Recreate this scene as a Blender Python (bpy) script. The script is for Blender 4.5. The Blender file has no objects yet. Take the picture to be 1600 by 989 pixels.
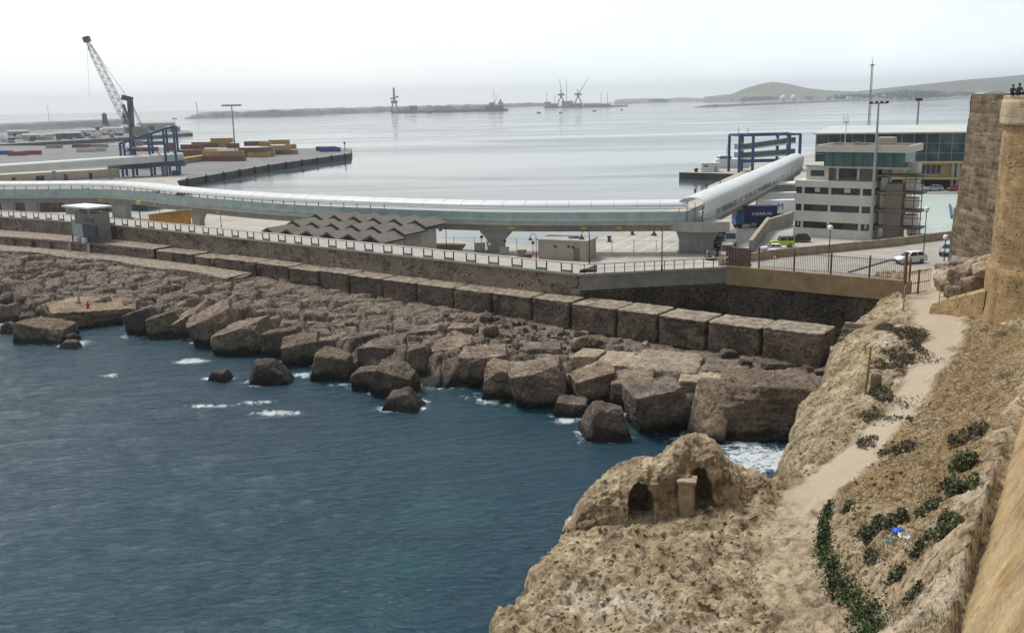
import bpy, bmesh, math, random
import numpy as np
from mathutils import Vector, Matrix

scene = bpy.context.scene
COL = scene.collection
rnd = random.Random(7)
R_ = math.radians

# ---------------------------------------------------------------- camera frame (used for surveying positions from the photograph)
FPX, HCAM, ROLL = 1500.0, 30.0, 0.021
PITCH = math.atan(336.4 / FPX)
cF = np.array([0, math.cos(PITCH), -math.sin(PITCH)])
cU0 = np.array([0, math.sin(PITCH), math.cos(PITCH)])
cX = np.array([1.0, 0, 0])
cR = math.cos(ROLL) * cX - math.sin(ROLL) * cU0
cU = math.sin(ROLL) * cX + math.cos(ROLL) * cU0
C0 = np.array([0, 0, HCAM])


def P(u, v, z):
    """surveyed point: where the sight line through photo pixel (u, v) meets height z"""
    d = (u - 800) * cR + (494.5 - v) * cU + FPX * cF
    return C0 + d * ((z - HCAM) / d[2])


def PXY(u, v, z):
    q = P(u, v, z)
    return float(q[0]), float(q[1])


def PD(u, v, y):
    """point on the sight line at forward distance y"""
    d = (u - 800) * cR + (494.5 - v) * cU + FPX * cF
    return C0 + d * (y / d[1])


def ppm(q):
    return FPX / float(np.linalg.norm(np.array(q) - C0))


cam_d = bpy.data.cameras.new('camera')
cam_d.sensor_width = 36
cam_d.lens = FPX / 1600 * 36
cam_d.clip_end = 40000
cam_d.clip_start = 0.3
cam = bpy.data.objects.new('camera', cam_d)
COL.objects.link(cam)
cam.matrix_world = Matrix([[cR[i], cU[i], -cF[i], C0[i]] for i in range(3)] + [[0, 0, 0, 1]])
scene.camera = cam

# ---------------------------------------------------------------- noise
def _hash(ix, iy, iz, seed):
    h = (ix * 374761393 + iy * 668265263 + iz * 2147483647 + seed * 974634777) & 0xFFFFFFFF
    h = ((h ^ (h >> 13)) * 1274126177) & 0xFFFFFFFF
    h = ((h ^ (h >> 16)) * 2246822519) & 0xFFFFFFFF
    return ((h ^ (h >> 15)) & 0xFFFFFF) / float(0xFFFFFF)


def vnoise(p, seed=0):
    p = np.asarray(p, dtype=np.float64)
    i = np.floor(p).astype(np.int64)
    f = p - i
    f = f * f * f * (f * (f * 6 - 15) + 10)
    out = 0
    for dx in (0, 1):
        wx = f[:, 0] if dx else 1 - f[:, 0]
        for dy in (0, 1):
            wy = f[:, 1] if dy else 1 - f[:, 1]
            for dz in (0, 1):
                wz = f[:, 2] if dz else 1 - f[:, 2]
                out = out + wx * wy * wz * _hash(i[:, 0] + dx, i[:, 1] + dy, i[:, 2] + dz, seed)
    return out * 2 - 1


def fbm(p, scale, octv=4, gain=.5, lac=2.03, seed=0, ridge=False):
    p = np.asarray(p, dtype=np.float64) * scale
    a, s, tot = 1.0, 0, 0
    for k in range(octv):
        n = vnoise(p, seed + k * 17)
        if ridge:
            n = 1 - 2 * np.abs(n)
        s = s + a * n
        tot += a
        a *= gain
        p = p * lac + 11.3
    return s / tot


def sstep(a, b, x):
    t = np.clip((np.asarray(x, dtype=float) - a) / (b - a), 0, 1)
    return t * t * (3 - 2 * t)


# ---------------------------------------------------------------- object bookkeeping
def tag(o, label=None, cat=None, group=None, kind=None):
    if label: o['label'] = label
    if cat: o['category'] = cat
    if group: o['group'] = group
    if kind: o['kind'] = kind
    return o


def thing(name, label, cat, loc=(0, 0, 0), rz=0, group=None):
    o = bpy.data.objects.new(name, None)
    COL.objects.link(o)
    o.empty_display_size = .3
    o.location = loc
    o.rotation_euler = (0, 0, rz)
    return tag(o, label, cat, group)


def copy_tree(o, parent=None):
    c = o.copy()
    COL.objects.link(c)
    if parent is not None:
        c.parent = parent
    for ch in list(o.children):
        copy_tree(ch, c)
    return c


def link_mesh(name, verts, faces, mat, parent=None, smooth=False, world=False):
    me = bpy.data.meshes.new(name)
    if world and parent is not None:
        l = parent.location
        root = parent
        off = np.array([l.x, l.y, l.z])
        if parent.parent is not None:
            l2 = parent.parent.location
            off = off + np.array([l2.x, l2.y, l2.z])
        verts = [tuple(np.array(v) - off) for v in verts]
    if isinstance(verts, np.ndarray) and isinstance(faces, np.ndarray):
        me.vertices.add(len(verts))
        me.vertices.foreach_set('co', verts.astype(np.float32).ravel())
        n = faces.shape[1]
        me.loops.add(faces.size)
        me.loops.foreach_set('vertex_index', faces.astype(np.int32).ravel())
        me.polygons.add(len(faces))
        me.polygons.foreach_set('loop_start', np.arange(0, faces.size, n, dtype=np.int32))
        me.update(calc_edges=True)
        me.validate()
    else:
        me.from_pydata([tuple(map(float, v)) for v in verts], [], [tuple(map(int, f)) for f in faces])
        me.update()
    if smooth:
        me.polygons.foreach_set('use_smooth', np.ones(len(me.polygons), dtype=bool))
    o = bpy.data.objects.new(name, me)
    COL.objects.link(o)
    if mat is not None:
        me.materials.append(mat)
    if parent is not None:
        o.parent = parent
    return o


class MB:
    """collects solids; build() links them as ONE mesh object"""
    def __init__(self):
        self.v, self.f = [], []

    def add(self, vs, fs):
        b = len(self.v)
        self.v += [tuple(map(float, q)) for q in vs]
        self.f += [tuple(i + b for i in f) for f in fs]
        return self

    def box(self, c, s, rz=0, taper=1.0, tz=0):
        """centre, size; taper scales the top face; tz lifts"""
        x, y, z = s[0] / 2, s[1] / 2, s[2] / 2
        vs = []
        ca, sa = math.cos(rz), math.sin(rz)
        for k, zz in ((1, -z), (taper, z)):
            for (px, py) in ((-x, -y), (x, -y), (x, y), (-x, y)):
                px, py = px * k, py * k
                vs.append((c[0] + px * ca - py * sa, c[1] + px * sa + py * ca, c[2] + zz))
        return self.add(vs, [(3, 2, 1, 0), (4, 5, 6, 7), (0, 1, 5, 4), (1, 2, 6, 5), (2, 3, 7, 6), (3, 0, 4, 7)])

    def beam(self, a, b, w, h, up=(0, 0, 1)):
        """box bar from a to b, width w (sideways), height h"""
        a, b = Vector(a), Vector(b)
        d = (b - a).normalized()
        u = Vector(up)
        if abs(d.dot(u)) > .98:
            u = Vector((1, 0, 0))
        s = d.cross(u).normalized() * (w / 2)
        t = s.cross(d).normalized() * (h / 2)
        vs = [a - s - t, a + s - t, a + s + t, a - s + t, b - s - t, b + s - t, b + s + t, b - s + t]
        return self.add(vs, [(0, 1, 2, 3), (7, 6, 5, 4), (0, 4, 5, 1), (1, 5, 6, 2), (2, 6, 7, 3), (3, 7, 4, 0)])

    def tube(self, a, b, r0, r1=None, n=8):
        a, b = Vector(a), Vector(b)
        r1 = r0 if r1 is None else r1
        d = (b - a).normalized()
        u = Vector((0, 0, 1)) if abs(d.z) < .95 else Vector((1, 0, 0))
        s = d.cross(u).normalized()
        t = s.cross(d)
        vs = []
        for q, r in ((a, r0), (b, r1)):
            for k in range(n):
                an = 2 * math.pi * k / n
                vs.append(q + s * (r * math.cos(an)) + t * (r * math.sin(an)))
        fs = [(k, (k + 1) % n, n + (k + 1) % n, n + k) for k in range(n)]
        fs += [tuple(range(n - 1, -1, -1)), tuple(range(n, 2 * n))]
        return self.add(vs, fs)

    def path(self, pts, r, n=6):
        for a, b in zip(pts[:-1], pts[1:]):
            self.tube(a, b, r, r, n)
        return self

    def prism(self, poly, z0, z1):
        """vertical prism over a counter-clockwise polygon; z0/z1 numbers or per-vertex lists"""
        n = len(poly)
        a0 = z0 if hasattr(z0, '__len__') else [z0] * n
        a1 = z1 if hasattr(z1, '__len__') else [z1] * n
        vs = [(p[0], p[1], a0[i]) for i, p in enumerate(poly)] + [(p[0], p[1], a1[i]) for i, p in enumerate(poly)]
        fs = [tuple(range(n - 1, -1, -1)), tuple(range(n, 2 * n))]
        fs += [(k, (k + 1) % n, n + (k + 1) % n, n + k) for k in range(n)]
        return self.add(vs, fs)

    def extrude(self, prof, a, b, side):
        """profile [(s, z)] swept from a to b (horizontal), side = unit vector of +s"""
        n = len(prof)
        vs = []
        for q in (a, b):
            for (s, z) in prof:
                vs.append((q[0] + side[0] * s, q[1] + side[1] * s, q[2] + z))
        fs = [(k, (k + 1) % n, n + (k + 1) % n, n + k) for k in range(n)]
        fs += [tuple(range(n - 1, -1, -1)), tuple(range(n, 2 * n))]
        return self.add(vs, fs)

    def sphere(self, c, r, n=12, m=8, sz=1.0):
        vs = []
        for i in range(1, m):
            th = math.pi * i / m
            for k in range(n):
                an = 2 * math.pi * k / n
                vs.append((c[0] + r * math.sin(th) * math.cos(an), c[1] + r * math.sin(th) * math.sin(an), c[2] + r * sz * math.cos(th)))
        vs += [(c[0], c[1], c[2] + r * sz), (c[0], c[1], c[2] - r * sz)]
        T, B = len(vs) - 2, len(vs) - 1
        fs = [(k, (k + 1) % n, T) for k in range(n)]
        fs = [(T, k, (k + 1) % n) for k in range(n)]
        for i in range(m - 2):
            for k in range(n):
                fs.append((i * n + k, (i + 1) * n + k, (i + 1) * n + (k + 1) % n, i * n + (k + 1) % n))
        fs += [((m - 2) * n + (k + 1) % n, (m - 2) * n + k, B) for k in range(n)]
        return self.add(vs, fs)

    def lathe(self, c, prof, n=16):
        """prof = [(r, z)] from bottom to top"""
        vs = []
        for (r, z) in prof:
            for k in range(n):
                an = 2 * math.pi * k / n
                vs.append((c[0] + r * math.cos(an), c[1] + r * math.sin(an), c[2] + z))
        fs = []
        for i in range(len(prof) - 1):
            for k in range(n):
                fs.append((i * n + k, i * n + (k + 1) % n, (i + 1) * n + (k + 1) % n, (i + 1) * n + k))
        L = (len(prof) - 1) * n
        fs += [tuple(range(n - 1, -1, -1)), tuple(range(L, L + n))]
        return self.add(vs, fs)

    def sheet(self, rows):
        """grid of points rows[i][j]"""
        n = len(rows[0])
        vs = [q for r in rows for q in r]
        fs = [(i * n + j, i * n + j + 1, (i + 1) * n + j + 1, (i + 1) * n + j) for i in range(len(rows) - 1) for j in range(n - 1)]
        return self.add(vs, fs)

    def build(self, name, mat, parent=None, smooth=False, world=False):
        return link_mesh(name, self.v, self.f, mat, parent, smooth, world)


# ---------------------------------------------------------------- materials
MATS = {}


def newmat(name):
    m = bpy.data.materials.new(name)
    m.use_nodes = True
    nt = m.node_tree
    b = nt.nodes['Principled BSDF']
    MATS[name] = m
    return m, nt, b


def nd(nt, t, **kw):
    n = nt.nodes.new(t)
    for k, val in kw.items():
        if k in n.inputs.keys():
            s = n.inputs[k]
            if hasattr(val, 'is_output'):
                nt.links.new(val, s)
            else:
                s.default_value = val
        else:
            setattr(n, k, val)
    return n


def lk(nt, a, b): nt.links.new(a, b)


def posnode(nt):
    return nd(nt, 'ShaderNodeNewGeometry').outputs['Position']


def scaled(nt, vec, s):
    m = nd(nt, 'ShaderNodeVectorMath', operation='MULTIPLY')
    lk(nt, vec, m.inputs[0])
    m.inputs[1].default_value = s if hasattr(s, '__len__') else (s, s, s)
    return m.outputs[0]


def noise(nt, vec, scale, detail=5, rough=.55, dist=0):
    n = nd(nt, 'ShaderNodeTexNoise', Scale=scale, Detail=detail, Roughness=rough, Distortion=dist)
    lk(nt, vec, n.inputs['Vector'])
    return n.outputs['Fac']


def ramp(nt, fac, stops):
    r = nd(nt, 'ShaderNodeValToRGB')
    lk(nt, fac, r.inputs['Fac'])
    e = r.color_ramp.elements
    while len(e) < len(stops):
        e.new(.5)
    for el, (p, c) in zip(e, stops):
        el.position = p
        el.color = (c[0], c[1], c[2], 1) if hasattr(c, '__len__') else (c, c, c, 1)
    return r.outputs['Color']


def mixc(nt, fac, a, b, mode='MIX'):
    m = nd(nt, 'ShaderNodeMix', data_type='RGBA', blend_type=mode)
    for s, val in ((m.inputs[0], fac), (m.inputs[6], a), (m.inputs[7], b)):
        if hasattr(val, 'is_output'):
            lk(nt, val, s)
        elif hasattr(val, '__len__'):
            s.default_value = (val[0], val[1], val[2], 1)
        else:
            s.default_value = val if s is m.inputs[0] or s.type == 'VALUE' else (val, val, val, 1)
    return m.outputs[2]


def math_(nt, op, a, b=None, c=None, clamp=False):
    m = nd(nt, 'ShaderNodeMath', operation=op, use_clamp=clamp)
    for i, val in enumerate((a, b, c)):
        if val is None: continue
        if hasattr(val, 'is_output'):
            lk(nt, val, m.inputs[i])
        else:
            m.inputs[i].default_value = val
    return m.outputs[0]


def bump(nt, h, strength, dist, normal=None):
    b = nd(nt, 'ShaderNodeBump', Strength=strength, Distance=dist)
    lk(nt, h, b.inputs['Height'])
    if normal is not None:
        lk(nt, normal, b.inputs['Normal'])
    return b.outputs['Normal']


def plain(name, col, rough=.6, metal=0, var=.12, vscale=1.5, bumps=0, dirt=None, spec=.4):
    """painted / cast surface with slight uneven tone"""
    m, nt, b = newmat(name)
    p = posnode(nt)
    n1 = noise(nt, p, vscale, 6, .6)
    lo = tuple(c * (1 - var * 1.6) for c in col)
    hi = tuple(min(1, c * (1 + var)) for c in col)
    c = ramp(nt, n1, [(.28, lo), (.72, hi)])
    if dirt:
        n2 = noise(nt, scaled(nt, p, (1, 1, .25)), dirt[1], 7, .65)
        c = mixc(nt, ramp(nt, n2, [(.48, 0), (.75, dirt[2])]), c, dirt[0])
    lk(nt, c, b.inputs['Base Color'])
    b.inputs['Roughness'].default_value = rough
    b.inputs['Metallic'].default_value = metal
    b.inputs['Specular IOR Level'].default_value = spec
    if bumps:
        lk(nt, bump(nt, noise(nt, p, vscale * 6, 6, .6), bumps, .05), b.inputs['Normal'])
    return m


def rocky(name, dark, mid, light, s=.5, fine=4., bstr=.7, bdist=.25, wet=None, pits=0, patch=None):
    """weathered rock: tone patches, grain, pits, dark weed line by the water"""
    m, nt, b = newmat(name)
    p = posnode(nt)
    n1 = noise(nt, p, s, 8, .65, .4)
    n2 = noise(nt, p, fine, 8, .7)
    c = ramp(nt, n1, [(.3, dark), (.5, mid), (.72, light)])
    c = mixc(nt, 1.0, c, ramp(nt, n2, [(.32, .42), (.5, .95), (.66, 1.35)]), 'MULTIPLY')
    n9 = noise(nt, p, fine * .45, 7, .72, .8)
    orn = nd(nt, 'ShaderNodeObjectInfo').outputs['Random']
    c = mixc(nt, 1.0, c, ramp(nt, orn, [(0, (.72, .74, .78)), (.5, (1, .98, .95)), (1, (1.22, 1.14, 1.02))]), 'MULTIPLY')
    c = mixc(nt, 1.0, c, ramp(nt, n9, [(.36, .35), (.46, 1), (.6, 1.0), (.7, 1.25)]), 'MULTIPLY')
    if patch:
        n3 = noise(nt, p, patch[1], 6, .6, .6)
        c = mixc(nt, ramp(nt, n3, [(patch[2], 0), (patch[2] + .12, 1)]), c, patch[0])
    h = math_(nt, 'ADD', math_(nt, 'MULTIPLY', n1, .25), n2)
    if pits:
        pt = ramp(nt, noise(nt, p, pits * 1.6, 8, .7, 1.2), [(.36, 0), (.48, 1)])
        h = math_(nt, 'ADD', h, math_(nt, 'MULTIPLY', pt, .7))
    if wet:
        z = nd(nt, 'ShaderNodeSeparateXYZ')
        lk(nt, p, z.inputs[0])
        zz = math_(nt, 'ADD', z.outputs[2], math_(nt, 'MULTIPLY', math_(nt, 'SUBTRACT', n1, .5), 2.2))
        wf = ramp(nt, math_(nt, 'MULTIPLY', zz, .25), [(wet[0] * .25, 1), (wet[1] * .25, 0)])
        c = mixc(nt, wf, c, wet[2])
        rr = ramp(nt, wf, [(0, .85), (1, .45)])
        lk(nt, rr, b.inputs['Roughness'])
    else:
        b.inputs['Roughness'].default_value = .9
    b.inputs['Specular IOR Level'].default_value = .25
    lk(nt, c, b.inputs['Base Color'])
    lk(nt, bump(nt, h, bstr, bdist), b.inputs['Normal'])
    return m


def rubble_wall(name, stone_d, stone_l, mortar, scale=2.2, render_col=None, render_at=.55, bstr=.8):
    """rubble masonry: random dark stones in pale weathered mortar, plaster left in patches"""
    m, nt, b = newmat(name)
    p = posnode(nt)
    w = nd(nt, 'ShaderNodeTexNoise', Scale=1.8, Detail=3)
    lk(nt, p, w.inputs['Vector'])
    q = nd(nt, 'ShaderNodeVectorMath', operation='MULTIPLY_ADD')
    lk(nt, w.outputs['Color'], q.inputs[0])
    q.inputs[1].default_value = (.35, .35, .35)
    lk(nt, scaled(nt, p, (1, 1, 1.35)), q.inputs[2])
    v = nd(nt, 'ShaderNodeTexVoronoi', Scale=scale, feature='DISTANCE_TO_EDGE')
    lk(nt, q.outputs[0], v.inputs['Vector'])
    v2 = nd(nt, 'ShaderNodeTexVoronoi', Scale=scale)
    lk(nt, q.outputs[0], v2.inputs['Vector'])
    sep = nd(nt, 'ShaderNodeSeparateXYZ')
    lk(nt, v2.outputs['Color'], sep.inputs[0])
    st = ramp(nt, sep.outputs[0], [(.0, stone_d), (.65, tuple((a + c) / 2 for a, c in zip(stone_d, stone_l))), (1, stone_l)])
    n2 = noise(nt, p, 7, 6, .7)
    n0 = noise(nt, p, .22, 6, .6, .5)
    e = math_(nt, 'ADD', v.outputs['Distance'], math_(nt, 'MULTIPLY', math_(nt, 'SUBTRACT', n2, .5), .12))
    c = mixc(nt, ramp(nt, e, [(.05, 0), (.13, 1)]), mortar, st)
    c = mixc(nt, 1.0, c, ramp(nt, n2, [(.25, .6), (.75, 1.3)]), 'MULTIPLY')
    c = mixc(nt, 1.0, c, ramp(nt, n0, [(.36, .5), (.62, 1.25)]), 'MULTIPLY')
    h = ramp(nt, e, [(.0, .25), (.2, 1)])
    if sep.outputs:
        h = mixc(nt, 1.0, h, ramp(nt, sep.outputs[1], [(0, .35), (.5, 1)]), 'MULTIPLY')
    if render_col:
        n3 = noise(nt, scaled(nt, p, (1, 1, 1.8)), .4, 7, .65, .6)
        rf = ramp(nt, n3, [(render_at, 0), (render_at + .08, 1)])
        c = mixc(nt, rf, c, mixc(nt, n2, tuple(x * .75 for x in render_col), render_col))
    lk(nt, c, b.inputs['Base Color'])
    b.inputs['Roughness'].default_value = .92
    b.inputs['Specular IOR Level'].default_value = .2
    lk(nt, bump(nt, h, bstr, .12), b.inputs['Normal'])
    return m


def ashlar(name, tdir, cols, mortar, bw=1.0, bh=.5, pit=.5, stain=None, bstr=.7, mort=.02):
    """coursed masonry on upright faces: tdir = horizontal direction along the face"""
    m, nt, b = newmat(name)
    p = posnode(nt)
    d = nd(nt, 'ShaderNodeVectorMath', operation='DOT_PRODUCT')
    lk(nt, p, d.inputs[0])
    d.inputs[1].default_value = tdir
    sp = nd(nt, 'ShaderNodeSeparateXYZ')
    lk(nt, p, sp.inputs[0])
    cb = nd(nt, 'ShaderNodeCombineXYZ')
    lk(nt, d.outputs['Value'], cb.inputs[0])
    lk(nt, sp.outputs[2], cb.inputs[1])
    nv = nd(nt, 'ShaderNodeTexNoise', Scale=.9, Detail=4)
    lk(nt, p, nv.inputs['Vector'])
    q = nd(nt, 'ShaderNodeVectorMath', operation='MULTIPLY_ADD')
    lk(nt, nv.outputs['Color'], q.inputs[0])
    q.inputs[1].default_value = (.5, .34, 0)
    lk(nt, cb.outputs[0], q.inputs[2])
    br = nd(nt, 'ShaderNodeTexBrick', Scale=1.0)
    lk(nt, q.outputs[0], br.inputs['Vector'])
    br.inputs['Brick Width'].default_value = bw
    br.inputs['Row Height'].default_value = bh
    br.inputs['Mortar Size'].default_value = mort
    br.inputs['Mortar Smooth'].default_value = .6
    br.inputs['Color1'].default_value = (*cols[0], 1)
    br.inputs['Color2'].default_value = (*cols[1], 1)
    br.inputs['Mortar'].default_value = (*mortar, 1)
    n1 = noise(nt, p, .35, 7, .65, .5)
    n2 = noise(nt, p, 5, 7, .7)
    c = mixc(nt, 1.0, br.outputs['Color'], ramp(nt, n1, [(.28, .55), (.5, 1.0), (.75, 1.3)]), 'MULTIPLY')
    c = mixc(nt, 1.0, c, ramp(nt, n2, [(.28, .62), (.7, 1.25)]), 'MULTIPLY')
    v = nd(nt, 'ShaderNodeTexVoronoi', Scale=2.6)
    lk(nt, q.outputs[0], v.inputs['Vector'])
    n4 = noise(nt, p, .5, 4, .6)
    pf = ramp(nt, math_(nt, 'ADD', v.outputs['Distance'], math_(nt, 'MULTIPLY', n4, 1.1)), [(.62, pit), (.78, 0)])
    c = mixc(nt, pf, c, tuple(x * .35 for x in cols[0]))
    if stain:
        n5 = noise(nt, scaled(nt, p, (1, 1, .5)), stain[1], 6, .6, .4)
        c = mixc(nt, ramp(nt, n5, [(stain[2], 0), (stain[2] + .1, 1)]), c, mixc(nt, n2, tuple(x * .8 for x in stain[0]), stain[0]))
    lk(nt, c, b.inputs['Base Color'])
    b.inputs['Roughness'].default_value = .92
    b.inputs['Specular IOR Level'].default_value = .2
    h = math_(nt, 'ADD', math_(nt, 'SUBTRACT', n2, br.outputs['Fac']), math_(nt, 'MULTIPLY', pf, -1.5))
    lk(nt, bump(nt, h, bstr, .1), b.inputs['Normal'])
    return m


def glassy(name, col, alpha=.5, rough=.08):
    m, nt, b = newmat(name)
    b.inputs['Base Color'].default_value = (*col, 1)
    b.inputs['Roughness'].default_value = rough
    b.inputs['Alpha'].default_value = alpha
    p = posnode(nt)
    lk(nt, ramp(nt, noise(nt, p, .5, 3), [(.3, tuple(x * .8 for x in col)), (.7, tuple(x * 1.15 for x in col))]), b.inputs['Base Color'])
    return m


ROCK = rocky('brown_shore_rock', (.12, .09, .068), (.25, .195, .15), (.40, .325, .26), .6, 4.5, .9, .13, wet=(.55, 1.5, (.022, .019, .016)), pits=1.3)
ROCK_GREY = rocky('grey_brown_boulder', (.075, .062, .048), (.15, .12, .095), (.25, .205, .16), .5, 4., .9, .12, wet=(.55, 1.35, (.02, .018, .015)), pits=1.7)
ROCK_PALE = rocky('pale_flat_slab', (.2, .16, .12), (.34, .28, .22), (.46, .39, .31), .7, 5., .8, .08, pits=1.2)
LEDGE = rocky('ochre_ledge_rock', (.11, .087, .062), (.22, .175, .125), (.32, .26, .19), .35, 3.5, .8, .25, wet=(.1, 1.5, (.03, .027, .02)))
CLIFF = rocky('sandy_headland_rock', (.24, .165, .09), (.42, .31, .19), (.58, .46, .31), .5, 3.2, 1.0, .3, wet=(.2, 2.2, (.07, .06, .035)), pits=1.5, patch=((.62, .54, .41), .3, .6))
RUBBLE = rubble_wall('dark_rubble_masonry', (.075, .06, .047), (.25, .195, .145), (.34, .275, .21), 1.9, (.31, .255, .185), .475)
RUBBLE_DK = rubble_wall('shaded_dark_masonry', (.025, .02, .016), (.1, .08, .06), (.13, .105, .08), 2.0, (.12, .1, .075), .66)  # darker copy of the rubble, with the shade of the recess in its colour
RUBBLE_BLK = rubble_wall('block_masonry', (.055, .043, .034), (.17, .13, .1), (.21, .165, .125), 2.6, (.24, .185, .135), .52)
CAPSTONE = plain('weathered_concrete_cap', (.30, .245, .185), .9, var=.55, vscale=1.6, bumps=.7, dirt=((.13, .10, .075), .9, .9))
CONC = plain('pale_concrete', (.42, .405, .37), .85, var=.12, vscale=.8, bumps=.12, dirt=((.25, .235, .2), .5, .5))
CONC_DK = plain('grey_concrete', (.27, .26, .235), .85, var=.18, vscale=.8, bumps=.15, dirt=((.14, .13, .11), .6, .6))
CONC_TAN = plain('tan_concrete', (.40, .33, .24), .9, var=.2, vscale=.7, bumps=.2, dirt=((.23, .18, .12), .5, .6))
# ---------------------------------------------------------------- light and sky
SUN_AZ, SUN_EL = R_(-48), R_(60)          # to the left of the view, high, behind thin cloud
sd = Vector((math.sin(SUN_AZ) * math.cos(SUN_EL), math.cos(SUN_AZ) * math.cos(SUN_EL), math.sin(SUN_EL)))
sun_d = bpy.data.lights.new('sun', 'SUN')
sun_d.energy = 3.0
sun_d.angle = R_(14)
sun_d.color = (1, .965, .91)
sun = bpy.data.objects.new('sun', sun_d)
COL.objects.link(sun)
sun.rotation_euler = (-sd).to_track_quat('-Z', 'Y').to_euler()

wd = bpy.data.worlds.new('World')
scene.world = wd
wd.use_nodes = True
nt = wd.node_tree
bg = nt.nodes['Background']
sky = nd(nt, 'ShaderNodeTexSky', sky_type='NISHITA', sun_disc=False, sun_elevation=SUN_EL, sun_rotation=SUN_AZ, air_density=1.2, dust_density=3.0)
tc = nd(nt, 'ShaderNodeTexCoord')
gen = tc.outputs['Generated']
dt = nd(nt, 'ShaderNodeVectorMath', operation='DOT_PRODUCT')
lk(nt, gen, dt.inputs[0])
gd = Vector((math.sin(R_(-24)) * math.cos(R_(24)), math.cos(R_(-24)) * math.cos(R_(24)), math.sin(R_(24))))
dt.inputs[1].default_value = gd
glow = ramp(nt, dt.outputs['Value'], [(.55, 0), (.8, .35), (1, 1)])
n = noise(nt, scaled(nt, gen, (1.2, 1.2, 4.0)), 1.6, 6, .55, .3)
cl = ramp(nt, n, [(.36, (6.5, 7.4, 7.8)), (.62, (8.7, 9.1, 9.25))])
back = nd(nt, 'ShaderNodeVectorMath', operation='DOT_PRODUCT')
lk(nt, gen, back.inputs[0])
back.inputs[1].default_value = Vector((-.34, .90, .28)).normalized()
bk = ramp(nt, math_(nt, 'MULTIPLY_ADD', back.outputs['Value'], .5, .5), [(.0, (.30, .31, .33)), (.45, (.48, .50, .53)), (.8, (.9, .92, .94)), (1, (1.06, 1.06, 1.06))])
cl = mixc(nt, 1.0, cl, bk, 'MULTIPLY')
sg = nd(nt, 'ShaderNodeSeparateXYZ')
lk(nt, gen, sg.inputs[0])
hb = ramp(nt, math_(nt, 'ABSOLUTE', sg.outputs[2]), [(0, (1.5, 1.5, 1.49)), (.035, (1.42, 1.42, 1.42)), (.13, (1, 1, 1))])
cl = mixc(nt, 1.0, cl, hb, 'MULTIPLY')
cl2 = mixc(nt, glow, cl, (10.2, 10.1, 9.9))
out = mixc(nt, .9, sky.outputs['Color'], cl2)
lk(nt, out, bg.inputs['Color'])
bg.inputs['Strength'].default_value = .118

scene.view_settings.view_transform = 'Standard'
scene.view_settings.look = 'None'
scene.view_settings.gamma = 1
scene.view_settings.exposure = 0
scene.view_settings.use_curve_mapping = False
scene.cycles.use_denoising = True
scene.cycles.max_bounces = 6
scene.cycles.transparent_max_bounces = 12
scene.cycles.volume_bounces = 0

# ---------------------------------------------------------------- frame of the sea wall: s runs along it (to the left), w inland
B0 = np.array([31.0, 92.2])
tW = np.array([-72.7, 55.0]); tW = tW / np.linalg.norm(tW)
nW = np.array([-tW[1], tW[0]]); nW = nW if nW[1] < 0 else -nW        # towards the open sea


def bend(s):
    return 6.0 * (np.maximum(np.asarray(s, dtype=float) - 100, 0) / 60) ** 2


def W(s, w):
    q = B0 + s * tW + nW * (float(bend(s)) - w)
    return float(q[0]), float(q[1])


def toW(x, y):
    d = np.array([x, y]) - B0
    s = float(d @ tW)
    return s, float(bend(s)) - float(d @ nW)

# ---------------------------------------------------------------- sea
def axis(segs):
    out = []
    for a, b, st in segs:
        out += list(np.arange(a, b, st))
    out.append(segs[-1][1])
    return np.array(out)


xs = axis([(-14000, -3000, 1100), (-3000, -600, 160), (-600, -150, 18), (-150, -90, 1.6), (-90, 40, .42), (40, 80, 4), (80, 600, 26), (600, 3000, 200), (3000, 14000, 1100)])
ys = axis([(-200, 20, 20), (20, 46, 1.6), (46, 128, .42), (128, 200, 1.4), (200, 700, 16), (700, 3000, 130), (3000, 10000, 700)])
gx, gy = np.meshgrid(xs, ys)
px, py = gx.ravel(), gy.ravel()
amp = sstep(-1, 12, (px - B0[0]) * nW[0] + (py - B0[1]) * nW[1]) * (1 - sstep(120, 220, np.abs(px + 25) + np.maximum(py - 90, 0)))
z = np.zeros_like(px)
wr = np.random.RandomState(3)
for k in range(26):
    L = 1.3 * 1.17 ** k * .9
    if L > 15: break
    for rep in range(2):
        th = R_(118) + wr.normal(0, .42)
        ph = wr.uniform(0, 6.28)
        kx, ky = math.cos(th) * 2 * math.pi / L, math.sin(th) * 2 * math.pi / L
        arg = kx * px + ky * py + ph + 1.2 * fbm(np.c_[px, py, 0 * px], .35 / L, 2, seed=k)
        z += .0082 * L ** .45 * (1 - np.abs(np.sin(arg / 2)) * 2) * (.5 + .6 * vnoise(np.c_[px, py, 0 * px + k] * (.33 / L), 5))
z *= amp
nx_, ny_ = len(xs), len(ys)
idx = np.arange(nx_ * ny_).reshape(ny_, nx_)
fq = np.stack([idx[:-1, :-1].ravel(), idx[:-1, 1:].ravel(), idx[1:, 1:].ravel(), idx[1:, :-1].ravel()], 1)
sea = link_mesh('sea', np.c_[px, py, z], fq, None, smooth=True)
tag(sea, 'dark blue rippled sea with calm silver harbour water beyond the wall', kind='structure')


def vattr(o, name, val):
    a = o.data.attributes.new(name, 'FLOAT', 'POINT')
    a.data.foreach_set('value', np.asarray(val, dtype=np.float32))


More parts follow.
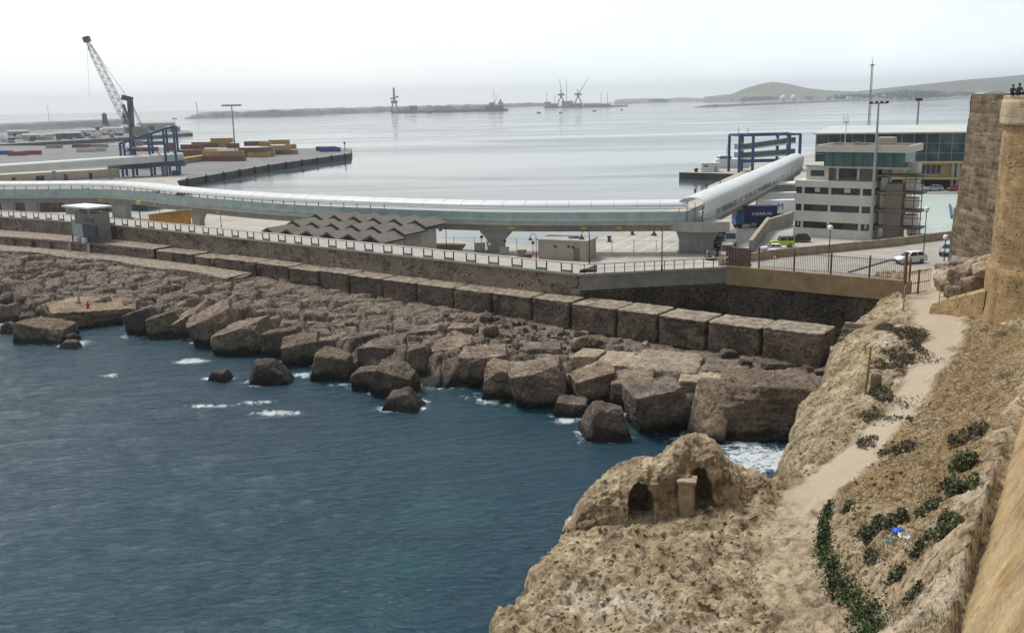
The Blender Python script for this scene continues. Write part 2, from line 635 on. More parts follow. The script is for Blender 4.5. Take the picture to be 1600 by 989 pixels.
vattr(sea, 'calm', 1 - np.clip(amp, 0, 1))
foam = np.zeros_like(px)
FOAM = [(300, 563, 2.6, .9, 1), (172, 586, 1.6, .5, .8), (328, 633, 3.0, .45, .8), (404, 628, 2.6, .35, .75), (432, 644, 3.2, .6, .9), (118, 536, 2.6, 1.3, .9), (10, 508, 5, 2, .8),
        (1190, 716, 4.6, 2.6, 1.0), (1160, 690, 2.4, 1.5, .9), (888, 655, 2.2, .7, .9), (765, 624, 1.8, .8, .8), (610, 638, 2.0, .8, 1), (655, 628, 1.4, .8, .8), (470, 585, 2.2, .7, .7), (530, 600, 2.0, .6, .6),
        (915, 672, 1.4, .8, .8), (690, 605, 2, .5, .6), (400, 600, 1.8, .6, .7), (345, 592, 1.6, .5, .6), (1060, 686, 1.6, .6, .6), (60, 535, 2.5, .8, .8), (205, 525, 2.5, .6, .5)]
for (u, v, rx, ry, a) in FOAM:
    x0, y0 = PXY(u, v, 0)
    d = np.sqrt(((px - x0) / rx) ** 2 + ((py - y0) / (ry * 1.8)) ** 2)
    foam = np.maximum(foam, a * (1 - sstep(.25, 1.15, d)))
SHORE_FOAM = foam
sea_x, sea_y = px, py
teal = np.zeros_like(px)
for (u, v, rx, ry, a) in [(690, 800, 5, 4, .9), (620, 880, 5, 3.5, .8), (560, 960, 6, 4, .6), (730, 700, 6, 3, .45), (800, 640, 4, 2.5, .7)]:
    x0, y0 = PXY(u, v, 0)
    d = np.sqrt(((px - x0) / rx) ** 2 + ((py - y0) / ry) ** 2)
    teal = np.maximum(teal, a * (1 - sstep(0, 1.3, d)))
vattr(sea, 'shallow', teal)

m, nt, b = newmat('sea_water')
p = posnode(nt)


def att(nt, name):
    return nd(nt, 'ShaderNodeAttribute', attribute_name=name).outputs['Fac']


calm, fo, sh = att(nt, 'calm'), att(nt, 'foam'), att(nt, 'shallow')
n0 = noise(nt, p, .05, 4, .5)
deep = ramp(nt, n0, [(.3, (.004, .036, .060)), (.7, (.006, .046, .072))])
body = mixc(nt, math_(nt, 'MULTIPLY', sh, noise(nt, p, .3, 4, .6)), deep, (.012, .085, .09))
body = mixc(nt, calm, body, (.07, .10, .105))
n1 = noise(nt, p, 3.6, 6, .7, 1.5)
n1b = noise(nt, p, .9, 4, .6, .4)
fth = math_(nt, 'ADD', math_(nt, 'MULTIPLY', n1, .55), math_(nt, 'MULTIPLY', n1b, .45))
ff = ramp(nt, math_(nt, 'ADD', math_(nt, 'MULTIPLY', fo, .17), fth), [(.575, 0), (.66, 1)])
ff = mixc(nt, ramp(nt, fo, [(.02, 0), (.15, 1)]), (0, 0, 0), ff)
c = mixc(nt, ff, body, (.62, .66, .68))
lk(nt, c, b.inputs['Base Color'])
st = noise(nt, scaled(nt, p, (.0022, .011, 1)), 1.0, 5, .55, 1.2)
st2 = ramp(nt, st, [(.40, 0), (.62, 1)])
rg = mixc(nt, calm, .09, mixc(nt, st2, .05, .22))
rg = mixc(nt, ff, rg, .8)
lk(nt, rg, b.inputs['Roughness'])
b.inputs['IOR'].default_value = 1.333
rot = nd(nt, 'ShaderNodeMapping')
rot.inputs['Rotation'].default_value = (0, 0, R_(-28))
rot.inputs['Scale'].default_value = (1.1, 2.1, 1)
lk(nt, p, rot.inputs['Vector'])
hs = math_(nt, 'ADD', noise(nt, rot.outputs[0], 1.0, 5, .62, .6), math_(nt, 'MULTIPLY', noise(nt, rot.outputs[0], 3.6, 3, .6), .3))
strg = mixc(nt, calm, .8, mixc(nt, st2, .006, .035))
bm_ = nd(nt, 'ShaderNodeBump', Distance=.5)
lk(nt, hs, bm_.inputs['Height'])
lk(nt, strg, bm_.inputs['Strength'])
lk(nt, bm_.outputs['Normal'], b.inputs['Normal'])
sea.data.materials.append(m)
# ---------------------------------------------------------------- rock shelf in front of the wall
def interp(x, pts):
    return np.interp(x, [q[0] for q in pts], [q[1] for q in pts])


DS, DD = .21, .18
s_ax = np.arange(-9, 190, DS)
d_ax = np.arange(-9, 31, DD)
gs, gd_ = np.meshgrid(s_ax, d_ax)
ss, dd = gs.ravel(), gd_.ravel()
X = B0[0] + ss * tW[0] + nW[0] * (bend(ss) + dd)
Y = B0[1] + ss * tW[1] + nW[1] * (bend(ss) + dd)
pp = np.c_[X, Y, 0 * X]
zi = interp(ss, [(-10, 3.0), (0, 3.2), (28, 3.4), (40, 3.9), (60, 4.1), (90, 4.6), (160, 5.2), (190, 5.2)])
lip = interp(ss, [(-10, 10), (3, 9.5), (16, 11.5), (30, 14.5), (45, 16), (60, 15.5), (79, 15), (95, 17), (104, 21.5), (112, 23), (125, 20.5), (150, 19), (190, 19)])
lip = lip + 1.6 * fbm(pp, .22, 3, seed=4)
zl = interp(ss, [(-10, 1.9), (22, 2.1), (36, 2.8), (60, 2.9), (90, 2.7), (102, 1.9), (112, 1.6), (122, 3.0), (190, 3.2)])
t = np.clip(dd / lip, 0, 1.4)
base = zi + (zl - zi) * np.clip(t, 0, 1) ** 1.2
# joints: elongated cells, each block tilted and lifted a little on its own
ax = np.array([math.cos(R_(14)), math.sin(R_(14))])
ay = np.array([-ax[1], ax[0]])
wob = .5 * fbm(pp, .3, 2, seed=8)
csz = interp(ss, [(-10, 1.35), (30, 1.3), (60, 1.0), (190, 1.0)])
qa = (X * ax[0] + Y * ax[1]) / 3.3 + wob * .35
qb = (X * ay[0] + Y * ay[1]) / 1.9 + wob * .35


def cells(qa, qb, seed):
    ia, ib = np.floor(qa).astype(int), np.floor(qb).astype(int)
    d1 = np.full(qa.shape, 9.0); d2 = d1.copy()
    h1 = np.zeros(qa.shape); tx = h1.copy(); ty = h1.copy()
    for da in (-1, 0, 1):
        for db in (-1, 0, 1):
            ca, cb = ia + da, ib + db
            ja = ca + .15 + .7 * _hash(ca, cb, 0 * ca, seed)
            jb = cb + .15 + .7 * _hash(ca, cb, 0 * ca + 1, seed)
            d = np.maximum(np.abs(qa - ja), np.abs(qb - jb) * .95) + .12 * np.hypot(qa - ja, qb - jb)
            nr = d < d1
            d2 = np.where(nr, d1, np.minimum(d2, d))
            h1 = np.where(nr, _hash(ca, cb, 0 * ca + 2, seed), h1)
            tx = np.where(nr, (qa - ja) * (_hash(ca, cb, 0 * ca + 3, seed) - .5), tx)
            ty = np.where(nr, (qb - jb) * (_hash(ca, cb, 0 * ca + 4, seed) - .5), ty)
            d1 = np.where(nr, d, d1)
    return d2 - d1, h1, tx + ty


e1, h1, t1 = cells(qa, qb, 11)
e2, h2, t2 = cells(qa * 2.1 + 4, qb * 1.7 + 9, 23)
big = sstep(8, 30, ss) * (1 - .25 * sstep(100, 130, ss))
rough = interp(dd, [(-9, .35), (-.5, .25), (3, .5), (7, 1), (30, 1)])
rough = rough * interp(ss, [(-10, .4), (22, .45), (40, 1), (190, 1)])
zz = base + rough * ((h1 - .5) * 1.0 + t1 * 1.5 + (h2 - .5) * .34 + t2 * .45 - 1.5 * (1 - sstep(.0, .13, e1)) - .35 * (1 - sstep(0, .13, e2)))
zz += .055 * fbm(pp, 1.4, 4, seed=31) + .3 * fbm(pp, .12, 3, seed=37)
over = dd - lip - (h1 - .5) * 2.2
zz -= sstep(-.5, 1.4, over) * 2.2 + sstep(1.0, 4.5, over) * 4.0
zz = np.where(dd < -.5, np.minimum(zz, zi + .3), zz)
ns_, nd_ = len(s_ax), len(d_ax)
idx = np.arange(ns_ * nd_).reshape(nd_, ns_)
fq = np.stack([idx[:-1, :-1].ravel(), idx[:-1, 1:].ravel(), idx[1:, 1:].ravel(), idx[1:, :-1].ravel()], 1)
vs = np.c_[X, Y, zz]
keep = (zz[fq].max(1) > -2.4)
fq = fq[keep]
# faces must point up
a_, b_, c_ = vs[fq[0, 0]], vs[fq[0, 1]], vs[fq[0, 2]]
if np.cross(b_ - a_, c_ - a_)[2] < 0: fq = fq[:, ::-1].copy()
shelf = link_mesh('rock_shelf', vs, fq, ROCK)
tag(shelf, 'jointed brown rock shelf sloping to the sea below the harbour wall', kind='structure')


def shelf_z(x, y):
    s, w = toW(x, y)
    j = int(round((s - s_ax[0]) / DS)); i = int(round((-w - d_ax[0]) / DD))
    j = min(max(j, 0), ns_ - 1); i = min(max(i, 0), nd_ - 1)
    return float(zz[i * ns_ + j])


# ---------------------------------------------------------------- boulders
ICO = {}


def ico(n):
    if n not in ICO:
        bm = bmesh.new()
        bmesh.ops.create_icosphere(bm, subdivisions=n, radius=1)
        bm.verts.ensure_lookup_table()
        v = np.array([q.co for q in bm.verts])
        f = np.array([[q.index for q in fc.verts] for fc in bm.faces])
        ICO[n] = (v / np.linalg.norm(v, axis=1)[:, None], f)
        bm.free()
    return ICO[n]


def rock_verts(dims, seed, cuts=7, sub=5, rough=.06, box=.82, strata=0, taper=0):
    """angular block: direction rays cut by box faces and random chamfer planes, then weathered"""
    v, f = ico(sub)
    r = np.random.RandomState(seed)
    pl = []
    for k in range(3):
        for sg in (1, -1):
            nrm = np.zeros(3); nrm[k] = sg
            nrm = nrm + r.normal(0, .09, 3)
            pl.append((nrm / np.linalg.norm(nrm), box * r.uniform(.85, 1.08)))
    for k in range(cuts):
        nrm = r.normal(0, 1, 3); nrm /= np.linalg.norm(nrm)
        pl.append((nrm, r.uniform(.92, 1.14)))
    rad = np.full(len(v), 9.0)
    for nrm, h in pl:
        dn = v @ nrm
        rad = np.where(dn > .05, np.minimum(rad, h / np.maximum(dn, .05)), rad)
    rad = np.minimum(rad, 1.5)
    q = v * rad[:, None] * np.array(dims)[None] / 2 / box
    m_ = float(np.mean(dims))
    off = r.uniform(0, 100, 3)
    q = q + v * (rough * m_ * fbm(q + off, 1.1 / m_ * 2, 4, seed=seed % 50) + .035 * m_ * fbm(q + off, 5 / m_ * 2, 4, ridge=True, seed=3))[:, None]
    if taper:
        q[:, :2] *= (1 - taper * np.clip(q[:, 2] / dims[2] + .45, 0, 1.2))[:, None]
    if strata:
        q = q + v * np.array([1, 1, .2]) * (strata * fbm(np.c_[q[:, 0] * .15, q[:, 1] * .15, q[:, 2] * 2.2] + off, 1, 3))[:, None]
    return q, f


def boulder(name, label, cat, x, y, zc, dims, rot=(0, 0, 0), seed=1, mat=None, group=None, sub=5, **kw):
    q, f = rock_verts(dims, seed, sub=sub, **kw)
    M = np.array(Matrix.Rotation(rot[2], 3, 'Z') @ Matrix.Rotation(rot[0], 3, 'X') @ Matrix.Rotation(rot[1], 3, 'Y'))
    q = q @ M.T
    o = link_mesh(name, q, f, mat or ROCK_GREY, smooth=False)
    o.location = (x, y, zc)
    return tag(o, label, cat, group)


# (u0, u1, v_top, v_base, z of its base, spin, tip x, tip y, material, label) surveyed along the waterline from the left
BL = [
    (0, 42, 478, 503, -.3, .3, 0, .1, 'G', 'dark wet boulder at the left end of the waterline'),
    (30, 64, 491, 514, -.4, .9, .2, .1, 'G', 'small dark boulder beside the leftmost wet boulder'),
    (2, 30, 507, 521, -.4, .5, 0, .35, 'G', 'black pointed rock in white foam on the far left'),
    (40, 112, 503, 536, -.5, .35, .1, -.25, 'G', 'long grey rock sloping into the water below the two seated people'),
    (84, 120, 520, 535, -.5, .2, 0, 0, 'G', 'low dark rock against the long grey rock'),
    (96, 128, 533, 545, -.4, .1, 0, 0, 'G', 'small dark rock awash in foam below the seated people'),
    (203, 252, 482, 522, -.5, .5, .2, .2, 'G', 'rounded grey boulder right of the ochre ledge'),
    (236, 288, 490, 528, -.6, .8, -.2, .25, 'G', 'grey boulder leaning on the rounded one by the ledge'),
    (278, 335, 487, 528, -.2, .7, .25, .5, 'R', 'thin slab of rock tipped on edge before a dark cleft'),
    (304, 372, 484, 541, -.6, .55, .2, .45, 'R', 'tipped oblong block with a pale top edge'),
    (353, 425, 500, 553, -.6, .3, .15, .2, 'R', 'broad brown boulder with a sloping face'),
    (412, 478, 512, 557, -.6, .6, .1, .3, 'G', 'brown boulder with an overhanging dark side'),
    (440, 505, 527, 571, -.6, .9, .1, .15, 'G', 'rounded dark boulder next to the isolated sea rock'),
    (500, 548, 523, 556, .6, .4, .1, .1, 'R', 'flat topped block above the rounded dark boulder'),
    (494, 553, 546, 595, -.6, .2, .1, -.2, 'G', 'egg shaped boulder in the surf'),
    (548, 604, 523, 568, .3, .7, 0, .2, 'G', 'tall block with a dark seaward face'),
    (550, 602, 575, 610, -.6, .5, .1, .1, 'G', 'low broken rock between two sea boulders'),
    (584, 657, 567, 620, -.6, .25, .3, -.2, 'G', 'large dark boulder jutting into the water'),
    (594, 663, 608, 643, -.5, .1, .1, .1, 'G', 'low dark rock ringed by foam'),
    (572, 640, 530, 575, .5, .35, .1, .1, 'R', 'broad block with a cracked top'),
    (638, 680, 541, 590, -.4, .6, 0, .1, 'G', 'upright grey block in shade'),
    (676, 742, 532, 588, -.4, .75, .05, .08, 'R', 'cube shaped block with a sharp front corner'),
    (718, 802, 540, 604, -.6, .5, .25, .2, 'R', 'big leaning block with a pitted top'),
    (752, 822, 566, 624, -.7, .3, .25, -.15, 'R', 'ochre tinted boulder dipping into the sea'),
    (798, 892, 560, 637, -.8, .45, .12, .1, 'R', 'massive boulder with a broad pitted top'),
    (866, 924, 622, 651, -.5, .2, 0, 0, 'G', 'low dark rock under the massive boulder'),
    (890, 964, 576, 634, -.5, .8, .3, .25, 'R', 'tilted wedge shaped block'),
    (906, 986, 632, 690, -.6, .3, .1, -.1, 'G', 'dark rounded rock alone in front of the tilted slabs'),
    (955, 1026, 583, 637, -.2, .35, .25, .1, 'R', 'square block with an undercut face'),
    (982, 1072, 586, 678, -.8, .7, .45, .25, 'R', 'huge slab tipped towards the sea with a dark shaded flank'),
    (1128, 1270, 592, 688, -.8, .15, .05, .04, 'S', 'huge layered dark rock next to the headland'),
    (806, 884, 535, 569, 1.8, .55, 0, .04, 'R', 'flat topped cube on the shelf behind the massive boulder'),
    (1175, 1265, 555, 601, 1.2, .5, .03, .03, 'R', 'square rock lying against the end blocks'),
    (884, 940, 556, 578, 1.2, .5, .0, .03, 'R', 'low block between pale slab and massive boulder'),
    (700, 745, 505, 532, 2.2, .4, .05, .03, 'R', 'cracked flat block on the shelf by the rubble'),
    (640, 700, 508, 540, 1.8, .4, .05, .03, 'R', 'slabby block in the middle of the shelf'),
    (388, 453, 562, 601, -.5, .3, .12, .2, 'G', 'lone dome shaped sea rock off the shelf'),
    (326, 365, 580, 596, -.35, .1, 0, 0, 'G', 'low jagged rock just above the waves'),
]
MM = {'G': ROCK_GREY, 'R': ROCK, 'S': ROCK_GREY}
for i, (u0, u1, v0, v1, zb, spin, tx, ty, mk, lab) in enumerate(BL):
    q = P((u0 + u1) / 2, v1, max(zb, 0))
    k = ppm(q)
    w = (u1 - u0) / k
    dep = .75 * w
    h = max(.5 * w * .5, ((v1 - v0) / k - .22 * dep) / .93)
    dims = (w * .98, dep, h + (.9 if zb < 0 else .2))
    dirv = np.array([q[0], q[1]]); dirv = dirv / np.linalg.norm(dirv)
    cx, cy = q[0] + dirv[0] * dep * .45, q[1] + dirv[1] * dep * .45
    zc = zb + dims[2] / 2 - (.25 if zb < 0 else .1)
    boulder('boulder', lab, 'boulder', cx, cy, zc, dims, (tx * .8, -ty * .8, spin * .6 - .3), 100 + i * 7, MM[mk], 'boulders along the waterline',
            cuts=(9 if i in (36, 37, 18, 27, 0, 1, 2, 5) else 5) if mk != 'S' else 3, rough=.085 if i in (36, 37, 18, 27, 0, 1, 2, 5) else .05, taper=.5 if i in (36, 37, 18, 27, 0, 1, 2, 5) else .16 if mk == 'G' else .07, sub=6 if w > 4.6 else 5, strata=.35 if mk == 'S' else 0)

q = P(122, 511, 0)
boulder('ochre_ledge', 'low ochre ledge of rock at the water where two people sit', 'rock ledge', q[0] + .5, q[1] + 4.6, .75, (11.5, 11, 3.3), (.03, .02, .45), 811, LEDGE, None, sub=6, cuts=4, rough=.03, strata=.3)
# leaning flat slab with its face towards the camera, and the pale flat slabs on the shelf
q = P(1096, 690, 0)
boulder('boulder', 'flat slab leaning steeply with its pitted face to the sea', 'boulder', q[0] + 1.2, q[1] + 2.2, 2.1, (3.4, 1.9, 6.2), (-.62, .16, -.18), 701, ROCK, 'boulders along the waterline', cuts=2, rough=.03)
SL = [(894, 944, 546, 563, 3.4, 'small pale square slab beside the rubble'), (928, 1008, 548, 576, 3.15, 'pale slab between the small square slab and the largest slab'),
      (981, 1103, 553, 588, 3.1, 'largest pale flat slab on the shelf'), (1060, 1172, 577, 606, 2.75, 'pale slab above the leaning flat slab'),
      (1092, 1186, 559, 588, 3.0, 'rough brown slab against the square rock')]
for i, (u0, u1, v0, v1, zt, lab) in enumerate(SL):
    q = P((u0 + u1) / 2, (v0 + v1) / 2, zt)
    k = ppm(q)
    w = (u1 - u0) / k * .80
    dep = (v1 - v0) / k / math.sin(math.atan2(30 - zt, q[1])) * .86
    boulder('flat_slab', lab, 'rock slab', q[0], q[1], zt - .45, (w, dep, 1.5), (.02 * (i % 3), .02, -.40), 300 + i * 5, ROCK_PALE if i < 4 else ROCK,
            'flat slabs on the rock shelf', cuts=1, rough=.012, box=.9)

for (u0, u1, v0, v1, zb, *_r) in BL + [(1056, 1138, 600, 694, -.5, 0)]:
    if zb >= 0: continue
    for f_ in (.0, .3, .6, .95):
        x0, y0 = PXY(u0 + (u1 - u0) * f_, v1 - 3 - 5 * abs(f_ - .5), 0)
        d = np.sqrt(((sea_x - x0) / .9) ** 2 + ((sea_y - y0) / 1.0) ** 2)
        SHORE_FOAM = np.maximum(SHORE_FOAM, rnd.uniform(.4, .8) * (1 - sstep(.2, 1.2, d)))
for f_ in np.linspace(0, 1, 30):
    x0, y0 = W(2 + 118 * f_, -float(np.interp(2 + 118 * f_, s_ax, lip[:len(s_ax)])) - 3.2)
    d = np.sqrt(((sea_x - x0) / 2.2) ** 2 + ((sea_y - y0) / 1.4) ** 2)
    SHORE_FOAM = np.maximum(SHORE_FOAM, rnd.uniform(.2, .65) * (1 - sstep(.2, 1.2, d)))
vattr(sea, 'foam', SHORE_FOAM)

# rubble stones fallen in front of the blocks
rr = random.Random(5)
proto = []
for k in range(6):
    qv, qf = rock_verts((1, .85, .75), 900 + k, cuts=6, sub=3, rough=.08)
    me = bpy.data.meshes.new('rubble_stone')
    me.from_pydata([tuple(a) for a in qv], [], [tuple(int(j) for j in a) for a in qf])
    me.materials.append(ROCK if k % 2 else ROCK_GREY)
    proto.append(me)
n_st = 0
while n_st < 130:
    u = rr.uniform(690, 1010)
    vlo = 478 + (u - 690) * .155
    v = vlo + rr.betavariate(1.4, 2.2) * (62 - .09 * (u - 690))
    x, y = PXY(u, v, 3.9)
    s, w = toW(x, y)
    if w > -1.0 or (s < 27 and rr.random() < .6): continue
    o = bpy.data.objects.new('rubble_stone', proto[rr.randrange(6)])
    COL.objects.link(o)
    sz = .35 + 1.25 * rr.random() ** 2.2
    o.scale = (sz * rr.uniform(.9, 1.4), sz, sz * rr.uniform(.7, 1))
    o.rotation_euler = (rr.uniform(-.5, .5), rr.uniform(-.5, .5), rr.uniform(0, 6.3))
    o.location = (x, y, shelf_z(x, y) + sz * .22)
    tag(o, 'loose brown stone in the heap fallen below the wall blocks', 'stone', 'rubble stones below the blocks')
    n_st += 1
for (u, v, sz) in [(1268, 560, 1.5), (1284, 580, 1.2), (1262, 575, .9), (1276, 598, 1.4), (1290, 560, 1.1), (1140, 556, 1.5), (1165, 566, 1.2), (1255, 605, 1.0), (1240, 545, .8)]:
    x, y = PXY(u, v, 3.4)
    o = bpy.data.objects.new('rubble_stone', proto[rr.randrange(6)])
    COL.objects.link(o)
    o.scale = (sz * 1.2, sz, sz * .8)
    o.rotation_euler = (0, .2, rr.uniform(0, 6))
    o.location = (x, y, max(shelf_z(x, y), 2.6) + .2)
    tag(o, 'loose grey stone at the foot of the end blocks near the stairs', 'stone', 'stones by the stairs')

# ---------------------------------------------------------------- masonry blocks in front of the wall
LT = [(0, 370), (380, 405), (640, 440), (900, 475), (1090, 492), (1290, 520)]
UB = [1290, 1196, 1113, 1034, 963, 886, 826, 765, 706, 649, 597, 546, 500, 454, 405, 336, 298, 263, 232]


def s_of(u, z=6.8):
    v = float(np.interp(u, [a for a, _ in LT], [b for _, b in LT]))
    x, y = PXY(u, v, z)
    return toW(x, y)[0]


SB = [s_of(u) for u in UB]
ORD = ['nearest the stairs', 'second from the stairs', 'third from the stairs', 'fourth from the stairs', 'fifth from the stairs', 'sixth from the stairs', 'seventh from the stairs',
       'eighth from the stairs', 'ninth from the stairs', 'tenth from the stairs', 'eleventh from the stairs', 'twelfth from the stairs', 'thirteenth from the stairs',
       'fourteenth, with a worn corner', 'fifteenth, by the walkway end', 'sixteenth, beside the walkway', 'seventeenth, beside the walkway', 'eighteenth, by the terrace']


def rough_box(L, D, H, seed, amt=.09, step=.28):
    """weathered cuboid centred at origin, base at 0"""
    n = (max(3, int(L / step)), max(3, int(D / step)), max(3, int(H / step)))
    vs, fs = [], []
    key = {}

    def vid(i, j, k):
        if (i, j, k) not in key:
            key[(i, j, k)] = len(vs)
            vs.append((L * (i / n[0] - .5), D * (j / n[1] - .5), H * k / n[2]))
        return key[(i, j, k)]
    for i in range(n[0]):
        for j in range(n[1]):
            fs.append((vid(i, j, n[2]), vid(i + 1, j, n[2]), vid(i + 1, j + 1, n[2]), vid(i, j + 1, n[2])))
    for i in range(n[0]):
        for k in range(n[2]):
            fs.append((vid(i, 0, k), vid(i + 1, 0, k), vid(i + 1, 0, k + 1), vid(i, 0, k + 1)))
            fs.append((vid(i + 1, n[1], k), vid(i, n[1], k), vid(i, n[1], k + 1), vid(i + 1, n[1], k + 1)))
    for j in range(n[1]):
        for k in range(n[2]):
            fs.append((vid(0, j + 1, k), vid(0, j, k), vid(0, j, k + 1), vid(0, j + 1, k + 1)))
            fs.append((vid(n[0], j, k), vid(n[0], j + 1, k), vid(n[0], j + 1, k + 1), vid(n[0], j, k + 1)))
    v = np.array(vs)
    e = np.c_[np.abs(v[:, 0]) / (L / 2), np.abs(v[:, 1]) / (D / 2), v[:, 2] / H]
    near = (e > .999).sum(1)
    d = v / np.array([L / 2, D / 2, H]) - np.array([0, 0, .5])
    nrm = d / np.linalg.norm(d, axis=1)[:, None]
    v = v - nrm * ((near >= 2) * .10 + (near >= 3) * .06)[:, None]
    v = v + nrm * (amt * fbm(v + seed * 13.7, .8, 4, seed=seed % 40) - .04 + amt * .7 * fbm(v + seed * 5.1, 2.6, 2))[:, None]
    return v, fs


ang = math.atan2(tW[1], tW[0])
for i in range(len(UB) - 1):
    sa, sb = SB[i], SB[i + 1]
    g = .34 if sb < 60 else .26
    L = abs(sb - sa) - g
    sm = (sa + sb) / 2
    D = 4.4 if sm < 30 else 3.5
    x, y = W(sm, D / 2 + rr.uniform(-.08, .12))
    zt = 6.8 + rr.uniform(-.08, .08) + (-.25 if i == 15 else 0)
    zb = float(interp(sm, [(0, 3.3), (60, 3.6), (110, 4.2)]))
    t = thing('masonry_block', 'masonry block with a pale concrete top below the wall, ' + ORD[i], 'stone block', (x, y, zb), ang + rr.uniform(-.02, .02), 'masonry blocks along the foot of the wall')
    v, f = rough_box(L, D, zt - zb - .3, 10 + i, .14)
    link_mesh('body', v, f, RUBBLE_BLK, t)
    v, f = rough_box(L + .05, D + .05, .24, 60 + i, .11, .2)
    v = v + np.array([rr.uniform(-.06, .06), rr.uniform(-.06, .06), zt - zb - .32])
    link_mesh('cap', v, f, CAPSTONE, t)

# low terrace wall that carries on from the blocks to the left
t = thing('terrace_wall', 'long low masonry terrace wall left of the separate blocks', 'wall', (*W(130, 3), 4))
rows, rows2 = [], []
sl = np.arange(SB[-1] + .2, 188, .5)
mb = MB()
fr, tp, bk = [], [], []
for s in sl:
    j = .12 * float(fbm([[s, 0, 0]], .7, 3)[0])
    fr.append([(*W(s, -.05 + j), 3.9), (*W(s, j), 5.2), (*W(s, .05 + j), 6.3), (*W(s, .1), 6.62 + .3 * j), (*W(s, 2.2), 6.72), (*W(s, 9), 6.85)])
mb.sheet(fr)
mb.build('body', RUBBLE, t, world=True)
mb = MB()
mb.sheet([[(*W(s, -.12), 6.45), (*W(s, -.12), 6.85), (*W(s, .5), 6.9), (*W(s, 9.2), 6.95)] for s in sl])
mb.build('paving', CAPSTONE, t, world=True)
for k, u in enumerate([17, 43, 70, 127]):
    s = s_of(u)
    pl = MB()
    x, y = W(s, -.2)
    pl.box((x, y, 5.4), (.6, .5, 2.3), ang)
    pl.build('pilaster', CAPSTONE if u in (127,) else ROCK_GREY, t, world=True)
for u in (100, 129):
    s = s_of(u)
    pl = MB()
    pl.beam((*W(s, -.35), 6.7), (*W(s - .9, -1.2), 4.6), .45, .3)
    pl.build('pale_strut', CONC_TAN, t, world=True)

# concrete walkway at the foot of the terrace
mb = MB()
wl = np.arange(SB[14] + 1.0, 186, 1.2)
s_e = SB[14] + 1.0
mb.add([(*W(s_e, -4.3), 2.6), (*W(s_e - 1.2, -2.2), 2.6), (*W(s_e, .3), 2.6), (*W(s_e, -4.2), 4.72), (*W(s_e - .9, -2.2), 4.85), (*W(s_e, .3), 5.04)], [(0, 1, 4, 3), (1, 2, 5, 4), (3, 4, 5)])
mb.sheet([[(*W(s, -4.3 - .25 * math.sin(s * .3)), 2.6), (*W(s, -4.2 - .25 * math.sin(s * .3)), 4.75 + .003 * (s - 80)), (*W(s, -4.0), 4.95 + .003 * (s - 80)), (*W(s, .3), 5.05 + .003 * (s - 80))] for s in wl])
o = mb.build('walkway', CAPSTONE, None)
tag(o, 'pale concrete walkway along the foot of the terrace', kind='structure')

# ---------------------------------------------------------------- sea wall and promenade
def wcop(s):
    return 3.5 + 3.5 * (max(s - 100, 0) / 66) ** 1.3


JB = [(18.3, 17.2), (31.3, 3.6)]
line = []
n = 9
for k in range(n + 1):
    a = k / n
    line.append((JB[0][0] + (JB[1][0] - JB[0][0]) * a, JB[0][1] + (JB[1][1] - JB[0][1]) * a))
for s in np.arange(32.5, 196, 1.3):
    line.append((float(s), wcop(float(s))))
LW = [W(s, w) for s, w in line]


def offset_line(pts, d):
    out = []
    for i, q in enumerate(pts):
        a = np.array(pts[max(i - 1, 0)]); c = np.array(pts[min(i + 1, len(pts) - 1)])
        tg = (c - a) / np.linalg.norm(c - a)
        nn = np.array([tg[1], -tg[0]])
        if nn @ nW > 0: nn = -nn            # inland
        out.append((q[0] + nn[0] * d, q[1] + nn[1] * d))
    return out


t = thing('harbour_wall', 'long brown rubble masonry harbour wall carrying the promenade', 'wall', (*LW[40], 4))
mb = MB()
rows = []
for i, q in enumerate(LW):
    z0 = 2.0
    row = []
    for zz_, off in ((z0, -.35), (4.5, -.28), (6.0, -.18), (7.5, -.1), (8.6, -.03), (9.3, 0)):
        o2 = off + .13 * float(fbm([[q[0], q[1], zz_]], .6, 3)[0])
        a = offset_line(LW, o2)[i] if False else None
        row.append((i, off + .13 * float(fbm([[q[0], q[1], zz_]], .6, 3)[0]), zz_))
    rows.append(row)
OFFC = {}
nn_ = []
for i in range(len(LW)):
    a = np.array(LW[max(i - 1, 0)]); c = np.array(LW[min(i + 1, len(LW) - 1)])
    tg = (c - a) / np.linalg.norm(c - a)
    v_ = np.array([tg[1], -tg[0]])
    nn_.append(-v_ if v_ @ nW > 0 else v_)
main_rows = [[(LW[i][0] + nn_[i][0] * o, LW[i][1] + nn_[i][1] * o, zz_) for (i, o, zz_) in row] for row in rows]
mb.sheet(main_rows[n:])
mb.build('face', RUBBLE, t, world=True)
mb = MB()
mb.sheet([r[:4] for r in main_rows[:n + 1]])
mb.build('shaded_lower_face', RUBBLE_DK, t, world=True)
mb = MB()
mb.sheet([[(q[0], q[1], q[2]) for q in r[3:]] for r in main_rows[:n + 1]])
mb.build('rendered_upper_face', CONC_DK, t, world=True)
mb = MB()
P0, P1, P2 = offset_line(LW, -.16), offset_line(LW, .35), offset_line(LW, 6.5)
mb.sheet([[(*P0[i], 9.28), (*P0[i], 9.55), (*P1[i], 9.56)] for i in range(len(LW))])
mb.build('coping', CONC, t, world=True)
mb = MB()
mb.sheet([[(*P1[i], 9.52), (*P2[i], 9.56), (*P2[i], 2.5)] for i in range(n, len(LW))])
Q2 = offset_line(LW, 5.0)
o = mb.build('promenade', plain('promenade_paving', (.38, .35, .31), .9, var=.12, vscale=.6, dirt=((.36, .33, .29), .7, .5)), None)
tag(o, 'pale paved promenade on top of the harbour wall', kind='structure')
RAILW = plain('cream_rail', (.62, .58, .5), .6, var=.1)
IRON = plain('dark_iron', (.06, .05, .042), .6, var=.3, vscale=5)
t = thing('promenade_railing', 'cream topped railing with dark paired posts along the promenade edge', 'railing', (*LW[40], 9.56))
